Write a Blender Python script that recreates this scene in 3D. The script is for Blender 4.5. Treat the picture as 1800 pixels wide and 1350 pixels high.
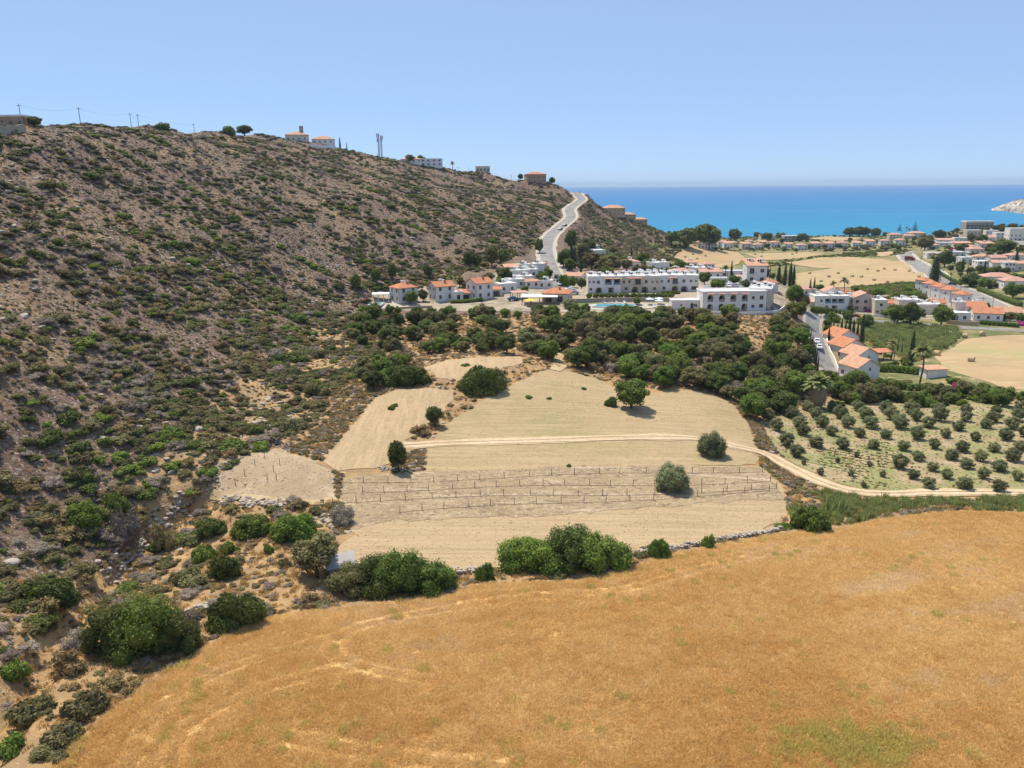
import bpy, bmesh, math, random
import numpy as np
from mathutils import Vector, Matrix, geometry

R = math.radians
random.seed(7)
rng = np.random.default_rng(7)
scene = bpy.context.scene
for o in list(bpy.data.objects):
    bpy.data.objects.remove(o)
col = scene.collection

# ---------------------------------------------------------------- camera
W0, H0, F0 = 1800.0, 1350.0, 1370.0          # the photograph's pixels and focal length in them
CAMZ = 75.0
PITCH = math.atan(349.0 / F0)
ROLL = R(-0.43)
cam = bpy.data.objects.new('camera', bpy.data.cameras.new('camera'))
col.objects.link(cam)
cam.data.sensor_width = 36.0
cam.data.lens = 36.0 * F0 / W0
cam.data.clip_start = 0.5
cam.data.clip_end = 80000
CM = Matrix.Rotation(math.pi / 2 - PITCH, 3, 'X') @ Matrix.Rotation(ROLL, 3, 'Z')
cam.matrix_world = Matrix.Translation((0, 0, CAMZ)) @ CM.to_4x4()
scene.camera = cam

# ---------------------------------------------------------------- light
SUN_EL, SUN_AZ = 63.0, -38.0                 # degrees; azimuth from +Y (the sea) towards +X
sd = Vector((math.sin(R(SUN_AZ)) * math.cos(R(SUN_EL)), math.cos(R(SUN_AZ)) * math.cos(R(SUN_EL)), math.sin(R(SUN_EL))))
world = bpy.data.worlds.new('World'); scene.world = world; world.use_nodes = True
wn = world.node_tree.nodes; wl = world.node_tree.links
sky = wn.new('ShaderNodeTexSky'); sky.sky_type = 'NISHITA'; sky.sun_disc = False
sky.sun_elevation = R(SUN_EL); sky.sun_rotation = R(SUN_AZ)
sky.altitude = 80; sky.air_density = 0.6; sky.dust_density = 0.2; sky.ozone_density = 8.0
wn['Background'].inputs[1].default_value = 0.088
veil = wn.new('ShaderNodeMix'); veil.data_type = 'RGBA'          # even summer haze over the whole clear sky
veil.inputs['Factor'].default_value = 0.44; veil.inputs[7].default_value = (6.6, 9.3, 13.8, 1)
wl.new(sky.outputs[0], veil.inputs[6]); wl.new(veil.outputs[2], wn['Background'].inputs[0])
sun = bpy.data.objects.new('sun', bpy.data.lights.new('sun', 'SUN')); col.objects.link(sun)
sun.data.energy = 5.0; sun.data.angle = R(0.53); sun.data.color = (1.0, 0.91, 0.76)
sun.rotation_euler = (-sd).to_track_quat('-Z', 'Y').to_euler()
vs = scene.view_settings
vs.view_transform = 'Standard'; vs.look = 'None'; vs.gamma = 1; vs.exposure = 0.17; vs.use_curve_mapping = False
scene.render.resolution_x = 1024; scene.render.resolution_y = 768

# ---------------------------------------------------------------- pixel rays
CMn = np.array(CM)
def ray(px, py):
    d = np.array([(px - W0 / 2) / F0, -(py - H0 / 2) / F0, -1.0])
    return CMn @ d
def PZ(px, py, z):
    d = ray(px, py); t = (z - CAMZ) / d[2]
    return (d[0] * t, d[1] * t, z)
def PY(px, py, y):
    d = ray(px, py); t = y / d[1]
    return (d[0] * t, y, CAMZ + d[2] * t)

def _hash(ix, iy, seed):
    n = (ix.astype(np.int64) * 374761393 + iy.astype(np.int64) * 668265263 + seed * 974634777) & 0x7fffffff
    n = ((n ^ (n >> 13)) * 1274126177) & 0x7fffffff
    n = (n ^ (n >> 16))
    return (n & 0xffff) / 65535.0
def vnoise(x, y, s, seed=0):
    x = np.asarray(x, float) / s; y = np.asarray(y, float) / s
    ix = np.floor(x); iy = np.floor(y); fx = x - ix; fy = y - iy
    fx = fx * fx * (3 - 2 * fx); fy = fy * fy * (3 - 2 * fy)
    a = _hash(ix, iy, seed); b = _hash(ix + 1, iy, seed); c = _hash(ix, iy + 1, seed); d = _hash(ix + 1, iy + 1, seed)
    return (a * (1 - fx) + b * fx) * (1 - fy) + (c * (1 - fx) + d * fx) * fy - 0.5
def fbm(x, y, s, oct=4, seed=0):
    v = 0; amp = 1
    for k in range(oct):
        v = v + amp * vnoise(x, y, s, seed + k * 17); s *= 0.5; amp *= 0.5
    return v

# ---------------------------------------------------------------- terrain heights
C = []
# wheat field in front
for p in [(900,1340,27),(1700,1340,27.6),(300,1300,27),(1300,1100,26.8),(800,1080,26.4),(1700,950,25.4),(500,1100,26.4),(1400,945,25.2)]:
    C.append(PZ(*p))
C += [(-25,0,28.5),(60,0,28),(-62,15,32),(140,20,28),(130,80,26.5),(0,-60,29),(150,-60,29),(-100,-60,58)]
# vineyard, mown field, terraces
for p in [(640,985,25.6),(1000,975,25.2),(1330,935,24.6),(700,860,25.8),(1000,850,25.4),(1340,840,24.6),
          (800,800,26.2),(1000,790,26.0),(1250,780,25.4),(850,740,27.4),(1000,700,29),(975,650,31),(1150,740,27),(1260,705,27.2),(1100,690,28.2),
          (700,695,30.0),(640,745,28.6),(600,805,27.2),(850,640,33.0),(775,650,32.6),(720,800,26.6),
          (440,815,28.6),(500,800,28.9),(560,822,27.6),(590,880,25.9),(420,868,26.9),(500,880,26.2),
          (300,905,24.6),(235,965,23.8),(170,1035,23.6),(470,960,25.6),(560,1010,25.6),(400,1050,25.6),(300,1050,25.4),
          (130,1140,26.2),(40,1290,27.4)]:
    C.append(PZ(*p))
# foot of the hill and the slope, nearest to farthest
for (x0, x1, y, z0, z1) in [(-52,-160,40,29,95),(-53,-163,75,28,95.5),(-55,-164,118,28.5,96),(-57,-166,160,30,97),(-60,-168,205,32,98),(-64,-171,262,35.5,98.5),
                            (-46,-169,312,38,100),(-20,-167,355,39.5,102),(2,-166,405,43,104),(14,-164,470,48,105.5),(30,-160,545,53,106)]:
    for t in (0.0, 0.3, 0.62, 0.92):
        C.append((x0 + (x1 - x0) * t, y, z0 + (z1 - z0) * (t ** 1.04)))
    if y < 262:
        C.append((x1, y, z1)); C.append((x1 - 25, y, z1 + 2)); C.append((x1 - 90, y, z1 + 1)); C.append((x1 - 240, y, z1 - 3))
for (px, py, y) in [(0,222,266),(80,224,290),(150,224,318),(220,226,350),(300,227,395),(390,232,465),(480,240,545),(560,254,590),(620,269,605),
                    (700,284,640),(780,293,665),(850,301,690),(930,316,708),(975,324,722),(1003,334,730)]:
    p = PY(px, py, y); C.append(p)
    C.append((p[0] - 22, p[1] + 12, p[2] - 0.5)); C.append((p[0] - 60, p[1] + 60, p[2] - 4))
    C.append((p[0] - 160, p[1] + 160, max(p[2] - 20, 5)))
for p in [(-45,600,78),(10,640,66),(-20,655,76),(20,690,70)]:
    C.append(p)
ROADPTS = [(985,505,338),(975,488,356),(966,465,384),(960,440,428),(965,418,470),(985,398,530),(1003,382,575),(1001,368,628),(1010,360,660),(1022,351,694),(1017,344,714),(1006,338,728)]
for p in ROADPTS:
    C.append(PY(*p))
for (px, py, y) in [(1040,356,735),(1062,370,742),(1095,382,750),(1130,394,760),(1165,410,772),(1200,436,790),
                    (1060,400,640),(1120,420,650),(1160,440,680),(1060,440,520),(1100,452,500),(1020,430,480),(1005,465,410),(1175,462,640)]:
    C.append(PY(px, py, y))
C += [(90,840,22),(140,850,8),(60,930,-2),(0,900,10),(-150,1000,0),(-300,1100,-4),(100,1000,-4),(200,960,0.5),(-400,900,20)]
# village terrace
for p in [(650,540,33),(720,537,33.2),(800,532,33.4),(870,530,33.6),(950,538,33.4),(1050,545,33),(1150,545,33),(1250,548,33),(1330,548,33),(1385,540,33),
          (920,510,35.2),(1050,512,34.4),(1150,512,34.3),(1220,510,34),(1330,505,34),(1375,512,33.6),(1060,480,35),(1150,478,33.5),(1240,478,31.5),(1320,480,30),(910,480,38)]:
    C.append(PZ(*p))
# bank below the terrace
for p in [(660,600,30.5),(700,640,31),(760,590,30.5),(850,590,31),(940,600,31),(1050,600,30.6),(1150,600,30.2),(1250,610,29.4),(1330,600,30.2),
          (1050,650,29.5),(1150,655,28.8),(1250,665,27.5),(1340,650,26.5),(1400,590,30.5),(1412,610,26),(1430,640,22.2),(1430,700,22.2),(1330,730,24.6),(930,615,32)]:
    C.append(PZ(*p))
# valley on the right
for p in [(1440,650,20.6),(1470,655,20.4),(1425,562,20),(1450,600,20.3),(1560,640,20.2),(1650,660,20.2),(1700,640,20),(1790,600,18.6),(1790,680,21),
          (1760,572,18),(1600,566,18.2),(1500,545,18.6),(1440,550,19.4),(1600,520,16),(1690,545,17),(1785,560,18),(1350,765,24.4),(1400,805,23.6),(1600,865,23.4),
          (1790,862,23.4),(1460,720,22),(1790,720,21.6),(1600,740,22),(1420,890,24),(1600,880,23.8),(1790,885,24.2),
          (1450,480,13),(1600,480,13.4),(1250,460,12.6),(1330,452,11.5),(1500,455,12),(1410,520,19),(1430,500,15),
          (1400,442,10),(1600,442,10.5),(1250,425,8),(1500,426,8.5),(1640,430,11),(1690,500,16),(1780,510,18),(1740,530,17)]:
    C.append(PZ(*p))
C += [(230,1060,3),(330,1075,4),(450,1085,5),(560,1080,5),(640,1040,5),(260,1130,-2),(450,1150,-2),(600,1140,-2),(760,1100,-2),(1000,1050,-2),(300,1250,-5),(700,1250,-5),(1000,1250,-5)]
for (px, py, y) in [(1690,470,520),(1750,480,480),(1790,470,500),(1720,440,600),(1790,440,560),(1650,425,800),(1700,425,720),(1755,425,680),(1790,425,640),
                    (1690,404,860),(1735,402,850),(1790,402,800)]:
    C.append(PY(px, py, y))
C += [(600,600,50),(700,760,48),(800,900,30),(560,420,26),(500,300,24),(420,200,24),(400,60,26),(330,130,24),(1000,800,50),(1000,400,40),(1000,0,30),(900,1000,0),
      (560,930,6),(480,980,5)]
C = np.array(C, float)
CS = 7.0
def _phi(dx, dy):
    return np.sqrt(dx * dx + dy * dy + CS * CS)
_n = len(C)
_A = np.zeros((_n + 3, _n + 3))
_A[:_n, :_n] = _phi(C[:, None, 0] - C[None, :, 0], C[:, None, 1] - C[None, :, 1])
_A[:_n, :_n] -= np.eye(_n) * 1.2
_A[:_n, _n] = 1; _A[:_n, _n + 1] = C[:, 0] / 100; _A[:_n, _n + 2] = C[:, 1] / 100
_A[_n:, :_n] = _A[:_n, _n:].T
_w = np.linalg.solve(_A, np.concatenate([C[:, 2], [0, 0, 0]]))
def smooth_h(x, y):
    out = np.empty(len(x))
    for i in range(0, len(x), 8000):
        xx = x[i:i + 8000]; yy = y[i:i + 8000]
        out[i:i + 8000] = _phi(xx[:, None] - C[None, :, 0], yy[:, None] - C[None, :, 1]) @ _w[:_n] + _w[_n] + _w[_n + 1] * xx / 100 + _w[_n + 2] * yy / 100
    return out
def axis(segs):
    v = [segs[0][0]]
    for (a, b, s0, s1) in segs:
        while v[-1] < b - 1e-6:
            t = (v[-1] - a) / (b - a)
            v.append(min(b, v[-1] + s0 + (s1 - s0) * t))
    return np.array(v)
XS = axis([(-520, -190, 14, 2), (-190, 140, 1.35, 1.35), (140, 330, 1.6, 4), (330, 1100, 5, 16)])
YS = axis([(-70, 30, 6, 1.6), (30, 290, 1.3, 1.4), (290, 820, 1.6, 3.4), (820, 1260, 4, 12)])
GX, GY = np.meshgrid(XS, YS)
GZ = smooth_h(GX.ravel(), GY.ravel()).reshape(GX.shape)
def H(x, y, Z=None):
    Z = GZ if Z is None else Z
    x = np.asarray(x, float); y = np.asarray(y, float)
    i = np.clip(np.searchsorted(XS, x) - 1, 0, len(XS) - 2); j = np.clip(np.searchsorted(YS, y) - 1, 0, len(YS) - 2)
    u = np.clip((x - XS[i]) / (XS[i + 1] - XS[i]), 0, 1); v = np.clip((y - YS[j]) / (YS[j + 1] - YS[j]), 0, 1)
    return (Z[j, i] * (1 - u) + Z[j, i + 1] * u) * (1 - v) + (Z[j + 1, i] * (1 - u) + Z[j + 1, i + 1] * u) * v
_T = np.concatenate([np.linspace(40, 400, 900), np.linspace(400.5, 1400, 1400)])
def G(px, py):
    """where the view ray through a picture position meets the ground"""
    d = ray(px, py); x = d[0] * _T; y = d[1] * _T; z = CAMZ + d[2] * _T
    below = np.nonzero(z < H(x, y))[0]
    if len(below) == 0:                      # a thing on the skyline: where the ray passes closest above the ground
        t = _T[np.argmin(np.where((_T > 200) & (_T < 850), z - H(x, y), 1e9))]
    else:
        k = below[0]
        if k == 0: t = _T[0]
        else:
            a, b = _T[k - 1], _T[k]
            for _ in range(12):
                m = (a + b) / 2
                if CAMZ + d[2] * m < float(H(d[0] * m, d[1] * m)): b = m
                else: a = m
            t = b
    x, y = d[0] * t, d[1] * t
    return Vector((x, y, float(H(x, y))))
def GP(pts):
    return [tuple(G(*p)[:2]) for p in pts]
def mpp(p):
    """metres per photograph pixel at a place"""
    v = CM.transposed() @ (Vector(p) - Vector((0, 0, CAMZ)))
    return -v.z / F0
def proj(p):
    v = CM.transposed() @ (Vector(p) - Vector((0, 0, CAMZ)))
    return (W0 / 2 + F0 * v.x / -v.z, H0 / 2 - F0 * v.y / -v.z)
def inside(poly, x, y):
    x = np.asarray(x, float); y = np.asarray(y, float)
    r = np.zeros(x.shape, bool); n = len(poly)
    for k in range(n):
        x0, y0 = poly[k]; x1, y1 = poly[(k + 1) % n]
        if y0 == y1: continue
        c = ((y0 > y) != (y1 > y)) & (x < (x1 - x0) * (y - y0) / (y1 - y0) + x0)
        r ^= c
    return r
# ---------------------------------------------------------------- helpers
def tag(o, label=None, cat=None, group=None, kind=None):
    if label: o['label'] = label
    if cat: o['category'] = cat
    if group: o['group'] = group
    if kind: o['kind'] = kind
    return o
def ob(name, mesh, parent=None, loc=None, mat=None):
    o = bpy.data.objects.new(name, mesh); col.objects.link(o)
    if mat is not None and mesh is not None and len(mesh.materials) == 0: mesh.materials.append(mat)
    if loc is not None: o.location = loc
    if parent is not None: o.parent = parent
    return o
def empty(name, loc, rz=0.0):
    o = bpy.data.objects.new(name, None); col.objects.link(o)
    o.location = loc; o.rotation_euler = (0, 0, rz); o.empty_display_size = 0.3
    return o
def mesh_from(name, v, f, mat=None, smooth=False):
    me = bpy.data.meshes.new(name)
    me.from_pydata([tuple(p) for p in v], [], [tuple(p) for p in f]); me.update()
    if mat: me.materials.append(mat)
    if smooth: me.polygons.foreach_set('use_smooth', [True] * len(me.polygons))
    return me
class MB:
    def __init__(s): s.v = []; s.f = []
    def add(s, v, f):
        n = len(s.v); s.v += [tuple(p) for p in v]; s.f += [tuple(i + n for i in q) for q in f]
        return s
    def box(s, x0, x1, y0, y1, z0, z1):
        return s.add([(x0,y0,z0),(x1,y0,z0),(x1,y1,z0),(x0,y1,z0),(x0,y0,z1),(x1,y0,z1),(x1,y1,z1),(x0,y1,z1)],
                     [(3,2,1,0),(4,5,6,7),(0,1,5,4),(1,2,6,5),(2,3,7,6),(3,0,4,7)])
    def tube(s, pts, rad, n=6, cap=True):
        base = len(s.v); m = len(pts)
        for k, p in enumerate(pts):
            p = Vector(p)
            a = Vector(pts[max(k - 1, 0)]); b = Vector(pts[min(k + 1, m - 1)])
            t = (b - a).normalized() if (b - a).length > 1e-9 else Vector((0, 0, 1))
            u = t.orthogonal().normalized() if abs(t.z) < 0.9 else Vector((1, 0, 0)) - t * t.x
            u.normalize(); w = t.cross(u)
            r = rad[k] if hasattr(rad, '__len__') else rad
            for i in range(n):
                an = 2 * math.pi * i / n
                s.v.append(tuple(p + (u * math.cos(an) + w * math.sin(an)) * r))
        for k in range(m - 1):
            for i in range(n):
                j = (i + 1) % n
                s.f.append((base + k * n + i, base + k * n + j, base + (k + 1) * n + j, base + (k + 1) * n + i))
        if cap:
            s.f.append(tuple(base + i for i in range(n))[::-1]); s.f.append(tuple(base + (m - 1) * n + i for i in range(n)))
        return s
    def build(s, name, mat, parent=None, loc=None, smooth=False):
        return ob(name, mesh_from(name, s.v, s.f, mat, smooth), parent, loc)

# ---------------------------------------------------------------- materials
def new_mat(name):
    m = bpy.data.materials.new(name); m.use_nodes = True
    return m, m.node_tree.nodes, m.node_tree.links, m.node_tree.nodes['Principled BSDF']
def _noise(N, L, coord, scale, detail=5, rough=0.6, stretch=(1, 1, 1), dist=0.0):
    mp = N.new('ShaderNodeMapping'); mp.inputs['Scale'].default_value = stretch
    L.new(coord, mp.inputs['Vector'])
    n = N.new('ShaderNodeTexNoise'); n.inputs['Scale'].default_value = scale; n.inputs['Detail'].default_value = detail
    n.inputs['Roughness'].default_value = rough; n.inputs['Distortion'].default_value = dist
    L.new(mp.outputs[0], n.inputs['Vector'])
    return n.outputs['Fac']
def _step(N, L, fac, lo, hi):
    r = N.new('ShaderNodeMapRange'); r.inputs[1].default_value = lo; r.inputs[2].default_value = hi
    L.new(fac, r.inputs[0])
    return r.outputs[0]
def _mix(N, L, fac, a, b, mode='MIX'):
    m = N.new('ShaderNodeMix'); m.data_type = 'RGBA'; m.blend_type = mode
    for s, v in ((m.inputs['Factor'], fac), (m.inputs[6], a), (m.inputs[7], b)):
        if isinstance(v, (int, float)): s.default_value = v
        elif isinstance(v, tuple): s.default_value = (*v[:3], 1)
        else: L.new(v, s)
    return m.outputs[2]
def ground_mat(name, base, layers, bump=None, rough=0.95, spec=0.15):
    """base colour with noise-masked layers: (colour, scale, lo, hi, stretch, strength)"""
    m, N, L, P = new_mat(name)
    tc = N.new('ShaderNodeTexCoord').outputs['Object']
    c = base
    for ly in layers:
        colr, sc, lo, hi = ly[:4]
        st = ly[4] if len(ly) > 4 else (1, 1, 1); k = ly[5] if len(ly) > 5 else 1.0
        f = _step(N, L, _noise(N, L, tc, sc, stretch=st), lo, hi)
        if k < 1:
            mu = N.new('ShaderNodeMath'); mu.operation = 'MULTIPLY'; mu.inputs[1].default_value = k; L.new(f, mu.inputs[0]); f = mu.outputs[0]
        c = _mix(N, L, f, c, colr)
    if isinstance(c, tuple): P.inputs['Base Color'].default_value = (*c, 1)
    else: L.new(c, P.inputs['Base Color'])
    P.inputs['Roughness'].default_value = rough; P.inputs['Specular IOR Level'].default_value = spec
    if bump:
        prev = None
        for (sc, dist, st) in bump:
            b = N.new('ShaderNodeBump'); b.inputs['Distance'].default_value = dist; b.inputs['Strength'].default_value = 1.0
            L.new(_noise(N, L, tc, sc, stretch=st), b.inputs['Height'])
            if prev: L.new(prev, b.inputs['Normal'])
            prev = b.outputs[0]
        L.new(prev, P.inputs['Normal'])
    return m
def plain(name, c, rough=0.7, var=0.12, scale=1.5, spec=0.3, metal=0.0, stain=None):
    d = tuple(x * (1 - var * 2) for x in c)
    m = ground_mat(name, c, [(d, scale, 0.42, 0.75)] + ([(stain, scale * 0.35, 0.52, 0.8, (1, 1, 0.3), 0.5)] if stain else []), rough=rough, spec=spec)
    m.node_tree.nodes['Principled BSDF'].inputs['Metallic'].default_value = metal
    return m
def foliage_mat(name, c, c2, inst=0.35, rough=0.65, trans=0.12, hue=0.019):
    """leaf colour between c and c2 by leaf ('tint' attribute) and by plant (object random)"""
    m, N, L, P = new_mat(name)
    at = N.new('ShaderNodeAttribute'); at.attribute_name = 'tint'
    oi = N.new('ShaderNodeObjectInfo')
    a = _mix(N, L, at.outputs['Fac'], c, c2)
    hs = N.new('ShaderNodeHueSaturation'); L.new(a, hs.inputs['Color'])
    r1 = N.new('ShaderNodeMapRange'); L.new(oi.outputs['Random'], r1.inputs[0]); r1.inputs[3].default_value = 1 - inst; r1.inputs[4].default_value = 1 + inst
    L.new(r1.outputs[0], hs.inputs['Value'])
    wv = N.new('ShaderNodeMath'); wv.operation = 'FRACT'
    m2 = N.new('ShaderNodeMath'); m2.operation = 'MULTIPLY'; m2.inputs[1].default_value = 7.31; L.new(oi.outputs['Random'], m2.inputs[0]); L.new(m2.outputs[0], wv.inputs[0])
    r2 = N.new('ShaderNodeMapRange'); L.new(wv.outputs[0], r2.inputs[0]); r2.inputs[3].default_value = 0.499 - hue; r2.inputs[4].default_value = 0.499 + hue * 0.8
    L.new(r2.outputs[0], hs.inputs['Hue'])
    L.new(hs.outputs[0], P.inputs['Base Color'])
    P.inputs['Roughness'].default_value = rough; P.inputs['Specular IOR Level'].default_value = 0.22
    if trans > 0:
        tr = N.new('ShaderNodeBsdfTranslucent'); L.new(hs.outputs[0], tr.inputs['Color'])
        mx = N.new('ShaderNodeMixShader'); mx.inputs[0].default_value = trans
        out = N['Material Output']
        L.new(P.outputs[0], mx.inputs[1]); L.new(tr.outputs[0], mx.inputs[2]); L.new(mx.outputs[0], out.inputs['Surface'])
    return m

MT = {}
MT['hill'] = ground_mat('hill_soil', (0.208, 0.136, 0.094), [
    ((0.145, 0.096, 0.072), 0.10, 0.44, 0.58), ((0.33, 0.21, 0.105), 0.05, 0.51, 0.63, (1, 1, 1), 0.65),
    ((0.32, 0.245, 0.185), 0.6, 0.53, 0.61, (1, 1, 1), 0.65), ((0.105, 0.075, 0.05), 1.1, 0.51, 0.59, (1, 1, 1), 0.85), ((0.46, 0.385, 0.30), 2.0, 0.58, 0.64)],
    bump=[(0.5, 0.6, (1, 1, 1)), (2.2, 0.3, (1, 1, 1))])
MT['scrub'] = ground_mat('dry_scrub_soil', (0.40, 0.255, 0.12), [
    ((0.30, 0.20, 0.115), 0.15, 0.42, 0.62), ((0.48, 0.315, 0.14), 0.5, 0.52, 0.66), ((0.20, 0.15, 0.09), 1.3, 0.56, 0.70, (1, 1, 1), 0.8), ((0.50, 0.40, 0.28), 2.0, 0.62, 0.70)],
    bump=[(0.6, 0.4, (1, 1, 1)), (2.5, 0.2, (1, 1, 1))])
MT['valley'] = ground_mat('valley_soil', (0.26, 0.215, 0.105), [
    ((0.13, 0.145, 0.05), 0.06, 0.42, 0.56), ((0.45, 0.34, 0.19), 0.2, 0.55, 0.7), ((0.12, 0.13, 0.06), 0.9, 0.56, 0.7, (1, 1, 1), 0.7)], bump=[(0.8, 0.3, (1, 1, 1))])
MT['wheat_soil'] = ground_mat('wheat_ground', (0.56, 0.36, 0.145), [((0.46, 0.28, 0.11), 0.2, 0.4, 0.6), ((0.55, 0.35, 0.16), 0.09, 0.6, 0.75, (1, 1, 1), 0.6)], bump=[(2.0, 0.2, (1, 1, 1))])
def stubble(name, base, dark, green, stripe, gk=0.5):
    return ground_mat(name, base, [(dark, 0.09, 0.42, 0.68, (1, 1, 1), 0.6), (green, 0.06, 0.48, 0.66, (1, 1, 1), gk),
        (tuple(x * 0.78 for x in base), 0.9, 0.50, 0.60, stripe, 0.6), (tuple(min(1, x * 1.14) for x in base), 0.6, 0.50, 0.60, stripe, 0.6),
        (tuple(x * 0.66 for x in base), 2.2, 0.55, 0.62, (0.4, 1, 1), 0.35), (tuple(min(1, x * 1.2) for x in base), 1.9, 0.55, 0.62, (0.4, 1, 1), 0.35)],
        bump=[(1.0, 0.10, stripe), (2.8, 0.06, (1, 1, 1))])
MT['stubble_mid'] = stubble('mown_stubble', (0.405, 0.300, 0.175), (0.345, 0.255, 0.142), (0.290, 0.252, 0.115), (0.10, 1.5, 1), 0.7)
MT['stubble_low'] = stubble('raked_stubble', (0.415, 0.303, 0.180), (0.355, 0.258, 0.148), (0.305, 0.258, 0.125), (0.05, 1.5, 1), 0.35)
MT['stubble_left'] = stubble('terrace_stubble', (0.44, 0.318, 0.19), (0.38, 0.272, 0.158), (0.32, 0.258, 0.13), (1.5, 0.12, 1), 0.3)
MT['vine_soil'] = ground_mat('vineyard_soil', (0.375, 0.278, 0.168), [((0.295, 0.218, 0.13), 0.12, 0.42, 0.64), ((0.49, 0.385, 0.27), 0.5, 0.54, 0.68, (0.15, 1.2, 1)),
    ((0.20, 0.15, 0.105), 1.2, 0.54, 0.61, (0.6, 1, 1), 0.85), ((0.54, 0.42, 0.29), 1.6, 0.56, 0.63, (1, 1, 1), 0.7)], bump=[(0.9, 0.2, (0.3, 1, 1)), (2.2, 0.25, (1, 1, 1))])
MT['knoll'] = ground_mat('bare_marl', (0.43, 0.32, 0.20), [((0.35, 0.26, 0.16), 0.10, 0.42, 0.62), ((0.33, 0.265, 0.19), 1.2, 0.6, 0.7, (1, 1, 1), 0.7), ((0.50, 0.385, 0.26), 0.25, 0.55, 0.7)], bump=[(0.8, 0.25, (1, 1, 1)), (3, 0.1, (1, 1, 1))])
MT['track_verge'] = ground_mat('track_verge', (0.50, 0.375, 0.225), [((0.42, 0.31, 0.18), 0.6, 0.46, 0.6), ((0.34, 0.28, 0.13), 0.9, 0.55, 0.64, (1, 1, 1), 0.7)], bump=[(1.5, 0.06, (1, 1, 1))])
MT['track'] = ground_mat('dirt_track', (0.57, 0.435, 0.285), [((0.49, 0.37, 0.235), 0.5, 0.45, 0.65), ((0.70, 0.57, 0.42), 1.5, 0.55, 0.7)], bump=[(1.5, 0.06, (1, 1, 1))])
MT['olive_soil'] = ground_mat('grove_soil', (0.335, 0.26, 0.15), [((0.41, 0.32, 0.195), 0.3, 0.48, 0.62), ((0.22, 0.24, 0.085), 0.13, 0.44, 0.58, (1, 1, 1), 0.8), ((0.36, 0.29, 0.18), 1.5, 0.56, 0.68, (0.4, 1, 1), 0.7)], bump=[(0.9, 0.15, (1, 1, 1))])
MT['bale_field'] = ground_mat('cut_hay', (0.43, 0.30, 0.165), [((0.37, 0.265, 0.145), 0.05, 0.42, 0.6), ((0.33, 0.31, 0.14), 0.03, 0.5, 0.66, (1, 1, 1), 0.6), ((0.49, 0.355, 0.21), 0.35, 0.54, 0.68, (0.3, 1, 1))], bump=[(0.8, 0.1, (0.4, 1, 1))])
MT['asphalt'] = ground_mat('worn_asphalt', (0.27, 0.255, 0.235), [((0.20, 0.19, 0.178), 0.2, 0.42, 0.62), ((0.34, 0.32, 0.295), 1.0, 0.55, 0.7), ((0.15, 0.145, 0.14), 0.35, 0.6, 0.63, (1, 0.3, 1), 0.7)], rough=0.85)
MT['kerb'] = plain('concrete', (0.44, 0.39, 0.32), 0.85, 0.08)
MT['paving'] = ground_mat('pale_paving', (0.36, 0.29, 0.21), [((0.22, 0.185, 0.12), 0.15, 0.45, 0.65), ((0.52, 0.46, 0.38), 0.8, 0.54, 0.7)], rough=0.8)
MT['lawn'] = ground_mat('lawn', (0.11, 0.16, 0.045), [((0.17, 0.20, 0.07), 0.4, 0.45, 0.65)])
MT['rock'] = ground_mat('pale_limestone', (0.43, 0.37, 0.30), [((0.29, 0.245, 0.20), 0.5, 0.45, 0.65), ((0.52, 0.46, 0.39), 1.2, 0.55, 0.7)], bump=[(1.5, 0.15, (1, 1, 1))])

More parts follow.
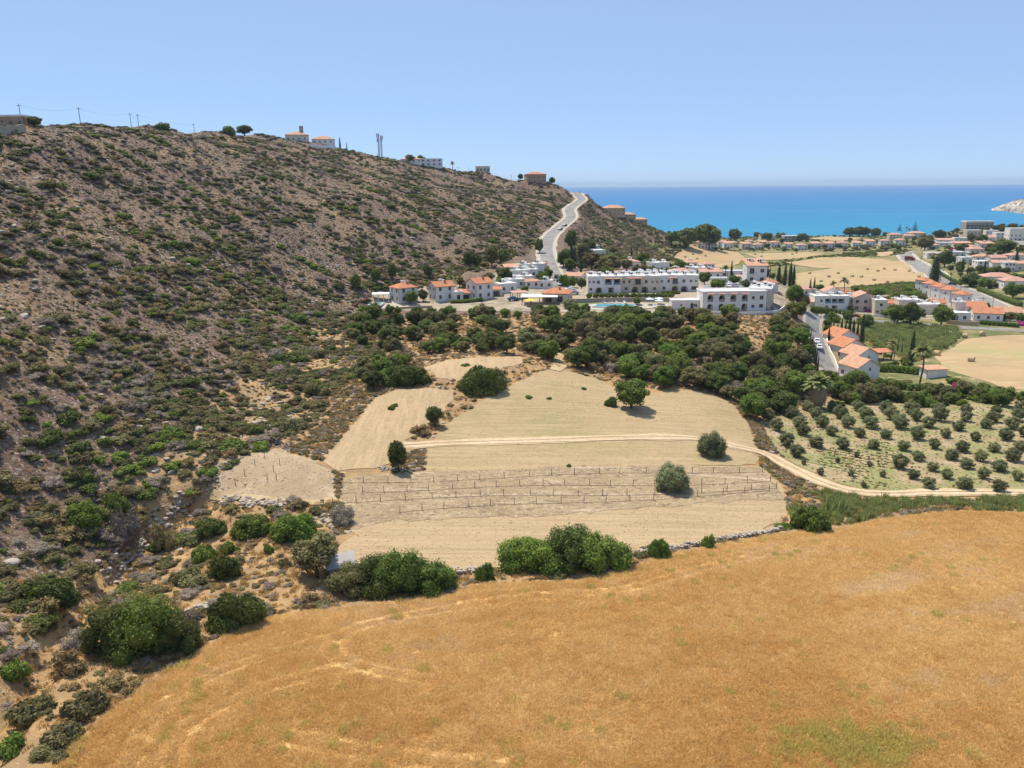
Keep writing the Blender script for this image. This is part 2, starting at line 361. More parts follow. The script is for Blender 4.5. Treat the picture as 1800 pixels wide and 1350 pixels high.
# ---------------------------------------------------------------- regions of the ground, from picture outlines
PX = {
 'wheat': [(88,1358),(150,1298),(215,1240),(285,1190),(360,1142),(430,1103),(480,1086),(560,1076),(600,1070),(700,1060),(800,1042),(850,1028),(900,1030),(1000,1024),(1100,1005),
           (1130,990),(1180,978),(1260,962),(1330,948),(1390,938),(1450,938),(1500,926),(1560,913),(1640,904),(1700,901),(1800,905)],
 'low': [(588,975),(600,955),(618,937),(606,905),(594,870),(600,838),(690,832),(760,827),(1000,820),(1200,817),(1340,822),(1366,850),(1379,890),(1374,918),(1330,934),(1270,943),(1170,962),(1110,970),(1000,982),(870,998),(800,1003),(700,1000),(640,996),(600,990)],
 'vine': [(598,872),(604,840),(690,834),(760,829),(1000,822),(1200,819),(1338,824),(1360,850),(1370,878),(1250,884),(1100,895),(950,908),(800,912),(700,915),(640,925),(618,930)],
 'mid': [(744,830),(747,792),(757,776),(800,736),(850,702),(900,677),(945,657),(975,646),(1010,655),(1050,666),(1085,686),(1140,692),(1200,686),(1255,694),(1288,712),(1318,745),(1330,790),(1330,818),(1200,817),(1000,820),(830,827)],
 'left': [(562,812),(600,770),(640,722),(660,697),(700,686),(760,682),(800,687),(797,705),(770,728),(745,752),(715,776),(730,790),(700,800),(690,815),(640,824),(590,827)],
 'upper': [(745,646),(780,635),(850,628),(915,627),(915,640),(880,650),(845,661),(800,668),(765,664)],
 'knoll': [(372,866),(385,840),(410,815),(450,794),(490,790),(540,806),(588,832),(590,870),(583,886),(520,881),(450,879),(400,873)],
 'olive': [(1332,742),(1420,712),(1500,694),(1830,686),(1830,862),(1620,862),(1560,864),(1480,852),(1410,822),(1362,792)],
 'bale_right': [(1640,628),(1700,595),(1760,590),(1830,588),(1830,690),(1760,680),(1700,660),(1660,650)],
 'green_right': [(1515,600),(1530,570),(1600,572),(1680,576),(1690,592),(1640,625),(1600,640),(1560,615)],
 'hay_a': [(1180,452),(1200,440),(1260,438),(1300,446),(1310,455),(1300,464),(1200,466)],
 'hay_b': [(1300,444),(1420,443),(1450,447),(1400,455),(1340,458)],
 'hay_c': [(1380,462),(1440,453),(1500,452),(1570,458),(1600,465),(1540,466),(1440,472)],
 'hay_d': [(1400,480),(1470,470),(1540,463),(1590,462),(1622,484),(1620,494),(1560,500),(1470,506),(1400,502)],
 'hay_e': [(1420,420),(1450,416),(1520,418),(1480,424)],
 'hay_f': [(1535,444),(1570,441),(1572,448),(1545,451)],
 'village': [(640,542),(735,546),(900,546),(1000,549),(1240,552),(1380,552),(1398,530),(1385,500),(1330,478),(1230,470),(1100,476),(1000,478),(900,468),(850,496),(760,502),(655,516)],
 'east': [(1424,556),(1480,548),(1600,560),(1800,570),(1800,545),(1720,520),(1650,510),(1560,512),(1440,516)],
}
WP = {k: GP(v) for k, v in PX.items()}
WP['wheat'] += [(190, 118), (210, 20), (150, -45), (0, -50), (-30, 10), (-42, 45)]
def region(k, x, y): return inside(WP[k], x, y)
# small relief on the wild ground only
flat = np.zeros(GX.shape, bool)
for k in ('wheat', 'low', 'mid', 'left', 'upper', 'knoll', 'olive', 'village', 'bale_right', 'hay_a', 'hay_b', 'hay_c', 'hay_d', 'east'):
    flat |= region(k, GX, GY)
wild = 1.0 - flat.astype(float)
for _ in range(2):
    q = wild.copy(); q[1:-1, 1:-1] = np.minimum.reduce([wild[1:-1, 1:-1], wild[:-2, 1:-1], wild[2:, 1:-1], wild[1:-1, :-2], wild[1:-1, 2:]]); wild = 0.5 * wild + 0.5 * q
steep = np.clip((GZ - 28) / 20, 0, 1) * (GX < 60)
GZ = GZ + wild * (fbm(GX, GY, 22, 4, 3) * (0.6 + 2.2 * steep) + fbm(GX, GY, 5, 2, 9) * (0.35 + 0.5 * steep))
# rocky ledges under the rim of the plateau
ledge = np.clip(1 - np.abs(GZ - 90) / 7, 0, 1) * steep * wild
GZ = GZ + ledge * np.round(vnoise(GX, GY * 0.5, 9, 21) * 4) * 0.35
# the gully of the dry stream at the left of the fields
gul = GP([(405,862),(340,880),(300,900),(262,940),(232,970),(200,1005),(165,1040),(120,1080),(60,1160),(20,1230),(-60,1350)])
def seg_dist(pts, x, y):
    d = np.full(np.shape(x), 1e9)
    for (x0, y0), (x1, y1) in zip(pts[:-1], pts[1:]):
        L2 = (x1 - x0) ** 2 + (y1 - y0) ** 2 + 1e-9
        t = np.clip(((x - x0) * (x1 - x0) + (y - y0) * (y1 - y0)) / L2, 0, 1)
        d = np.minimum(d, np.hypot(x - x0 - t * (x1 - x0), y - y0 - t * (y1 - y0)))
    return d
gd = seg_dist(gul, GX, GY)
GZ = GZ - 2.6 * np.clip(1 - (gd / 2.6) ** 2, 0, 1) * (0.3 + 0.7 * wild)
# level shelf for the hill road
road_w = []
def spline(pts, n=8):
    out = []
    P = [Vector(p) for p in pts]; P = [P[0] * 2 - P[1]] + P + [P[-1] * 2 - P[-2]]
    for i in range(1, len(P) - 2):
        for k in range(n):
            t = k / n
            out.append(0.5 * ((2 * P[i]) + (P[i + 1] - P[i - 1]) * t + (2 * P[i - 1] - 5 * P[i] + 4 * P[i + 1] - P[i + 2]) * t * t + (3 * P[i] - P[i - 1] - 3 * P[i + 1] + P[i + 2]) * t ** 3))
    out.append(P[-2]); return out
ROAD = spline([PY(*p) for p in ROADPTS] + [(20, 760, 70), (-30, 800, 72)], 8)
for (a, b) in zip(ROAD[:-1], ROAD[1:]):
    L2 = (b.x - a.x) ** 2 + (b.y - a.y) ** 2 + 1e-9
    t = np.clip(((GX - a.x) * (b.x - a.x) + (GY - a.y) * (b.y - a.y)) / L2, 0, 1)
    dd = np.hypot(GX - a.x - t * (b.x - a.x), GY - a.y - t * (b.y - a.y))
    road_w.append((dd, a.z + (b.z - a.z) * t))
D = np.array([w[0] for w in road_w]); best = D.argmin(0)
dmin = np.take_along_axis(D, best[None], 0)[0]; zr = np.take_along_axis(np.array([w[1] for w in road_w]), best[None], 0)[0]
k = np.clip(1 - (dmin - 6.0) / 9.0, 0, 1); k = k * k * (3 - 2 * k)
GZ = GZ * (1 - k) + (zr - 0.1) * k

nx, ny = len(XS), len(YS)
verts = np.stack([GX.ravel(), GY.ravel(), GZ.ravel()], 1)
ii, jj = np.meshgrid(np.arange(nx - 1), np.arange(ny - 1))
q0 = (jj * nx + ii).ravel()
faces = np.stack([q0, q0 + 1, q0 + nx + 1, q0 + nx], 1)
me = bpy.data.meshes.new('terrain')
me.from_pydata(verts.tolist(), [], faces.tolist()); me.update()
me.polygons.foreach_set('use_smooth', [True] * len(me.polygons))
cxf = verts[faces].mean(1)
mi = np.zeros(len(faces), int)
base_line = np.interp(cxf[:, 1], [0, 75, 118, 160, 205, 262], [-56, -56, -60, -62, -60, -60])
mi[(cxf[:, 0] > base_line + 3 * vnoise(cxf[:, 0], cxf[:, 1], 6)) & (cxf[:, 1] < 262)] = 1
mi[(cxf[:, 0] > 96) & (cxf[:, 1] > 110) & (cxf[:, 2] < 26)] = 2
mi[(cxf[:, 0] > 185) & (cxf[:, 1] > 420)] = 2
for mm in ('hill', 'scrub', 'valley'): me.materials.append(MT[mm])
me.polygons.foreach_set('material_index', mi.tolist())
tag(ob('terrain', me), 'rocky hillside and valley ground', kind='structure')

def patch(name, poly, mat, off, step, kind='structure', jitter=0.9, label=None):
    """a sheet draped over the ground inside an outline"""
    poly = [Vector(p) for p in poly]; b = []
    for p, q in zip(poly, poly[1:] + poly[:1]):
        n = max(1, int((q - p).length / (step * 1.2)))
        for k in range(n):
            r = p.lerp(q, k / n)
            b.append((r.x + jitter * float(vnoise(r.x, r.y, 1.7, 5)) * 2, r.y + jitter * float(vnoise(r.x, r.y, 1.7, 6)) * 2))
    xs = [p[0] for p in b]; ys = [p[1] for p in b]
    gx, gy = np.meshgrid(np.arange(min(xs), max(xs), step), np.arange(min(ys), max(ys), step))
    gx = gx.ravel() + rng.uniform(-0.2, 0.2, gx.size) * step; gy = gy.ravel() + rng.uniform(-0.2, 0.2, gy.size) * step
    k = inside(b, gx, gy)
    pts = [Vector(p) for p in b] + [Vector(p) for p in zip(gx[k], gy[k])]
    n = len(b)
    v2, _, f2, *_r = geometry.delaunay_2d_cdt(pts, [(i, (i + 1) % n) for i in range(n)], [], 1, 1e-4)
    x = np.array([p.x for p in v2]); y = np.array([p.y for p in v2])
    z = H(x, y) + off
    me = mesh_from(name, np.stack([x, y, z], 1).tolist(), f2, mat, True)
    o = ob(name, me); tag(o, label, kind=kind)
    return o
def strip(name, pts, width, mat, off, kind='structure', label=None, wvar=0.0, thick=0.0):
    """a road or path draped along a line of ground points"""
    pts = [Vector((p[0], p[1], 0)) for p in pts]; v = []; f = []; NW = 5
    for k, p in enumerate(pts):
        t = (pts[min(k + 1, len(pts) - 1)] - pts[max(k - 1, 0)]).normalized(); s = Vector((-t.y, t.x, 0))
        w = width * (1 + wvar * float(vnoise(p.x, p.y, 6, 31)) * 2)
        for i in range(NW):
            q = p + s * w * (i / (NW - 1) - 0.5)
            v.append((q.x, q.y, float(H(q.x, q.y)) + off))
    for k in range(len(pts) - 1):
        for i in range(NW - 1):
            a = k * NW + i; f.append((a, a + NW, a + NW + 1, a + 1))
    o = ob(name, mesh_from(name, v, f, mat, True)); tag(o, label, kind=kind)
    return o
def sp2(px, n=6): return [(p.x, p.y) for p in spline([G(*p) for p in px], n)]

def offset_line(pts, off):
    out = []
    for k, p in enumerate(pts):
        a = Vector(pts[max(k - 1, 0)]); b_ = Vector(pts[min(k + 1, len(pts) - 1)]); t = (b_ - a).normalized()
        o = off * (1 + 0.25 * float(vnoise(p[0], p[1], 9, 44)) * 2); out.append((p[0] - t.y * o, p[1] + t.x * o))
    return out
patch('wheat_field', WP['wheat'], MT['wheat_soil'], 0.05, 2.0)
MT['tramline'] = ground_mat('lodged_straw', (0.58, 0.39, 0.17), [((0.48, 0.31, 0.13), 1.2, 0.46, 0.6)])
WHEAT_ARCS = [GP([(225,1350),(245,1300),(285,1245),(370,1190),(480,1150),(590,1120),(640,1098)]), GP([(300,1352),(310,1305),(350,1265),(440,1220),(560,1185),(640,1172)]),
    GP([(760,1196),(660,1180),(600,1158),(583,1138),(595,1118),(650,1098),(780,1072),(920,1052),(1100,1036),(1240,1000),(1400,960)]), GP([(900,1352),(700,1332),(500,1296)])]
def rut_pair(line): return [offset_line(line, 0.9), offset_line(line, -0.9)]
patch('stubble_field', WP['low'], MT['stubble_low'], 0.06, 1.5)
patch('vineyard_ground', WP['vine'], MT['vine_soil'], 0.10, 1.5, jitter=1.0)
patch('mown_field', WP['mid'], MT['stubble_mid'], 0.07, 1.5)
patch('terrace_field', WP['left'], MT['stubble_left'], 0.08, 1.5)
patch('upper_terrace_field', WP['upper'], MT['stubble_left'], 0.10, 1.5)
patch('bare_knoll', WP['knoll'], MT['knoll'], 0.09, 1.2)
patch('grove_ground', WP['olive'], MT['olive_soil'], 0.06, 2.0)
MT['meadow'] = ground_mat('green_meadow', (0.15, 0.18, 0.055), [((0.24, 0.23, 0.09), 0.12, 0.46, 0.62), ((0.10, 0.135, 0.04), 0.5, 0.52, 0.64)])
patch('meadow', WP['green_right'], MT['meadow'], 0.06, 3)
patch('hay_field', WP['bale_right'], MT['bale_field'], 0.08, 4)
for k in ('hay_a', 'hay_b', 'hay_c', 'hay_d', 'hay_e', 'hay_f'):
    patch('hay_field', WP[k], MT['bale_field'], 0.25, 7, jitter=2)
patch('village_paving', WP['village'], MT['paving'], 0.05, 3)
patch('lane_paving', WP['east'], MT['paving'], 0.08, 4)
TRACK = sp2([(712,784),(760,781),(860,777),(1000,773),(1100,770),(1180,769),(1240,774),(1300,787),(1350,801),(1400,827),(1450,851),(1510,866),(1570,869),(1640,866),(1720,866),(1830,868)], 10)
WHEAT_RUTS = []
for A_ in WHEAT_ARCS:
    A_ = [(p.x, p.y) for p in spline([Vector((*p, 0)) for p in A_], 8)]
    WHEAT_RUTS += rut_pair(A_)
for l in WHEAT_RUTS: strip('wheel_rut', l, 0.7, MT['tramline'], 0.10, wvar=0.4)
strip('dirt_track', TRACK, 3.2, MT['track_verge'], 0.14, wvar=0.35)
for sg in (-0.8, 0.8):
    strip('wheel_rut', offset_line(TRACK, sg), 0.85, MT['track'], 0.19, wvar=0.5)
strip('footpath', sp2([(372,868),(430,876),(500,882),(560,884),(592,876)]), 1.8, MT['track_verge'], 0.17, wvar=0.5)
strip('footpath', sp2([(975,652),(985,640),(978,630),(985,622)]), 3, MT['track_verge'], 0.2, wvar=0.3)
# streets of the valley
def street(name, px, w, verge):
    q = sp2(px, 6); strip('pavement', q, verge, MT['kerb'], 0.16, wvar=0.05); strip(name, q, w, MT['asphalt'], 0.28)
street('lane', [(1432,552),(1428,570),(1434,590),(1441,610),(1448,630),(1458,652),(1466,668)], 4.6, 7.2)
street('street', [(1424,556),(1460,556),(1500,561),(1560,566),(1620,571),(1690,576),(1760,579),(1830,584)], 5.0, 7.0)
street('coast_road', [(1588,444),(1598,456),(1620,470),(1650,488),(1690,510),(1730,528),(1770,545),(1830,566)], 9.0, 14.0)
street('parallel_lane', [(992,500),(998,485),(995,470),(998,455),(1003,446)], 3.6, 5.0)
# hill road with pale verges
rp = [(p.x, p.y) for p in ROAD]
strip('road_verge', rp, 11.5, MT['kerb'], 0.12, wvar=0.12)
strip('hill_road', rp, 7.0, MT['asphalt'], 0.26)
# ---------------------------------------------------------------- sea, far headland, haze
def sea_mat():
    m, N, L, P = new_mat('sea_water')
    tc = N.new('ShaderNodeTexCoord').outputs['Object']
    se = N.new('ShaderNodeSeparateXYZ'); L.new(tc, se.inputs[0])
    # depth: shallow turquoise near the shore, deep blue offshore
    wob = _noise(N, L, tc, 0.0016, 4, 0.6, (0.35, 1, 1))
    ad = N.new('ShaderNodeMath'); ad.operation = 'MULTIPLY_ADD'; ad.inputs[1].default_value = 1300; L.new(wob, ad.inputs[0]); L.new(se.outputs['Y'], ad.inputs[2])
    f1 = _step(N, L, ad.outputs[0], 1500, 3400); f2 = _step(N, L, ad.outputs[0], 3000, 9000)
    c = _mix(N, L, f1, (0.026, 0.225, 0.36), (0.018, 0.155, 0.36))
    c = _mix(N, L, f2, c, (0.022, 0.135, 0.37))
    st = _step(N, L, _noise(N, L, tc, 0.02, 6, 0.7, (0.25, 1.2, 1)), 0.5, 0.75)
    c = _mix(N, L, st, c, (0.036, 0.22, 0.42))
    st2 = _step(N, L, _noise(N, L, tc, 0.05, 6, 0.75, (0.3, 1, 1)), 0.52, 0.72)
    c = _mix(N, L, st2, c, (0.013, 0.12, 0.28))
    st3 = _step(N, L, _noise(N, L, tc, 0.0022, 3, 0.5, (0.22, 3.2, 1)), 0.62, 0.68)
    mu = N.new('ShaderNodeMath'); mu.operation = 'MULTIPLY'; mu.inputs[1].default_value = 0.45; L.new(st3, mu.inputs[0])
    c = _mix(N, L, mu.outputs[0], c, (0.07, 0.26, 0.45))
    L.new(c, P.inputs['Base Color']); P.inputs['Specular IOR Level'].default_value = 0.0; P.inputs['Roughness'].default_value = 0.8
    g = N.new('ShaderNodeBsdfGlossy'); g.inputs['Roughness'].default_value = 0.35
    b = N.new('ShaderNodeBump'); b.inputs['Distance'].default_value = 1.0; L.new(_noise(N, L, tc, 0.12, 6, 0.65), b.inputs['Height'])
    L.new(b.outputs[0], P.inputs['Normal']); L.new(b.outputs[0], g.inputs['Normal'])
    mx = N.new('ShaderNodeMixShader'); mx.inputs[0].default_value = 0.09
    L.new(P.outputs[0], mx.inputs[1]); L.new(g.outputs[0], mx.inputs[2]); L.new(mx.outputs[0], N['Material Output'].inputs['Surface'])
    return m
SEA_R = 26000
sv = [(0, 900, 0)]; sf = []
for i in range(96):
    a = 2 * math.pi * i / 96
    sv.append((SEA_R * math.cos(a), 900 + SEA_R * math.sin(a), 0)); sf.append((0, 1 + i, 1 + (i + 1) % 96))
tag(ob('sea', mesh_from('sea', sv, sf, sea_mat())), 'blue sea beyond the valley', kind='structure')

# bare pale headland across the bay
def headland():
    ctr = [PZ(1741, 370, 0), PZ(1765, 371, 0), PZ(1800, 376, 0), PZ(1900, 386, 0), PZ(2050, 380, 0), PZ(2300, 360, 0)]
    NU, NV = 90, 26; v = []; f = []
    line = spline([Vector(p) for p in ctr], 18)[:NU]
    for i, p in enumerate(line):
        t = i / (NU - 1)
        hh = 25 * min(1, t * 2.3) ** 0.9 + 3
        for j in range(NV):
            s = j / (NV - 1); q = s * (60 + 500 * t)
            y = p.y + q; x = p.x + q * 0.64
            prof = math.sin(math.pi * min(1, s * 1.02) ** 0.7) ** 0.8
            z = hh * prof * (1 + 0.6 * float(fbm(x, y, 90, 4, 77))) + 5.0 * float(fbm(x, y, 25, 3, 7)) * prof - 0.5
            v.append((x + 10 * float(fbm(x, y, 40, 3, 5)), y, z))
    for i in range(NU - 1):
        for j in range(NV - 1):
            a = i * NV + j; f.append((a, a + NV, a + NV + 1, a + 1))
    m = ground_mat('headland_rock', (0.50, 0.42, 0.33), [((0.40, 0.31, 0.23), 0.03, 0.46, 0.54, (1, 1, 3)), ((0.16, 0.14, 0.11), 0.04, 0.53, 0.57, (1, 1, 4)), ((0.62, 0.55, 0.46), 0.05, 0.54, 0.60)], bump=[(0.05, 8, (1, 1, 1))])
    tag(ob('rocky_headland', mesh_from('rocky_headland', v, f, m, False)), 'bare pale rocky headland across the bay', kind='structure')
headland()

def haze(density):
    m = bpy.data.materials.new('haze'); m.use_nodes = True
    N = m.node_tree.nodes; L = m.node_tree.links; N.clear()
    out = N.new('ShaderNodeOutputMaterial'); pv = N.new('ShaderNodeVolumePrincipled')
    pv.inputs['Color'].default_value = (0.64, 0.81, 1.0, 1); pv.inputs['Density'].default_value = density; pv.inputs['Anisotropy'].default_value = 0.0
    L.new(pv.outputs[0], out.inputs['Volume'])
    b = MB().box(-27500, 27500, -27000, 29000, -8.0, 130.0)
    o = b.build('haze', m); tag(o, 'thin pale summer haze over the valley and sea', 'haze', kind='stuff')
HAZE = 6.0e-5
haze(HAZE)
# ---------------------------------------------------------------- plant shapes
MT['leaf_dark'] = foliage_mat('leaf_dark', (0.078, 0.102, 0.022), (0.165, 0.192, 0.044), 0.3, trans=0.3)
MT['leaf_green'] = foliage_mat('leaf_green', (0.095, 0.145, 0.022), (0.2, 0.262, 0.042), 0.28, trans=0.32)
MT['leaf_bright'] = foliage_mat('leaf_bright', (0.125, 0.185, 0.022), (0.225, 0.295, 0.045), 0.22, trans=0.28)
MT['leaf_olive'] = foliage_mat('leaf_olive', (0.14, 0.16, 0.068), (0.285, 0.3, 0.145), 0.28, trans=0.32)
MT['leaf_brown'] = foliage_mat('leaf_brown', (0.18, 0.13, 0.052), (0.31, 0.232, 0.1), 0.3, trans=0.28)
MT['leaf_dull'] = foliage_mat('leaf_dull', (0.13, 0.122, 0.046), (0.255, 0.23, 0.095), 0.3, trans=0.32)
MT['twig_grey'] = foliage_mat('twig_grey', (0.21, 0.165, 0.125), (0.36, 0.295, 0.235), 0.28, trans=0.1)
MT['straw'] = foliage_mat('straw', (0.46, 0.29, 0.105), (0.68, 0.47, 0.2), 0.25, trans=0.3, hue=0.006)
MT['cypress_leaf'] = foliage_mat('cypress_leaf', (0.036, 0.055, 0.02), (0.08, 0.112, 0.04), 0.22, trans=0.18)
MT['palm_leaf'] = foliage_mat('palm_leaf', (0.14, 0.16, 0.045), (0.34, 0.33, 0.12), 0.15, trans=0.3)
MT['palm_dead'] = foliage_mat('palm_dead', (0.22, 0.16, 0.1), (0.42, 0.33, 0.22), 0.15, trans=0.0)
MT['magenta'] = foliage_mat('bougainvillea', (0.42, 0.03, 0.18), (0.55, 0.06, 0.26), 0.15)
MT['reed_leaf'] = foliage_mat('reed_leaf', (0.2, 0.245, 0.07), (0.4, 0.42, 0.16), 0.22, trans=0.4)
MT['wheat'] = foliage_mat('wheat', (0.66, 0.43, 0.155), (0.97, 0.77, 0.38), 0.07, trans=0.5, hue=0.003)
MT['wheat_pale'] = foliage_mat('wheat_pale', (0.62, 0.42, 0.19), (0.95, 0.76, 0.46), 0.07, trans=0.45, hue=0.003)
MT['wheat_weed'] = foliage_mat('wheat_weed', (0.5, 0.44, 0.12), (0.8, 0.66, 0.24), 0.08, trans=0.45, hue=0.005)
MT['wheat_amber'] = foliage_mat('wheat_amber', (0.56, 0.335, 0.1), (0.95, 0.68, 0.29), 0.07, trans=0.5, hue=0.003)
MT['bark'] = plain('bark', (0.13, 0.10, 0.075), 0.95, 0.2, 4)

def leaf_mesh(name, P, Nn, size, mat, asp=0.55, seed=0, tint=None, core=None):
    """one diamond leaf (or leaf clump) per point"""
    r = np.random.default_rng(seed); n = len(P)
    Nn = Nn / (np.linalg.norm(Nn, axis=1, keepdims=True) + 1e-9)
    T = r.normal(size=(n, 3)); T -= Nn * (T * Nn).sum(1, keepdims=True); T /= np.linalg.norm(T, axis=1, keepdims=True) + 1e-9
    B = np.cross(Nn, T); s = (size * r.uniform(0.6, 1.35, n))[:, None]
    V = np.stack([P - T * s, P + B * s * asp, P + T * s, P - B * s * asp], 1).reshape(-1, 3)
    F = np.arange(4 * n).reshape(-1, 4)
    t = r.uniform(0, 1, n) if tint is None else tint
    V = V.tolist(); F = F.tolist(); t = list(t)
    if core is not None:
        b = len(V); V += core[0]; F += [[i + b for i in q] for q in core[1]]; t += [0.3] * len(core[1])
    me = bpy.data.meshes.new(name); me.from_pydata(V, [], F); me.update()
    a = me.attributes.new('tint', 'FLOAT', 'FACE'); a.data.foreach_set('value', np.array(t, dtype=np.float32))
    me.materials.append(mat)
    return me
def _sphere(c, r, nu=8, nv=5):
    v = [(c[0], c[1], c[2] - r[2])]; f = []
    for j in range(1, nv):
        th = math.pi * j / nv
        for i in range(nu):
            a = 2 * math.pi * i / nu
            v.append((c[0] + r[0] * math.sin(th) * math.cos(a), c[1] + r[1] * math.sin(th) * math.sin(a), c[2] - r[2] * math.cos(th)))
    v.append((c[0], c[1], c[2] + r[2])); top = len(v) - 1
    for i in range(nu):
        f.append((0, 1 + (i + 1) % nu, 1 + i)); f.append((top, top - nu + i, top - nu + (i + 1) % nu))
    for j in range(nv - 2):
        for i in range(nu):
            a = 1 + j * nu; f.append((a + i, a + (i + 1) % nu, a + nu + (i + 1) % nu, a + nu + i))
    return v, f
def crown(name, lobes, n, size, mat, seed, core=0.68, up=0.25, asp=0.55, shell=(0.72, 1.12)):
    r = np.random.default_rng(seed)
    Cc = np.array([l[0] for l in lobes]); Rr = np.array([l[1] if hasattr(l[1], '__len__') else (l[1],) * 3 for l in lobes], float)
    w = (Rr ** 2).sum(1); k = r.choice(len(lobes), size=int(n * 1.7), p=w / w.sum())
    d = r.normal(size=(len(k), 3)); d[:, 2] += up; d /= np.linalg.norm(d, axis=1, keepdims=True)
    P = Cc[k] + Rr[k] * d * r.uniform(shell[0], shell[1], len(k))[:, None]
    keep = P[:, 2] > 0.02 * Rr.max()
    for i in range(len(lobes)):
        q = (((P - Cc[i]) / (Rr[i] * 0.72)) ** 2).sum(1)
        keep &= (q > 1) | (k == i)
    P = P[keep][:n]; d = d[keep][:n]
    Nn = d * 0.8 + r.normal(size=P.shape) * 0.52 + np.array([-0.05, 0.05, 0.35])
    lobe_t = r.uniform(0, 0.6, len(lobes))[k[keep][:n]]
    t = np.clip(lobe_t + r.uniform(0, 0.4, len(P)), 0, 1)
    cv, cf = [], []
    if core:
        for c, rr in zip(Cc, Rr):
            v, f = _sphere(c, rr * core); b = len(cv); cv += v; cf += [tuple(i + b for i in q) for q in f]
        cv = [(p[0], p[1], max(p[2], 0.0)) for p in cv]
    return leaf_mesh(name, P, Nn, size, mat, asp, seed + 1, t, (cv, cf) if core else None)
def dome_lobes(seed, n=11, rx=1.0, ry=1.0, h=0.9, lr=(0.28, 0.46)):
    r = np.random.default_rng(seed); L = [((0, 0, h * 0.42), (rx * 0.55, ry * 0.55, h * 0.46))]
    for i in range(n):
        a = 2 * math.pi * (i + r.uniform(-.3, .3)) / n * (2.4 if n > 8 else 1); e = r.uniform(0.0, 1.0)
        rad = 0.72 * math.sqrt(max(0, 1 - (e * 0.92) ** 2)); s = r.uniform(*lr)
        L.append(((rx * rad * math.cos(a), ry * rad * math.sin(a), max(s * 0.5, h * (0.12 + 0.66 * e))), (s * rx, s * ry, s * 0.9 * max(h, 0.6))))
    return L
def crown_lobes(seed, n=14, rx=1.0, rz=0.7, zc=1.5, lr=(0.26, 0.42)):
    r = np.random.default_rng(seed); L = []
    for i in range(n):
        z = 1 - 2 * (i + 0.5) / n; a = i * 2.39996 + r.uniform(-.4, .4); q = math.sqrt(1 - z * z); k = r.uniform(0.5, 0.78); s = r.uniform(*lr)
        L.append(((rx * q * k * math.cos(a), rx * q * k * math.sin(a), zc + rz * z * k), (s * rx, s * rx, s * rx * 0.8)))
    return L
def twigs(name, n, mat, seed, r0=1.0, h=0.8, wid=0.022):
    r = np.random.default_rng(seed); V = []; F = []; t = []
    for i in range(n):
        a = r.uniform(0, 2 * math.pi); el = math.asin(r.uniform(0.12, 1)); L = r.uniform(0.5, 1.05)
        d = np.array([math.cos(a) * math.cos(el) * r0, math.sin(a) * math.cos(el) * r0, math.sin(el) * h]); s0 = d * r.uniform(0.1, 0.55)
        e = d * L + r.normal(size=3) * 0.06; side = np.cross(d, r.normal(size=3)); side *= wid / (np.linalg.norm(side) + 1e-9)
        b = len(V); V += [(s0 - side).tolist(), (s0 + side).tolist(), (e + side * 0.7).tolist(), (e - side * 0.7).tolist()]; F.append((b, b + 1, b + 2, b + 3)); t.append(r.uniform())
    me = mesh_from(name, V, F, mat); me.attributes.new('tint', 'FLOAT', 'FACE').data.foreach_set('value', np.array(t, dtype=np.float32))
    return me
def blades(name, n, mat, seed, spread=0.5, h=0.8, wid=0.03, lean=0.3, bend=None):
    r = np.random.default_rng(seed); V = []; F = []; t = []
    for i in range(n):
        a = r.uniform(0, 2 * math.pi); q = spread * math.sqrt(r.uniform()); x, y = q * math.cos(a), q * math.sin(a)
        hh = h * r.uniform(0.65, 1.1); dx, dy = r.normal(size=2) * lean * hh
        if bend: dx += bend * hh
        an = r.uniform(0, math.pi); wx, wy = wid * math.cos(an), wid * math.sin(an); b = len(V)
        V += [(x - wx, y - wy, 0), (x + wx, y + wy, 0), (x + dx * .55 + wx, y + dy * .55 + wy, hh * .7), (x + dx * .55 - wx, y + dy * .55 - wy, hh * .7), (x + dx, y + dy, hh)]
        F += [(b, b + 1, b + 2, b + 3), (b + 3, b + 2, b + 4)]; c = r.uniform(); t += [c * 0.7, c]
    me = mesh_from(name, V, F, mat); me.attributes.new('tint', 'FLOAT', 'FACE').data.foreach_set('value', np.array(t, dtype=np.float32))
    return me
def rock_mesh(name, seed, mat, flatten=0.6):
    bm = bmesh.new(); bmesh.ops.create_icosphere(bm, subdivisions=2, radius=1.0)
    r = np.random.default_rng(seed); pl = [(Vector(r.normal(size=3)).normalized(), r.uniform(0.5, 0.85)) for _ in range(9)]
    for v in bm.verts:
        for (n, d) in pl:
            q = v.co.dot(n)
            if q > d: v.co -= n * (q - d) * 0.9
        v.co.z *= flatten; v.co += Vector(r.normal(size=3)) * 0.03
    me = bpy.data.meshes.new(name); bm.to_mesh(me); bm.free(); me.materials.append(mat)
    return me

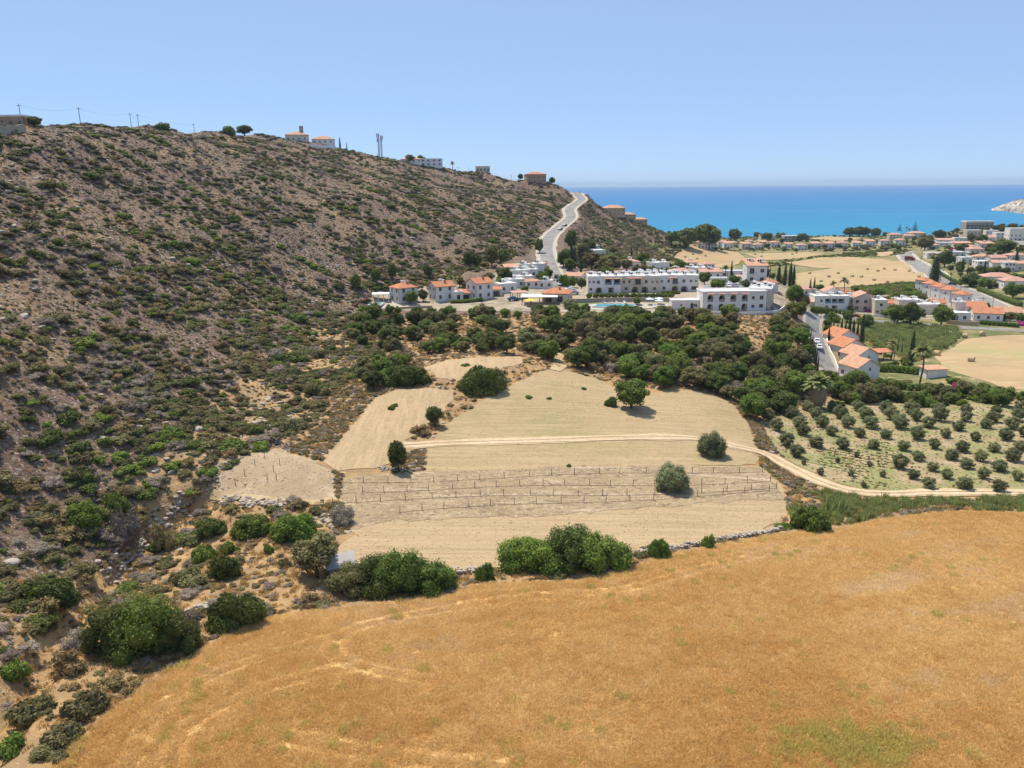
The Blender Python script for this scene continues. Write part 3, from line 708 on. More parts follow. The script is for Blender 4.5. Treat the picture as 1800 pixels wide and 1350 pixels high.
SH = {}
def proto(key, me): SH.setdefault(key, []).append(me)
for s in range(4):
    L = dome_lobes(s, 9, h=0.85)
    proto('lentisk', crown('lentisk', L, 900, 0.11, MT['leaf_dark'], s))
    proto('dull', crown('dull_shrub', L, 800, 0.11, MT['leaf_dull'], s + 40))
    proto('green', crown('green_shrub', L, 900, 0.11, MT['leaf_green'], s + 10))
    proto('brown', crown('brown_shrub', dome_lobes(s + 5, 7, h=0.9), 420, 0.13, MT['leaf_brown'], s + 20, asp=0.35))
    proto('grey', crown('grey_shrub', dome_lobes(s + 15, 8, h=0.85), 900, 0.13, MT['twig_grey'], s + 30, asp=0.16, core=0.6))
    proto('cushion', crown('cushion', dome_lobes(s + 9, 5, h=0.8), 130, 0.20, MT['leaf_brown'], s + 50, asp=0.4))
    proto('cushion_green', crown('cushion_green', dome_lobes(s + 9, 5, h=0.8), 140, 0.20, MT['leaf_dull'], s + 60, asp=0.4))
    proto('cushion_grey', crown('cushion_grey', dome_lobes(s + 17, 5, h=0.8), 150, 0.22, MT['twig_grey'], s + 70, asp=0.2, core=0.6))
    proto('tuft', blades('grass_tuft', 34, MT['straw'], s, 0.7, 0.9, 0.045, 0.35))
    proto('rock', rock_mesh('rock', s, MT['rock']))
    proto('big', crown('big_bush', dome_lobes(s + 70, 24, h=0.95, lr=(0.20, 0.34)), 5200, 0.055, MT['leaf_dark'], s + 80))
    proto('big_green', crown('big_green_bush', dome_lobes(s + 75, 22, h=0.95, lr=(0.20, 0.34)), 4200, 0.062, MT['leaf_green'], s + 85))
    proto('tree_dark', crown('tree_dark', crown_lobes(s, 16, zc=1.05, rz=0.85), 2600, 0.075, MT['leaf_dark'], s + 90))
    proto('tree_green', crown('tree_green', crown_lobes(s + 4, 16, zc=1.05, rz=0.85), 2600, 0.075, MT['leaf_green'], s + 95))
    proto('tree_dull', crown('tree_dull', crown_lobes(s + 8, 16, zc=1.05, rz=0.85), 2600, 0.075, MT['leaf_dull'], s + 99))
    proto('olive', crown('olive', crown_lobes(s + 12, 19, zc=0.95, rz=0.95, lr=(0.24, 0.40)), 2600, 0.07, MT['leaf_olive'], s + 110, core=0.66, asp=0.4, shell=(0.65, 1.12)))
    proto('olive_dome', crown('olive_dome', dome_lobes(s + 81, 22, h=1.7, lr=(0.2, 0.33)), 3600, 0.062, MT['leaf_olive'], s + 115, asp=0.4))
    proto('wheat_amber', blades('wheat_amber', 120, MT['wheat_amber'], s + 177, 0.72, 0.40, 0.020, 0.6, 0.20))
    proto('cypress', crown('cypress', [((0, 0, z), (0.5 * math.sin(math.pi * min(1, (z + 0.55) / 5.0) ** 0.6) ** 0.7 + 0.08,) * 2 + (0.55,)) for z in np.arange(0.3, 4.4, 0.32)], 1300, 0.10, MT['cypress_leaf'], s + 120, up=0.5, asp=0.3))
    proto('bright', crown('bright_bush', dome_lobes(s + 33, 9, h=0.95), 900, 0.11, MT['leaf_bright'], s + 130))
    proto('magenta', crown('bougainvillea', dome_lobes(s + 35, 8, h=0.9), 600, 0.12, MT['magenta'], s + 140))
    proto('reed', blades('reed_clump', 60, MT['reed_leaf'], s + 150, 0.8, 2.0, 0.05, 0.22))
    proto('stem', blades('stem', 20, MT['straw'], s + 160, 0.2, 1, 0.02, 0.2))
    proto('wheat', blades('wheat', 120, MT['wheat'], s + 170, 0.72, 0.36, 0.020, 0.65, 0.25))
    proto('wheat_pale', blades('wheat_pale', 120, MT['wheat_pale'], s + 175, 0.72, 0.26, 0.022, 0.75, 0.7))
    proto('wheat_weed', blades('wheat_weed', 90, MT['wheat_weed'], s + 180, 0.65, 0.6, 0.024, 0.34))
for s in range(2):
    proto('norfolk', crown('norfolk_pine', [((0, 0, z), ((4.6 - z) * 0.30, (4.6 - z) * 0.30, 0.10)) for z in np.arange(0.6, 4.4, 0.34)], 1200, 0.11, MT['cypress_leaf'], s + 200, core=0.5))
    proto('pine', crown('coast_pine', crown_lobes(s + 60, 22, zc=1.0, rz=0.75, lr=(0.2, 0.36)), 2800, 0.08, MT['leaf_dark'], s + 210))
    proto('euc', crown('eucalyptus', crown_lobes(s + 66, 20, zc=1.6, rz=1.35, lr=(0.26, 0.44)), 2600, 0.085, MT['leaf_dull'], s + 220, core=0.6))
def trunk_mesh(name, h, r, seed, limbs=4, spread=0.5):
    q = random.Random(seed); b = MB()
    b.tube([(0, 0, -0.4), (q.uniform(-.05, .05) * h, q.uniform(-.05, .05) * h, h * 0.5), (q.uniform(-.1, .1) * h, q.uniform(-.1, .1) * h, h)], [r * 1.3, r, r * 0.75], 7)
    for k in range(limbs):
        a = 2 * math.pi * k / limbs + q.uniform(-.4, .4); z0 = h * q.uniform(0.45, 0.9); L = spread * q.uniform(0.8, 1.2)
        b.tube([(0, 0, z0), (math.cos(a) * L * .5, math.sin(a) * L * .5, z0 + L * .45), (math.cos(a) * L, math.sin(a) * L, z0 + L * 0.85)], [r * .6, r * .4, r * .15], 5)
    return mesh_from(name, b.v, b.f, MT['bark'], True)
TR = [trunk_mesh('trunk', 0.75, 0.075, s, 5, 0.75) for s in range(3)]
TRC = trunk_mesh('trunk', 0.8, 0.08, 9, 0)
TRE = trunk_mesh('trunk', 1.5, 0.06, 11, 6, 0.8)

def tree(name, label, kind, p, rx, rz=None, group=None, cat='tree', crown_name='crown', tmesh=None, rot=None):
    """trunk and crown; rx = crown radius in metres, rz = vertical scale"""
    rz = rz or rx
    root = empty(name, p, random.uniform(0, 6.28) if rot is None else rot)
    tag(root, label, cat, group)
    t = ob('trunk', tmesh or random.choice(TR), root); t.scale = (rx, rx, rz)
    c = ob(crown_name, random.choice(SH[kind]), root); c.scale = (rx, rx, rz)
    return root
def bush(name, label, kind, p, rx, ry, h, group=None, cat='shrub', rot=0.0):
    o = ob(name, random.choice(SH[kind])); o.location = (p[0], p[1], p[2] - 0.12 * h)
    o.scale = (rx, ry, h); o.rotation_euler = (0, 0, rot)
    return tag(o, label, cat, group)
def pixbox(px, py, wpx, top):
    """ground point under a plant's middle, half width and height, from its outline in the picture"""
    g = G(px, py); k = mpp(g); r = wpx * k / 2
    dep = math.atan2(CAMZ - g.z, math.hypot(g.x, g.y))
    f = Vector((g.x, g.y, 0)).normalized() * (r * 0.75)
    p = Vector((g.x + f.x, g.y + f.y, 0)); p.z = float(H(p.x, p.y))
    rise = (py - top) * k
    h = max(0.6 * r, (rise - 0.75 * r * math.sin(dep)) / math.cos(dep))
    return p, r, h
def gpu_scatter(name, P, scv, rz, idx, meshes, label, cat, tilt=None):
    """one object of thousands of instances"""
    pc = bpy.data.collections.new(name + '_shapes')
    for i, m in enumerate(meshes):
        pc.objects.link(bpy.data.objects.new('%s_shape_%02d' % (name, i), m))
    me = bpy.data.meshes.new(name); me.from_pydata(P.tolist(), [], []); me.update()
    a = me.attributes.new('scv', 'FLOAT_VECTOR', 'POINT'); a.data.foreach_set('vector', scv.astype(np.float32).ravel())
    e = np.zeros((len(P), 3), np.float32); e[:, 2] = rz
    if tilt is not None: e[:, 0] = tilt[:, 0]; e[:, 1] = tilt[:, 1]
    a = me.attributes.new('rot', 'FLOAT_VECTOR', 'POINT'); a.data.foreach_set('vector', e.ravel())
    a = me.attributes.new('idx', 'INT', 'POINT'); a.data.foreach_set('value', idx.astype(np.int32))
    o = ob(name, me); tag(o, label, cat, kind='stuff')
    ng = bpy.data.node_groups.new(name, 'GeometryNodeTree')
    ng.interface.new_socket('Geometry', in_out='INPUT', socket_type='NodeSocketGeometry'); ng.interface.new_socket('Geometry', in_out='OUTPUT', socket_type='NodeSocketGeometry')
    N = ng.nodes; L = ng.links; gi = N.new('NodeGroupInput'); go = N.new('NodeGroupOutput')
    ci = N.new('GeometryNodeCollectionInfo'); ci.inputs['Collection'].default_value = pc; ci.inputs['Separate Children'].default_value = True; ci.inputs['Reset Children'].default_value = True
    ip = N.new('GeometryNodeInstanceOnPoints'); ip.inputs['Pick Instance'].default_value = True
    def at(nm, ty):
        n = N.new('GeometryNodeInputNamedAttribute'); n.data_type = ty; n.inputs['Name'].default_value = nm; return n.outputs['Attribute']
    L.new(gi.outputs[0], ip.inputs['Points']); L.new(ci.outputs[0], ip.inputs['Instance']); L.new(at('idx', 'INT'), ip.inputs['Instance Index'])
    e2r = N.new('FunctionNodeEulerToRotation'); L.new(at('rot', 'FLOAT_VECTOR'), e2r.inputs[0]); L.new(e2r.outputs[0], ip.inputs['Rotation'])
    L.new(at('scv', 'FLOAT_VECTOR'), ip.inputs['Scale']); L.new(ip.outputs[0], go.inputs[0])
    md = o.modifiers.new('scatter', 'NODES'); md.node_group = ng
    return o
ORD = ['first', 'second', 'third', 'fourth', 'fifth', 'sixth', 'seventh', 'eighth', 'ninth', 'tenth', 'eleventh', 'twelfth', 'thirteenth', 'fourteenth', 'fifteenth', 'sixteenth', 'seventeenth', 'eighteenth', 'nineteenth', 'twentieth']
ORD += ['%s-%s' % (t, o) for t in ('twenty', 'thirty', 'forty', 'fifty') for o in ORD[:9]]
def project_np(P):
    v = (P - np.array([0, 0, CAMZ])) @ CMn
    return W0 / 2 + F0 * v[:, 0] / -v[:, 2], H0 / 2 - F0 * v[:, 1] / -v[:, 2], -v[:, 2]
# ---------------------------------------------------------------- scattered scrub on the hillside
def uni(n, x0, x1, y0, y1):
    x = rng.uniform(x0, x1, n); y = rng.uniform(y0, y1, n); return x, y
def base_x(y): return np.interp(y, [0, 75, 118, 160, 205, 262, 312, 355, 405, 470, 545, 640, 760, 800], [-50, -50, -47, -40, -34, -42, -32, -8, 8, 15, 32, 46, 175, 180])
def ridge_x(y): return np.interp(y, [0, 262, 560, 600, 640, 690, 720, 760], [-175, -182, -168, -145, -105, -35, 40, 60])
NOPLANT = ['wheat', 'low', 'mid', 'left', 'upper', 'knoll', 'olive', 'village', 'bale_right', 'hay_a', 'hay_b', 'hay_c', 'hay_d', 'hay_e', 'hay_f']
def clear(x, y, road=7.0):
    k = np.ones(x.shape, bool)
    for r in NOPLANT: k &= ~region(r, x, y)
    k &= seg_dist([(p.x, p.y) for p in ROAD], x, y) > road
    k &= seg_dist(TRACK, x, y) > 2.2
    return k
def hill_pts(near, far):
    """random ground points on the hill: 'near' and 'far' are numbers per square metre"""
    out = []
    for (y0, y1, d) in ((30, 130, near), (130, 230, near * 0.92), (230, 330, near * 0.7 + far * 0.3), (330, 450, near * 0.25 + far * 0.75), (450, 600, far), (600, 800, far * 0.85)):
        n = int(375 * (y1 - y0) * d); x, y = uni(n, -185, 190, y0, y1)
        m = (x < base_x(y)) & (x > ridge_x(y))
        # the flank on the sea side of the hill road
        m |= (y > 400) & (x > np.interp(y, [400, 800], [30, 60])) & (x < np.interp(y, [400, 480, 640, 790], [55, 90, 150, 180]))
        x, y = x[m], y[m]; m = clear(x, y); out.append((x[m], y[m]))
    return np.concatenate([o[0] for o in out]), np.concatenate([o[1] for o in out])
clump = lambda x, y: fbm(x, y, 16, 3, 41)
x, y = hill_pts(0.95, 0.62)
cl = clump(x, y); zz = H(x, y)
low = np.clip((62 - zz) / 30, 0, 1)                      # denser scrub low on the slope
gd_ = seg_dist(gul, x, y)
keep = rng.uniform(size=len(x)) < np.clip(0.17 + 0.70 * cl + 0.14 * low - 0.08 * np.clip((zz - 66) / 20, 0, 1), 0.05, 0.85) * np.where(y < 125, 0.8, 1.0)
keep &= gd_ > 2.0
x, y, cl, zz, low = x[keep], y[keep], cl[keep], zz[keep], low[keep]
r = rng.gamma(1.6, 0.36, len(x)) + 0.30 + 0.45 * low * rng.uniform(size=len(x)); r = np.clip(r, 0.3, 2.9)
kind = rng.choice(6, len(x), p=[0.16, 0.38, 0.06, 0.20, 0.18, 0.02])
kind[(kind == 3) & (zz > 70)] = 4
up_ = (zz > 66) & (kind < 3) & (rng.uniform(size=len(x)) < 0.35); kind[up_] = 4; r[up_] *= 0.7
# thickets: many shrubs of one kind grown together, stretched down the slope
cx, cy = hill_pts(0.004, 0.0032); tx, ty, tk, tr = [], [], [], []
for a, b in zip(cx, cy):
    kd_ = rng.choice(6, p=[0.24, 0.42, 0.12, 0.08, 0.10, 0.04]); m = int(rng.integers(7, 26)); el = rng.uniform(2.0, 6.5)
    tx.append(a + rng.normal(size=m) * el); ty.append(b + rng.normal(size=m) * el * rng.uniform(0.25, 0.6)); tk.append(np.full(m, kd_)); tr.append(rng.uniform(0.7, 1.7, m))
tx, ty, tk, tr = map(np.concatenate, (tx, ty, tk, tr)); ok = clear(tx, ty) & (seg_dist(gul, tx, ty) > 2.0) & (tx < base_x(ty)) & (tx > ridge_x(ty)); tx, ty, tk, tr = tx[ok], ty[ok], tk[ok], tr[ok]
x = np.concatenate([x, tx]); y = np.concatenate([y, ty]); kind = np.concatenate([kind, tk]); r = np.concatenate([r, tr]); zz = H(x, y)
P = np.stack([x, y, zz - 0.06], 1)
sx, sy, dep = project_np(P)
size = np.where(kind < 3, r / dep, 0) * ((sx > 0) & (sx < 1800) & (sy > 150) & (sy < 1350))
names = ['lentisk', 'dull', 'green', 'brown', 'grey', 'bright']
order = np.argsort(-size)[:240]
sizeg = np.where((kind == 3) | (kind == 4), r / dep, 0) * ((sx > 0) & (sx < 1800) & (sy < 1350))
order2 = np.argsort(-sizeg)[:90]
ind = set(order.tolist()) | set(order2.tolist())
kindw = 5
word = {5: 'yellow green', 0: 'dark green', 1: 'dull olive', 2: 'mid green', 3: 'brown leafed', 4: 'bare grey'}
for i in sorted(ind):
    i = int(i); px, py = sx[i], sy[i]
    if zz[i] > 84: where = 'just below the rocky rim of the hill'
    elif zz[i] > 62: where = 'on the upper slope of the left hill'
    elif zz[i] > 44: where = 'halfway up the left hillside'
    elif y[i] > 200: where = 'low on the slope above the white villas'
    elif y[i] > 130: where = 'at the hill foot beside the terrace field'
    else: where = 'at the hill foot left of the bare knoll'
    side = 'near the left edge' if px < 220 else ('' if px < 520 else 'further right')
    if len(where.split()) > 8: side = ''
    elif len(where.split()) > 7: side = {'near the left edge': 'far left', 'further right': 'farther right'}.get(side, '')
    big = 'wide' if r[i] > 1.9 else ('middling' if r[i] > 1.4 else 'small')
    o = bush('hillside_shrub', ' '.join(('%s %s shrub %s %s' % (big, word[int(kind[i])], where, side)).split()), names[int(kind[i])], (x[i], y[i], zz[i]), r[i], r[i] * rng.uniform(0.8, 1.2), r[i] * rng.uniform(0.7, 0.95), 'shrubs scattered over the left hillside', rot=rng.uniform(0, 6.28))
rest = np.array([i for i in range(len(x)) if i not in ind])
meshes = [m for n in names for m in SH[n]]
gpu_scatter('hillside_scrub', P[rest], np.stack([r[rest], r[rest] * rng.uniform(0.8, 1.25, len(rest)), r[rest] * rng.uniform(0.6, 0.9, len(rest))], 1), rng.uniform(0, 6.28, len(rest)),
            kind[rest] * 4 + rng.integers(0, 4, len(rest)), meshes, 'countless low shrubs covering the rocky left hillside', 'scrub')
# small cushions and dry tufts between the shrubs
x, y = hill_pts(1.7, 0.6)
keep = rng.uniform(size=len(x)) < np.clip(0.42 - 0.5 * clump(x, y), 0.1, 0.8); x, y = x[keep], y[keep]
zz = H(x, y); n = len(x); r = rng.uniform(0.16, 0.5, n)
kd = rng.choice(4, n, p=[0.35, 0.22, 0.27, 0.16])
gpu_scatter('dry_cushion_plants', np.stack([x, y, zz - 0.03], 1), np.stack([r, r, r * rng.uniform(0.7, 1.1, n)], 1), rng.uniform(0, 6.28, n), kd * 4 + rng.integers(0, 4, n),
            SH['cushion'] + SH['cushion_green'] + SH['cushion_grey'] + SH['tuft'], 'small dry cushion plants between the hillside shrubs', 'undergrowth')
# loose limestone
x, y = hill_pts(1.0, 0.4)
zz = H(x, y); rk = fbm(x, y, 26, 3, 88) + np.clip((zz - 80) / 60, 0, 0.4)
keep = rng.uniform(size=len(x)) < np.clip(0.14 + 0.9 * rk, 0.02, 0.7); x, y, zz = x[keep], y[keep], zz[keep]
n = len(x); r = rng.gamma(2.2, 0.11, n) + 0.10; r = np.clip(r, 0.12, 1.3)
P = np.stack([x, y, zz], 1); sx, sy, dep = project_np(P); vis = (r / dep) * ((sx > 0) & (sx < 1800) & (sy > 200) & (sy < 1350))
order = set(np.argsort(-vis)[:40].tolist())
for i in sorted(order):
    i = int(i); o = ob('boulder', random.choice(SH['rock'])); o.location = (x[i], y[i], zz[i] + 0.1 * r[i]); o.scale = (r[i] * 1.3, r[i], r[i]); o.rotation_euler = (rng.uniform(-.3, .3), rng.uniform(-.3, .3), rng.uniform(0, 6.28))
    wh = 'near the rim of the left hill' if zz[i] > 80 else ('on the middle of the left slope' if zz[i] > 48 else 'low on the left slope')
    tag(o, '%s pale limestone boulder lying among shrubs %s' % ('large' if r[i] > 0.9 else 'medium', wh), 'boulder', 'boulders on the left hillside')
rest = np.array([i for i in range(n) if i not in order])
gpu_scatter('loose_stones', P[rest], np.stack([r[rest] * rng.uniform(0.8, 1.5, len(rest)), r[rest], r[rest] * rng.uniform(0.5, 0.9, len(rest))], 1), rng.uniform(0, 6.28, len(rest)), rng.integers(0, 4, len(rest)), SH['rock'],
            'loose pale stones strewn over the hillside', 'stones')

# ---------------------------------------------------------------- dry grass and weeds of the lower ground
SCR = GP([(0,1350),(95,1345),(285,1190),(480,1084),(600,1070),(830,1035),(1110,1003),(1390,935),(1380,900),(1330,936),(1110,974),(870,1002),(640,1000),(590,985),(590,880),(520,884),(400,876),(330,870),(200,900),(80,960),(0,1040)])
x, y = uni(30000, -75, 60, 45, 150); k = inside(SCR, x, y) & ~region('wheat', x, y) & ~region('low', x, y); x, y = x[k], y[k]
kk = rng.uniform(size=len(x)) < np.clip(0.55 + 0.7 * fbm(x, y, 9, 3, 12), 0.1, 1); x, y = x[kk], y[kk]
n = len(x); r = rng.uniform(0.25, 0.7, n); kd = rng.choice(4, n, p=[0.72, 0.10, 0.10, 0.08])
gpu_scatter('dry_grass', np.stack([x, y, H(x, y) - 0.03], 1), np.stack([r, r, r * rng.uniform(0.6, 1.0, n)], 1), rng.uniform(0, 6.28, n), kd * 4 + rng.integers(0, 4, n), SH['tuft'] + SH['cushion'] + SH['cushion_grey'] + SH['cushion_green'],
            'tall dry orange grass between the wheat field and the gully', 'dry grass')
x, y = uni(2600, -75, 20, 45, 150); k = inside(SCR, x, y) & clear(x, y) & (seg_dist(gul, x, y) > 1.5) & (fbm(x, y, 11, 2, 55) > -0.12); x, y = x[k], y[k]; n = len(x); r = rng.gamma(2.0, 0.25, n) + 0.3
gpu_scatter('gully_brush', np.stack([x, y, H(x, y) - 0.05], 1), np.stack([r, r, r * rng.uniform(0.6, 0.95, n)], 1), rng.uniform(0, 6.28, n), rng.integers(0, 20, n), SH['dull'] + SH['brown'] + SH['grey'] + SH['brown'] + SH['dull'], 'tangled low brush in the dry grass beside the gully', 'brush')
# straw and scrub on terrace edges between the fields and under the bank trees
BANK = GP([(600,560),(640,548),(740,550),(900,552),(1000,553),(1240,556),(1385,556),(1420,600),(1436,660),(1420,710),(1380,745),(1320,745),(1290,712),(1200,684),(1100,680),(1010,655),(975,646),(900,677),(800,736),(757,776),(747,830),(690,832),(700,800),(720,776),(800,700),(760,682),(700,684),(640,720),(560,812),(540,800),(600,700)])
x, y = uni(30000, -75, 125, 110, 275); k = inside(BANK, x, y) & clear(x, y); x, y = x[k], y[k]
n = len(x); r = rng.uniform(0.25, 0.75, n); kd = rng.choice(5, n, p=[0.45, 0.18, 0.15, 0.14, 0.08])
gpu_scatter('bank_undergrowth', np.stack([x, y, H(x, y) - 0.03], 1), np.stack([r, r, r * rng.uniform(0.6, 1.1, n)], 1), rng.uniform(0, 6.28, n), kd * 4 + rng.integers(0, 4, n), SH['tuft'] + SH['cushion'] + SH['cushion_grey'] + SH['cushion_green'] + SH['rock'],
            'straw and low scrub on the banks around the mown fields', 'undergrowth')
def edge_scrub(name, poly, n, label):
    Pw = GP(poly); xs = [p[0] for p in Pw]; ys = [p[1] for p in Pw]
    x, y = uni(n * 6, min(xs), max(xs), min(ys), max(ys)); k = inside(Pw, x, y) & clear(x, y); x, y = x[k][:n], y[k][:n]; m = len(x)
    ms = SH['tuft'] + SH['tuft'] + SH['cushion'] + SH['cushion_green'] + SH['cushion_grey'] + SH['brown'][:2] + SH['rock'][:2]
    r = rng.uniform(0.22, 0.8, m); gpu_scatter(name, np.stack([x, y, H(x, y) - 0.03], 1), np.stack([r, r, r * rng.uniform(0.6, 1.0, m)], 1), rng.uniform(0, 6.28, m), rng.integers(0, len(ms), m), ms, label, 'undergrowth')
edge_scrub('terrace_edge_scrub', [(480,786),(540,803),(562,812),(600,770),(640,722),(662,694),(700,682),(745,660),(742,632),(690,650),(640,680),(590,735),(530,780)], 900, 'dry scrub between the hill foot and the terrace field')
edge_scrub('grove_edge_scrub', [(1288,708),(1335,742),(1362,792),(1410,824),(1440,846),(1400,850),(1375,850),(1340,822),(1332,790),(1318,745)], 900, 'dry weeds between the mown field and the olive grove')
edge_scrub('hill_foot_scrub', [(495,792),(525,748),(570,700),(620,652),(670,640),(640,690),(590,745),(545,804)], 700, 'dry scrub at the hill foot above the knoll')
edge_scrub('knoll_edge_scrub', [(585,826),(604,838),(598,872),(606,905),(618,937),(590,940),(575,900),(585,886),(590,850)], 160, 'dry weeds between the knoll and the vineyard')
edge_scrub('mid_edge_scrub', [(690,800),(735,790),(748,790),(745,830),(690,832)], 260, 'dry weeds around the end of the track')
# wheat
x, y = uni(170000, -66, 190, 18, 140); k = region('wheat', x, y) & (np.abs(x) < 0.85 * y + 26); x, y = x[k], y[k]
n = len(x); pale = fbm(x, y, 24, 4, 61) + 0.55 * np.exp(-(seg_dist(GP([(1500,1045),(1570,1030),(1600,1010)]), x, y) / 2.0) ** 2)
gx_, gy_ = G(1530, 1310)[:2]; weed = 0.75 * np.exp(-(((x - gx_) / 7) ** 2 + ((y - gy_) / 3.5) ** 2)) + 0.3 * fbm(x, y, 12, 3, 71)
dB = seg_dist(WP['wheat'][:26], x, y); streak = vnoise(dB, x * 0.05 + y * 0.03, 1.7, 8) + 0.7 * vnoise(dB, x * 0.12, 0.8, 18)
ad = np.minimum.reduce([seg_dist(a, x, y) for a in WHEAT_RUTS])
pale = pale + 0.45 * np.exp(-(ad / 0.6) ** 2) + 0.55 * streak
ok = (ad > 0.36) | (rng.uniform(size=len(ad)) < 0.15)
x, y, pale, weed, streak, ad = [q[ok] for q in (x, y, pale, weed, streak, ad)]; n = len(x)
kd = np.where(weed + rng.normal(size=n) * 0.20 > 0.50, 2, np.where(pale + rng.normal(size=n) * 0.12 > 0.36, 1, np.where(pale + rng.normal(size=n) * 0.2 < -0.12, 3, 0)))
flow = fbm(x, y, 30, 3, 66) * 8
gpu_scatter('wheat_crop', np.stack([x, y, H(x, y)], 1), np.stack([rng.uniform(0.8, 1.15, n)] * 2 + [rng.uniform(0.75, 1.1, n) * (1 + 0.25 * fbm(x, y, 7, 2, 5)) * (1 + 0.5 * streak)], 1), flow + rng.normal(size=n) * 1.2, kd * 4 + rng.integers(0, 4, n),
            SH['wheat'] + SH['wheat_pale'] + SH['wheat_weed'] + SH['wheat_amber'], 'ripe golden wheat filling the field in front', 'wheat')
# reeds and weeds along the ditch by the track
RD = GP([(1378,850),(1400,840),(1440,862),(1500,876),(1600,880),(1810,876),(1810,902),(1700,898),(1560,910),(1480,922),(1440,925),(1400,925),(1385,900)])
x, y = uni(9000, 35, 125, 95, 150); k = inside(RD, x, y); x, y = x[k], y[k]; n = len(x); r = rng.uniform(0.35, 0.8, n)
kd = np.where(fbm(x, y, 8, 3, 91) > -0.05, 0, rng.choice([1, 2, 3], n))
gpu_scatter('ditch_reeds', np.stack([x, y, H(x, y)], 1), np.stack([r, r, r * rng.uniform(0.5, 1.0, n)], 1), rng.uniform(0, 6.28, n), kd * 4 + rng.integers(0, 4, n), SH['reed'] + SH['tuft'] + SH['cushion_green'] + SH['cushion_grey'],
            'green reeds and weeds along the ditch beside the track', 'reeds')
GR = WP['green_right']
x, y = uni(9000, 105, 230, 220, 330); k = inside(GR, x, y); x, y = x[k], y[k]; n = len(x); r = rng.uniform(0.6, 1.3, n)
gpu_scatter('reed_bed', np.stack([x, y, H(x, y)], 1), np.stack([r, r, r * rng.uniform(0.6, 1.0, n)], 1), rng.uniform(0, 6.28, n), rng.choice([0, 1, 2, 3, 8, 9, 4], n), SH['reed'] + SH['tuft'] + SH['cushion_green'],
            'green reed bed between the cypress row and the lane', 'reeds')
# low weeds on the mown fields and the grove's green plot
PL = GP([(1430,792),(1560,775),(1600,850),(1530,860),(1450,830)])
x, y = uni(12000, 45, 100, 125, 175); k = inside(PL, x, y); x, y = x[k], y[k]; kk = (np.sin((x * 0.5 + y) * 3.3) > -0.1) & (fbm(x, y, 9, 2, 14) > -0.15); x, y = x[kk], y[kk]; n = len(x); r = rng.uniform(0.1, 0.3, n)
gpu_scatter('low_green_weeds', np.stack([x, y, H(x, y) + 0.06], 1), np.stack([r, r, r * 0.6], 1), rng.uniform(0, 6.28, n), rng.integers(0, 8, n), SH['bright'] + SH['cushion_green'], 'low green weeds in rows on the grove plot', 'weeds')
# far valley: shrubs and garden greenery between the houses
def far_scatter(name, poly, n, rr, kinds, label, hk=(0.7, 1.0)):
    Pw = GP(poly); xs = [p[0] for p in Pw]; ys = [p[1] for p in Pw]
    x, y = uni(n * 4, min(xs), max(xs), min(ys), max(ys)); k = inside(Pw, x, y) & clear(x, y, 8); x, y = x[k][:n], y[k][:n]; m = len(x); r = rng.uniform(*rr, m)
    ms = [q for kn in kinds for q in SH[kn]]
    gpu_scatter(name, np.stack([x, y, H(x, y) - 0.1], 1), np.stack([r, r, r * rng.uniform(*hk, m)], 1), rng.uniform(0, 6.28, m), rng.integers(0, len(ms), m), ms, label, 'scrub')
far_scatter('coastal_scrub', [(1200,442),(1230,425),(1300,414),(1450,413),(1600,412),(1640,420),(1600,436),(1500,442),(1430,442),(1300,441)], 1500, (0.8, 2.4), ['lentisk', 'dull', 'green'], 'green scrub around the far row of beach houses')
far_scatter('headland_scrub', [(1640,430),(1640,412),(1690,404),(1800,400),(1800,480),(1740,480),(1690,455)], 1600, (0.9, 2.6), ['lentisk', 'dull', 'green', 'brown'], 'green scrub on the slope at the right edge')
far_scatter('field_edge_scrub', [(1330,464),(1400,455),(1470,448),(1540,440),(1600,438),(1590,447),(1540,452),(1480,451),(1400,462),(1345,472)], 500, (0.7, 2.0), ['lentisk', 'green', 'dull'], 'low scrub along the edges of the far hay fields')
far_scatter('field_corner_scrub', [(1480,490),(1540,484),(1600,497),(1640,505),(1625,520),(1560,520),(1500,512)], 700, (0.8, 2.2), ['green', 'dull', 'bright'], 'green thicket in the corner of the far hay field')

# straw and clods that give the mown and ploughed fields their grain
def field_grain(name, key, n, meshes, rr, label, cat, holes=()):
    Pw = WP[key]; xs = [p[0] for p in Pw]; ys = [p[1] for p in Pw]
    x, y = uni(n * 2, min(xs), max(xs), min(ys), max(ys)); k = inside(Pw, x, y)
    for h in holes: k &= ~region(h, x, y)
    k &= seg_dist(TRACK, x, y) > 1.6
    x, y = x[k][:n], y[k][:n]; m = len(x); r = rng.uniform(*rr, m)
    gpu_scatter(name, np.stack([x, y, H(x, y) + 0.06], 1), np.stack([r * 1.3, r, r * rng.uniform(0.5, 1.0, m)], 1), rng.uniform(0, 6.28, m), rng.integers(0, len(meshes), m), meshes, label, cat)
MT['clod'] = plain('clod', (0.36, 0.27, 0.17), 1.0, 0.2, 3)
clods = [rock_mesh('clod', 60 + i, MT['clod'], 0.7) for i in range(3)]
field_grain('mown_stubble', 'mid', 4500, SH['tuft'], (0.05, 0.12), 'cut straw stubble on the mown field', 'stubble')
field_grain('raked_stubble', 'low', 3000, SH['tuft'], (0.05, 0.12), 'cut straw stubble on the raked field', 'stubble', ('vine',))
field_grain('terrace_stubble', 'left', 1200, SH['tuft'], (0.05, 0.12), 'cut straw on the left terrace field', 'stubble')
field_grain('grove_weeds', 'olive', 7000, SH['tuft'] + clods + SH['cushion_green'][:2], (0.07, 0.24), 'dry weeds and clods between the olive trees', 'weeds')
field_grain('soil_clods', 'vine', 7000, clods, (0.06, 0.20), 'dry soil clods between the vineyard stakes', 'soil')
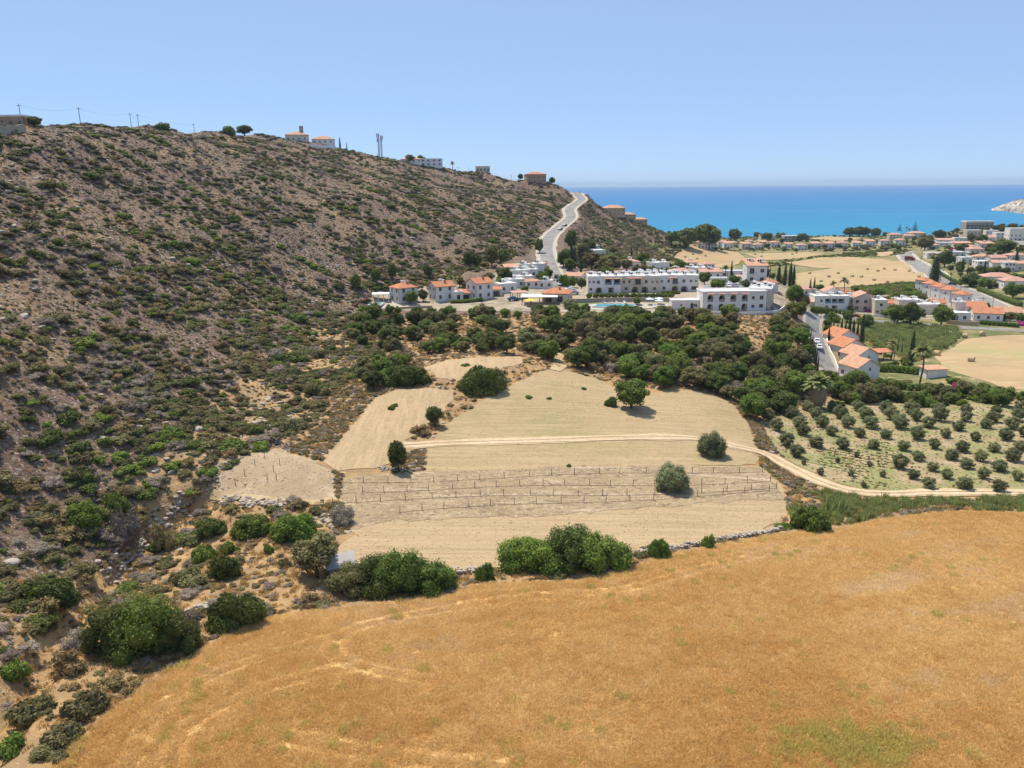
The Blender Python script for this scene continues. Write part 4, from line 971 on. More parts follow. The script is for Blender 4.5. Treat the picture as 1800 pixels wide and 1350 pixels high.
field_grain('knoll_stones', 'knoll', 1200, clods + SH['rock'][:1], (0.06, 0.2), 'small stones on the bare knoll', 'stones')
# ---------------------------------------------------------------- single bushes and trees of the foreground and the fields
BUSH = [  # px, py (foot), width px, top px, kind, label
 (420,1118,112,1032,'big','rounded dark olive bush touching the wheat field, right of the hugest bush'),
 (88,1082,122,1008,'big','dark green bush on the slope left of the dry gully'),
 (520,958,88,899,'big_green','bright green round bush just left of the leaning trunked tree'),
 (446,948,78,898,'big_green','green bush below the stone heap of the bare knoll'),
 (372,950,62,912,'big','dark green bush beside the knoll\'s tumbled stones'),
 (360,990,52,950,'big_green','small green bush in the dry grass above the gully'),
 (396,1022,60,970,'big','dull olive bush in the orange dry grass'),
 (330,1030,60,985,'dull','brownish bush at the right bank of the dry gully'),
 (852,1024,32,977,'green','slim green shrub at the left end of the broad fig bush'),
 (1158,984,42,942,'big_green','small round green bush on the dry-stone wall'),
 (1245,966,24,938,'bright','smallest bright green bush standing on the dry-stone wall'),
 (1424,938,72,878,'big_green','leafy green bush at the right end of the dry-stone wall'),
 (1376,932,30,917,'green','low green bush beside the right end of the stone wall'),
 (1468,905,50,886,'reed','tall grey green reed clump above the ditch'),
 (602,928,52,884,'grey','spindly bare shrub at the left corner of the raked field'),
 (150,944,74,888,'big_green','green and grey bush on the path left of the gully'),
 (205,912,44,862,'lentisk','dark upright bush left of the knoll path'),
 (232,985,62,905,'grey','large dead grey shrub leaning over the gully'),
 (286,972,46,912,'brown','brown green bush in the gully below the knoll'),
 (405,975,36,948,'green','little green shrub in dry grass below the knoll path'),
 (472,975,18,953,'green','tiny dark green bush between the knoll and the trunked tree'),
 (500,1000,26,978,'dull','tiny olive shrub left of the trunked tree'),
 (715,686,96,637,'big','wide dark bush above the left terrace field'),
 (850,702,96,641,'big','wide dark bush between the upper terrace and the mown field'),
 (1074,716,24,693,'lentisk','small dark bush left of the lone tree on the mown field'),
 (688,722,14,712,'green','left of two tiny green weeds on the terrace field'),
 (694,716,14,708,'green','right of two tiny green weeds on the terrace field'),
 (818,645,16,637,'green','tiny green weed on the upper terrace field'),
 (929,702,14,694,'green','small green weed clump on the mown field\'s left part'),
 (965,703,10,697,'green','smaller green weed clump on the middle of the mown field'),
 (1026,686,10,679,'green','small green weed clump high on the mown field'),
 (1000,822,10,815,'green','little weed where vineyard and mown field meet'),
 (740,768,40,746,'brown','brown shrub under the small tree on the terrace edge'),
 (20,1330,60,1280,'green','green bush in the bottom left corner'),
 (120,1190,70,1140,'brown','brown green bush left of the hugest dark bush'),
 (60,1270,80,1215,'dull','olive bush near the bottom left corner'),
 (150,1270,80,1215,'dull','olive bush at the edge of the wheat near the bottom left'),
 (200,1215,60,1180,'brown','brown bush between wheat edge and the hugest bush'),
 (30,1210,60,1165,'green','green bush at the left edge below the gully'),
 (110,1320,70,1275,'dull','dull bush touching the wheat at the bottom left'),
 (140,1145,60,1100,'grey','bare grey bush left of the hugest bush'),
 (330,1110,50,1065,'grey','grey bush between the two dark bushes by the wheat'),
]
for (px, py, wpx, top, kd, lab) in BUSH:
    p, r, h = pixbox(px, py, wpx, top)
    bush('bush', lab, kd, p, r, r * (0.62 if wpx > 90 else 0.9), max(h, 0.6 * r), cat='bush', rot=random.uniform(-0.15, 0.15) + random.choice((0, math.pi)))
def great_bush(label, px, py, wpx, top, mats, seed, mounds, leaf=0.15, n=15000):
    p, r, h = pixbox(px, py, wpx, top); q = random.Random(seed); root = tag(empty('great_bush', (p.x, p.y, p.z - 0.3)), label, 'bush'); per = {}
    for (cx, rad, hh, m) in mounds:
        L = []
        for i in range(26):
            a = i * 2.4 + q.uniform(-.3, .3); e = q.random(); s_ = q.uniform(0.16, 0.30); k = 0.8 * math.sqrt(1 - (0.9 * e) ** 2)
            L.append(((r * cx + r * rad * k * math.cos(a), r * rad * k * math.sin(a) * 0.85, h * hh * (0.1 + 0.74 * e) + 0.2), (r * rad * s_ * 1.5,) * 2 + (max(h * hh * s_, r * rad * s_) * 1.1,)))
        L.append(((r * cx, 0, h * hh * 0.4), (r * rad * 0.7, r * rad * 0.6, h * hh * 0.42)))
        per.setdefault(m, []).extend(L)
    tot = sum(len(v) for v in per.values())
    for m, L in per.items(): ob('foliage', crown('foliage', L, int(n * len(L) / tot), leaf, MT[m], seed), root)
    return root
great_bush('huge dark bush at the left edge of the wheat field', 255, 1182, 215, 1050, 0, 1, [(-.45, .5, .85, 'leaf_dark'), (.1, .62, 1.0, 'leaf_green'), (.55, .42, .72, 'leaf_dark'), (-.1, .45, .95, 'leaf_green')], 0.13, 16000)
great_bush('long dark bush between the raked field and the wheat', 692, 1072, 236, 985, 0, 2, [(-.62, .38, .62, 'leaf_dull'), (-.2, .42, .9, 'leaf_dark'), (.15, .42, 1.0, 'leaf_green'), (.6, .4, .75, 'leaf_green')], 0.14, 15000)
great_bush('broad green fig bush with dark middle between wheat and field', 991, 1034, 254, 927, 0, 3, [(-.66, .34, .66, 'leaf_green'), (-.28, .4, .82, 'leaf_green'), (.08, .4, 1.0, 'leaf_dark'), (.42, .4, .85, 'leaf_green'), (.74, .28, .6, 'leaf_green')], 0.16, 16000)
TREES = [  # px, py foot, crown width px, top px, kind, label
 (557,1012,74,934,'tree_dull','leaning tree with a bare trunk and grey green crown by the white shed'),
 (700,828,36,770,'tree_dark','slim dark tree on the stones at the left end of the track'),
 (764,748,34,710,'tree_dark','small dark tree on the strip between terrace and mown field'),
 (1110,718,58,663,'tree_green','lone olive green tree with shadow on the upper mown field'),
 (1166,682,42,641,'tree_green','rounded glossy green tree at the edge of the thicket'),
 (1250,800,54,752,'olive_dome','dense grey green olive tree beside the dirt track'),
 (1181,860,64,806,'olive_dome','large lone olive tree among the vineyard stakes'),
]
for (px, py, wpx, top, kd, lab) in TREES:
    g = G(px, py); k = mpp(g); r = wpx * k / 2; dep = math.atan2(CAMZ - g.z, g.y)
    hh = ((py - top) * k - r * math.sin(dep) * 0.6) / math.cos(dep)
    tree('tree', lab, kd, g, r * 1.08, max(hh, 1.2 * r) / 1.85)
# olive grove, rows counted from the dirt track
GROVE = [
 [(1195,1290),(1420,1295),(1640,1310)],
 [(1100,1230),(1310,1230),(1540,1230),(1755,1240)],
 [(1015,1165),(1220,1180),(1435,1165),(1640,1180)],
 [(360,1090),(1130,1115),(1340,1110),(1525,1120),(1730,1120)],
 [(300,1025),(485,1030),(650,1040),(845,1040),(1035,1050),(1230,1040),(1410,1060),(1605,1060),(1770,1050)],
 [(405,955),(580,955),(760,965),(925,975),(1120,980),(1300,970),(1490,990),(1680,985),(1800,965)],
 [(235,925),(380,905),(520,900),(680,905),(830,910),(1010,910),(1195,905),(1380,925),(1560,910),(1720,915)],
 [(180,860),(330,850),(480,845),(640,850),(800,850),(960,855),(1110,860),(1270,865),(1430,868),(1600,870),(1760,865)],
 [(260,800),(430,800),(590,805),(750,800),(920,810),(1080,812),(1260,820),(1430,820),(1620,825),(1780,820)],
]
for ri, row in enumerate(GROVE):
    for ti, (X, Y) in enumerate(row):
        g = G(1300 + X / 3.6, 500 + Y / 3.6); r = random.uniform(1.3, 1.75) * (1.0 if ri > 1 else 0.9) * (1.18 if ri > 5 else 1.0)
        tree('olive_tree', 'olive tree of the right grove, %s row from the track, %s from the left' % (ORD[ri], ORD[ti]), 'olive', g, r, r * random.uniform(0.78, 1.0), 'olive trees in the grove')
for i, (X, Y) in enumerate([(405,1140),(510,1205),(620,1130),(705,1215),(740,1095),(785,1285),(820,1155),(905,1220)]):
    g = G(1300 + X / 3.6, 500 + Y / 3.6); r = random.uniform(0.5, 0.75)
    tree('sapling', '%s young sapling from the left on the green plot before the olive grove' % ORD[i], 'olive', g, r, r * 1.2, 'saplings on the grove plot')
# the thicket on the bank between the fields and the village
TH = [(612,590),(640,556),(740,556),(900,556),(1000,562),(1240,562),(1300,562),(1392,565),(1418,600),(1436,660),(1425,712),(1380,742),(1322,738),(1295,705),(1205,680),(1100,668),(1015,650),(940,640),(925,622),(740,622),(712,660),(660,690),(625,650)]
GAP = [[(1290,556),(1360,556),(1365,600),(1330,630),(1300,600)], [(965,625),(1000,625),(1000,660),(965,660)], [(870,540),(930,540),(930,600),(895,600)], [(800,556),(835,556),(835,600),(800,600)], [(640,590),(665,590),(665,640),(640,640)]]
cnt = 0; placed = []
tries = 0
while cnt < 299 and tries < 9000:
    tries += 1
    px = random.uniform(605, 1440); py = random.uniform(552, 745)
    if not inside(TH, [px], [py])[0] or any(inside(q, [px], [py])[0] for q in GAP): continue
    g = G(px, py)
    if not clear(np.array([g.x]), np.array([g.y]))[0]: continue
    if 1400 < px < 1475 and 690 < py < 760: continue
    r = random.uniform(1.9, 3.7) * (1.0 if px > 900 else 0.85)
    if any((g.x - q[0]) ** 2 + (g.y - q[1]) ** 2 < (0.44 * (r + q[2])) ** 2 for q in placed): continue
    placed.append((g.x, g.y, r)); cnt += 1
    kd = random.choices(['tree_dark', 'tree_green', 'tree_dull', 'brown', 'grey'], [3.2, 2.4 if px > 1080 else 1.4, 2.6, 0.8, 0.9])[0]
    colr = {'tree_dark': 'dark green', 'tree_green': 'fresh green', 'tree_dull': 'greyish olive', 'brown': 'brownish', 'grey': 'bare grey'}[kd]
    where = 'below the white villas' if px < 870 else ('below the restaurant' if px < 1010 else ('below the swimming pool' if px < 1180 else ('below the arcaded building' if px < 1330 else 'at its right end')))
    tier = 'high up' if py < 585 else ('halfway down' if py < 640 else 'near the fields')
    sz = 'broad' if r > 3.0 else ('medium' if r > 2.4 else 'small')
    lab = '%s %s tree in thicket %s %s' % (sz, colr, tier, where)
    if kd in ('brown', 'grey'): bush('thicket_bush', lab.replace('tree', 'bush'), kd, g, r * 0.8, r * 0.8, r * 0.9, 'trees and bushes of the thicket on the bank', 'bush')
    else: tree('thicket_tree', lab, kd, g, r, r * random.uniform(0.72, 1.0), 'trees and bushes of the thicket on the bank')
# greenery right of the bank, under the red-roofed row
for i in range(46):
    px = random.uniform(1436, 1795); py = random.uniform(668, 712) if px > 1500 else random.uniform(675, 722)
    g = G(px, py); r = random.uniform(1.2, 2.5); kd = random.choices(['big', 'big_green', 'dull', 'bright'], [3, 3, 2, 1])[0]
    bush('garden_bush', '%s %s bush between the olive grove and the %s' % ('broad' if r > 1.9 else 'small', {'big': 'dark', 'big_green': 'green', 'dull': 'olive', 'bright': 'yellow green'}[kd], 'red-roofed row houses' if px < 1560 else ('clipped hedge' if px < 1690 else 'hay field')), kd, g, r, r, r * 0.8, 'bushes between the grove and the gardens', 'bush')
# cypresses
CYP = [(1456,600,26),(1463,598,34),(1470,602,34),(1477,600,40),(1484,602,40),(1491,600,46),(1498,603,42),(1505,606,40),(1513,610,58)]
for i, (px, py, hp) in enumerate(CYP):
    g = G(px, py); hm = hp * mpp(g); tree('cypress', 'dark slim cypress, %s from the left in the row behind the red roofs' % ORD[i], 'cypress', g, hm / 4.6 * 0.72, hm / 4.6, 'cypress row behind the red roofs', tmesh=TRC)
for i, (px, py, hp) in enumerate([(1424,606,26),(1427,618,30),(1429,628,30),(1431,640,34),(1433,652,36),(1436,664,36)]):
    g = G(px, py); hm = hp * mpp(g); tree('cypress', 'thin cypress, %s from the far end along the lane under the cliff' % ORD[i], 'cypress', g, hm / 4.6 * 0.5, hm / 4.6, 'cypresses along the lane', tmesh=TRC)
for (px, py, hp, wf, lab) in [(1600,644,64,1.0,'broad dark conifer beside the tall palm'),(1577,622,26,.6,'thin cypress left of the broad dark conifer'),(1584,626,24,.6,'thin cypress against the broad dark conifer'),
    (1285,492,34,.8,'lone cypress behind the car park'),(1368,500,36,1.2,'leftmost dark cypress beside the three storey house'),(1379,502,38,1.2,'second dark cypress beside the three storey house'),(1388,503,42,1.2,'tallest dark cypress beside the three storey house'),(1394,504,38,1,'rightmost dark cypress beside the three storey house'),
    (1423,520,30,.9,'left of a cypress pair before the hay bales'),(1430,520,32,.9,'right of a cypress pair before the hay bales'),
    (1728,492,34,.9,'tall thin cypress left of the pink bougainvillea'),(1690,482,28,.9,'thin cypress below the right hillside gardens'),(1784,474,36,1.3,'broad cypress before the white villa at the right edge'),(1720,487,18,.8,'short cypress beside the tall thin one'),(1700,482,16,.8,'short cypress near the coast road lawn'),
    (1005,470,44,1,'tall cypress left of the parallel lane beside the hill road'),(1010,472,40,.9,'second tall cypress beside the hill road'),(1021,482,34,.8,'thin cypress below the hill road trees'),(1110,455,26,.7,'lone thin cypress on the far hill flank'),
    (598,262,20,1.0,'cypress pair on the ridge, the taller one'),(580,256,14,1.0,'small cypress by the ridge house'),(610,264,14,.8,'thin short cypress on the ridge'),(664,282,12,.7,'tiny thin cypress right of the mast'),
    (765,286,14,1,'dark conifer at the ridge houses'),(774,288,14,1,'second dark conifer at the ridge houses'),(1641,500,50,2.3,'big dense dark conifer on the bend of the coast road')]:
    g = G(px, py); hm = hp * mpp(g); tree('cypress', lab, 'cypress', g, hm / 4.6 * 0.75 * wf, hm / 4.6, tmesh=TRC)
# village and garden trees
VT = [(723,535,24,512,'tree_green','round green tree before the left villa'),(744,530,18,508,'tree_dark','dark tree right of the left villa'),(886,492,30,470,'tree_dark','dark tree behind the white flat roofed block'),
 (878,508,24,486,'bright','bright green tree beside the flat white block'),(905,488,14,478,'tree_green','small green tree amid the white cluster'),(955,505,26,478,'tree_green','green tree at the kerb of the hill road'),(963,492,18,472,'tree_dark','dark tree left of the hill road'),
 (990,502,24,480,'bright','bright tree right of the hill road foot'),(1006,506,22,486,'tree_green','clipped round tree beside the parked cars'),(1022,508,20,488,'tree_dark','dark round tree left of the long white building'),(1002,542,30,526,'olive','grey green round tree left of the pool'),
 (1120,536,18,522,'tree_green','small round tree at the pool edge'),(1262,510,30,490,'tree_green','spreading tree in front of the parked cars'),(1238,500,24,478,'tree_dark','dark tree beside the long building'),(1290,500,22,484,'tree_green','green tree at the car park'),
 (1310,505,18,490,'olive','olive tree left of the three storey house'),(1345,492,16,470,'tree_dark','dark tree behind the three storey house'),(1100,470,34,450,'tree_dark','leafy tree above the long building'),(1070,478,44,446,'euc','big grey green tree behind the long building'),
 (1040,474,36,440,'euc','tall loose tree right of the parallel lane'),(1025,462,30,425,'euc','tall tree beside the hill road bend'),(1003,440,22,402,'pine','dark tree at the middle of the hill road'),(990,470,26,440,'tree_dark','dark tree between the hill road and the lane'),
 (1130,462,26,446,'tree_green','green tree by the far white house'),(1150,470,24,456,'tree_dark','dark tree right of the far white house'),(1180,482,20,470,'tree_green','green tree behind the white roofs'),(1212,476,22,464,'tree_dark','dark tree behind the right end roofs'),
 (865,470,26,432,'pine','dark pine at the hill foot above the white block'),(885,465,24,436,'pine','second pine at the hill foot above the white block'),(825,470,24,440,'pine','dark pine above the middle villa'),(838,472,22,444,'pine','pine above the right villa'),
 (948,445,18,418,'pine','pine left of the hill road bend'),(690,490,20,462,'pine','dark conifer above the left villa'),(752,488,18,464,'pine','dark conifer between the villas on the slope'),(662,498,22,470,'pine','conifer left above the villa pool'),(626,510,22,480,'pine','conifer at the left end of the villas'),
 (1395,535,30,500,'tree_green','large tree at the right corner of the arcaded building'),(1400,560,40,530,'tree_dark','dark tree on the cliff right of the arcaded building'),(1410,545,26,515,'tree_dull','olive tree behind the cliff edge'),
 (1463,566,24,545,'bright','bright garden tree at the lane corner'),(1490,566,20,546,'tree_green','garden tree left of the parked dark car'),(1521,580,30,552,'tree_dark','dark tree before the pink flowered house'),(1578,570,36,535,'tree_green','big roadside tree with a trunk'),(1601,572,34,530,'tree_dark','dark roadside tree by the pale house'),
 (1654,573,36,535,'tree_green','roadside tree before the terraced houses'),(1570,535,22,516,'bright','yellow green tree behind the row'),(1545,522,26,505,'tree_green','green tree at the field corner'),(1620,530,20,516,'tree_dull','olive tree by the terraced houses'),
 (1447,530,26,512,'tree_green','tree left of the blue balcony house'),(1440,508,16,498,'bright','yellow bush tree by the cypress pair'),(1730,508,26,488,'tree_green','garden tree at the right lane'),(1705,505,40,482,'tree_dark','dark trees beside the coast road'),(1780,525,34,496,'tree_green','large tree before the right edge houses'),
 (1770,560,24,545,'tree_green','green tree right of the corner house'),(1660,470,30,440,'tree_dark','dark trees above the coast road bend'),(1690,445,26,428,'tree_dark','dark tree on the right hillside'),(1625,440,30,412,'tree_dull','grey green tree by the coast road end'),(1650,420,24,404,'tree_dark','dark tree near the seaside villa'),
 (1765,445,40,420,'tree_dark','large dark bushy tree under the white block'),(1725,430,22,412,'tree_dark','dark tree beside the pink roofed hillside house'),(1754,406,20,394,'pine','pine right of the grey ruin'),(1780,404,20,396,'pine','low pine at the right skyline'),
 (1207,436,44,398,'pine','large coast pine where the hill meets the bay'),(1238,436,56,392,'pine','largest coast pine against the sea'),(1290,424,26,401,'pine','round coast pine right of the largest one'),(1180,430,24,404,'pine','coast pine at the hill end'),
 (1493,416,26,399,'pine','left tree of the beach grove'),(1510,416,24,397,'pine','middle tree of the beach grove'),(1521,416,18,398,'pine','inner tree of the beach grove'),(1538,417,22,400,'pine','right tree of the beach grove'),(1558,418,16,408,'tree_dark','small dark tree right of the beach grove'),
 (1372,420,20,408,'pine','tree behind the far grey house'),(1410,424,24,410,'pine','dark tree cluster between far houses'),(1348,422,22,410,'tree_dark','dark tree behind the far row'),(1330,418,14,408,'tree_dark','small tree behind the far row'),
 (60,222,26,205,'tree_dark','round dark tree on the ridge beside the left pole'),(285,226,26,213,'lentisk','low dark tree on the ridge line'),(430,238,30,221,'tree_dark','dark tree on the ridge left of the houses'),(400,236,28,222,'lentisk','dark bush on the ridge'),
 (721,286,18,272,'tree_dull','tree at the ridge houses'),(740,286,16,271,'tree_dark','dark tree between the ridge houses'),(970,324,12,311,'pine','umbrella tree at the end of the ridge'),(915,314,10,303,'tree_dark','small tree left of the brown ridge house')]
for (px, py, wpx, top, kd, lab) in VT:
    g = G(px, py); k = mpp(g); r = max(wpx * k / 2, 0.8); dep = math.atan2(CAMZ - g.z, g.y); hh = max((py - top) * k, 1.2 * r)
    if kd in ('bright', 'lentisk'): bush('garden_bush', lab, kd, g, r, r, hh, cat='bush')
    else: tree('tree', lab, kd, g, r, hh / (2.95 if kd == 'euc' else 1.85), tmesh=TRE if kd == 'euc' else None)
for i, (px, py, hp) in enumerate([(1580,413,21),(1607,412,25)]):
    g = G(px, py); hm = hp * mpp(g); tree('norfolk_pine', 'tall tiered conifer against the sea, %s of two' % ('left' if i == 0 else 'right'), 'norfolk', g, hm / 4.6 * 1.0, hm / 4.6, tmesh=TRC)
for i, (px, py, wpx, lab) in enumerate([(1526,548,16,'bright magenta bougainvillea before the pink flowered house'),(1733,486,12,'purple bougainvillea beside the right edge roofs'),(1676,444,16,'dark pink bougainvillea on the right hillside'),(1795,572,16,'dark red flowering bush at the right lane end'),(1680,680,14,'pink flowering bush beside the garden hedge'),(1668,425,10,'small magenta bush by a hillside roof')]):
    g = G(px, py); r = wpx * mpp(g) / 2; bush('flowering_bush', lab, 'magenta', g, r, r, r * 1.3, cat='bush')
# palms
def palm(label, px, py, hpx, crown_px, skirt=False, fat=1.0):
    g = G(px, py); k = mpp(g); hm = hpx * k; R_ = crown_px * k / 2
    root = tag(empty('palm_tree', g), label, 'palm tree')
    MB().tube([(0, 0, -0.5), (0.05 * hm, 0, hm * 0.5), (0.02 * hm, 0, hm)], [0.28 * fat, 0.22 * fat, 0.2 * fat], 8).build('trunk', MT['bark'], root, smooth=True)
    b = MB(); q = random.Random(px)
    def frond(a, el, L, w, droop):
        n = 6; ca, sa = math.cos(a), math.sin(a); pts = []
        for i in range(n + 1):
            t = i / n; rr = L * t * math.cos(el) ; z = L * t * math.sin(el) - droop * L * t * t
            pts.append((ca * rr, sa * rr, hm + z))
        for i in range(n):
            wa = w * math.sin(math.pi * min(1, (i + 0.6) / (n + 0.6))); wb = w * math.sin(math.pi * min(1, (i + 1.6) / (n + 0.6))) if i < n - 1 else 0.02
            p0, p1 = pts[i], pts[i + 1]
            for sgn in (1, -1):
                b.add([p0, p1, (p1[0] - sa * wb * sgn, p1[1] + ca * wb * sgn, p1[2] - wb * 0.5), (p0[0] - sa * wa * sgn, p0[1] + ca * wa * sgn, p0[2] - wa * 0.5)], [(0, 1, 2, 3)])
    for i in range(80 if skirt else 36):
        frond(q.uniform(0, 6.28), q.uniform(-0.3, 1.3), R_ * q.uniform(0.8, 1.1), R_ * (0.19 if skirt else 0.14), q.uniform(0.25, 0.6))
    me = mesh_from('crown', b.v, b.f, MT['palm_leaf']); me.attributes.new('tint', 'FLOAT', 'FACE').data.foreach_set('value', np.random.default_rng(1).uniform(0, 1, len(me.polygons)).astype(np.float32)); ob('crown', me, root)
    if skirt:
        rr = np.random.default_rng(3); n = 1500; a = rr.uniform(0, 6.28, n); z = rr.uniform(0.12, 1, n); rad = R_ * (0.42 + 0.22 * z)
        Pp = np.stack([np.cos(a) * rad, np.sin(a) * rad, hm * z], 1); Nn = np.stack([np.cos(a), np.sin(a), np.zeros(n)], 1) + rr.normal(size=(n, 3)) * 0.4
        c = _sphere((0, 0, hm * 0.5), (R_ * 0.5, R_ * 0.5, hm * 0.55))
        ob('dead_frond_skirt', leaf_mesh('dead_frond_skirt', Pp, Nn, 0.22, MT['palm_dead'], 0.25, 5, core=c), root)
palm('squat old palm wearing a thick skirt of dead fronds', 1436, 716, 46, 58, True, 1.6)
palm('tall palm in the garden right of the red-roofed row', 1616, 676, 62, 44)
palm('shorter palm beside the tall garden palm', 1566, 632, 30, 26)
palm('pale palm behind the three storey house', 1352, 492, 28, 22)
palm('left of two tall palms behind the blue balcony house', 1463, 522, 24, 18)
palm('right of two tall palms behind the blue balcony house', 1481, 526, 34, 22)
palm('palm behind the pink flowered house', 1528, 523, 14, 18)
palm('palm on the ridge right of the houses', 795, 291, 12, 12)
palm('palm by the coast road kerb', 1669, 502, 20, 12)
palm('left palm of a pair before the sea', 1592, 414, 14, 8)
palm('right palm of a pair before the sea', 1597, 415, 12, 8)
palm('pale fan palm above the middle villa', 808, 505, 16, 22)
palm('fan palm right of the pale one above the villas', 792, 502, 14, 18)
palm('palm at the villa pool edge', 660, 545, 12, 16)
palm('palm behind the car park wall', 1274, 492, 22, 18)
# ---------------------------------------------------------------- buildings
MT['white'] = plain('white_render', (0.74, 0.71, 0.67), 0.85, 0.05, 0.5, stain=(0.58, 0.53, 0.46))
MT['cream'] = plain('cream_render', (0.64, 0.56, 0.46), 0.85, 0.06, 0.5, stain=(0.5, 0.43, 0.34))
MT['pink'] = plain('pinkish_render', (0.58, 0.46, 0.40), 0.85, 0.06, 0.5)
MT['ochre'] = plain('ochre_stone', (0.52, 0.38, 0.24), 0.9, 0.12, 1.0)
MT['greywall'] = plain('grey_concrete', (0.36, 0.34, 0.32), 0.9, 0.1, 0.5, stain=(0.22, 0.2, 0.19))
MT['brownwall'] = plain('brown_render', (0.40, 0.26, 0.17), 0.9, 0.1, 0.5)
MT['stonewall'] = plain('rubble_stone', (0.40, 0.33, 0.26), 0.95, 0.2, 2.5)
def tile_mat(name, c):
    m = ground_mat(name, c, [(tuple(x * 0.78 for x in c), 0.8, 0.45, 0.62), (tuple(min(1, x * 1.22) for x in c), 2.0, 0.54, 0.64), (tuple(x * 0.6 for x in c), 4.0, 0.58, 0.66)], rough=0.85)
    N = m.node_tree.nodes; L = m.node_tree.links; P = N['Principled BSDF']
    w = N.new('ShaderNodeTexWave'); w.inputs['Scale'].default_value = 1.1; w.inputs['Distortion'].default_value = 0.4
    b = N.new('ShaderNodeBump'); b.inputs['Distance'].default_value = 0.06
    L.new(N.new('ShaderNodeTexCoord').outputs['Object'], w.inputs['Vector']); L.new(w.outputs['Fac'], b.inputs['Height']); L.new(b.outputs[0], P.inputs['Normal'])
    return m
MT['tile'] = tile_mat('terracotta_tiles', (0.56, 0.24, 0.13))
MT['tile_pale'] = tile_mat('faded_tiles', (0.60, 0.34, 0.22))
MT['tile_pink'] = tile_mat('pinkish_tiles', (0.58, 0.33, 0.25))
MT['roofwhite'] = plain('white_roof', (0.80, 0.77, 0.73), 0.7, 0.05, 0.4, stain=(0.55, 0.52, 0.48))
MT['glass'] = plain('window_glass', (0.035, 0.045, 0.06), 0.12, 0.1, 1, spec=0.6)
MT['wood'] = plain('brown_timber', (0.14, 0.08, 0.045), 0.6, 0.15, 3)
MT['frame'] = plain('window_frame', (0.45, 0.40, 0.35), 0.6, 0.05)
MT['tank'] = plain('tank_white', (0.82, 0.81, 0.80), 0.35, 0.03)
MT['panel'] = plain('solar_panel', (0.03, 0.04, 0.07), 0.15, 0.1, 3, spec=0.6)
MT['rail'] = plain('railing', (0.30, 0.24, 0.20), 0.6, 0.1)
MT['bluerail'] = plain('blue_railing', (0.14, 0.22, 0.30), 0.5, 0.1)
MT['water'] = plain('pool_water', (0.05, 0.40, 0.52), 0.08, 0.12, 0.8, spec=0.5)
MT['pole'] = plain('pole_timber', (0.10, 0.08, 0.065), 0.9, 0.15, 3)
MT['steel'] = plain('galvanised_steel', (0.42, 0.43, 0.45), 0.45, 0.1, 2, metal=0.6)
MT['rubber'] = plain('rubber', (0.02, 0.02, 0.02), 0.9, 0.1)

def panel_mesh(w, zb, h, holes, t, tri=0.0):
    """a wall slab with real openings; local x along the wall, z up, outside at y=0, thickness t inwards; tri = gable height"""
    out = [(-w / 2, zb), (w / 2, zb), (w / 2, h)] + ([(0, h + tri)] if tri else []) + [(-w / 2, h)]
    pts = [Vector(p) for p in out]; ed = [(i, (i + 1) % len(out)) for i in range(len(out))]
    for hl in holes:
        b = len(pts); pts += [Vector(p) for p in hl]; ed += [(b + i, b + (i + 1) % len(hl)) for i in range(len(hl))]
    v2, _, f2, *_r = geometry.delaunay_2d_cdt(pts, ed, [], 1, 1e-5)
    F = []
    for f in f2:
        cx = sum(v2[i].x for i in f) / len(f); cz = sum(v2[i].y for i in f) / len(f)
        if not any(inside(hl, [cx], [cz])[0] for hl in holes): F.append(f)
    V = [(p.x, 0, p.y) for p in v2]; faces = [tuple(f) for f in F]
    for hl in holes:
        b = len(V); n = len(hl)
        for (x, z) in hl: V += [(x, 0, z), (x, t, z)]
        for i in range(n):
            j = (i + 1) % n; faces.append((b + 2 * i, b + 2 * i + 1, b + 2 * j + 1, b + 2 * j))
    return V, faces
def arch_hole(u, z, w, h, n=8):
    r = w / 2; zs = z + max(0.1, h - r)
    return [(u - r, z), (u + r, z)] + [(u + r * math.cos(math.pi * k / n), zs + r * math.sin(math.pi * k / n)) for k in range(n + 1)]
def rect_hole(u, z, w, h): return [(u - w / 2, z), (u + w / 2, z), (u + w / 2, z + h), (u - w / 2, z + h)]
_wc = {}
def win_mesh(w, h, mat):
    k = (round(w, 2), round(h, 2), mat.name)
    if k not in _wc:
        b = MB(); f = 0.07
        b.box(-w / 2, -w / 2 + f, 0, 0.06, 0, h); b.box(w / 2 - f, w / 2, 0, 0.06, 0, h); b.box(-w / 2 + f, w / 2 - f, 0, 0.06, 0, f); b.box(-w / 2 + f, w / 2 - f, 0, 0.06, h - f, h); b.box(-f / 2, f / 2, 0.005, 0.055, f, h - f)
        p = mesh_from('pane', [(-w / 2, 0, 0), (w / 2, 0, 0), (w / 2, 0, h), (-w / 2, 0, h)], [(0, 1, 2, 3)], MT['glass'])
        _wc[k] = (mesh_from('window', b.v, b.f, mat), p)
    return _wc[k]
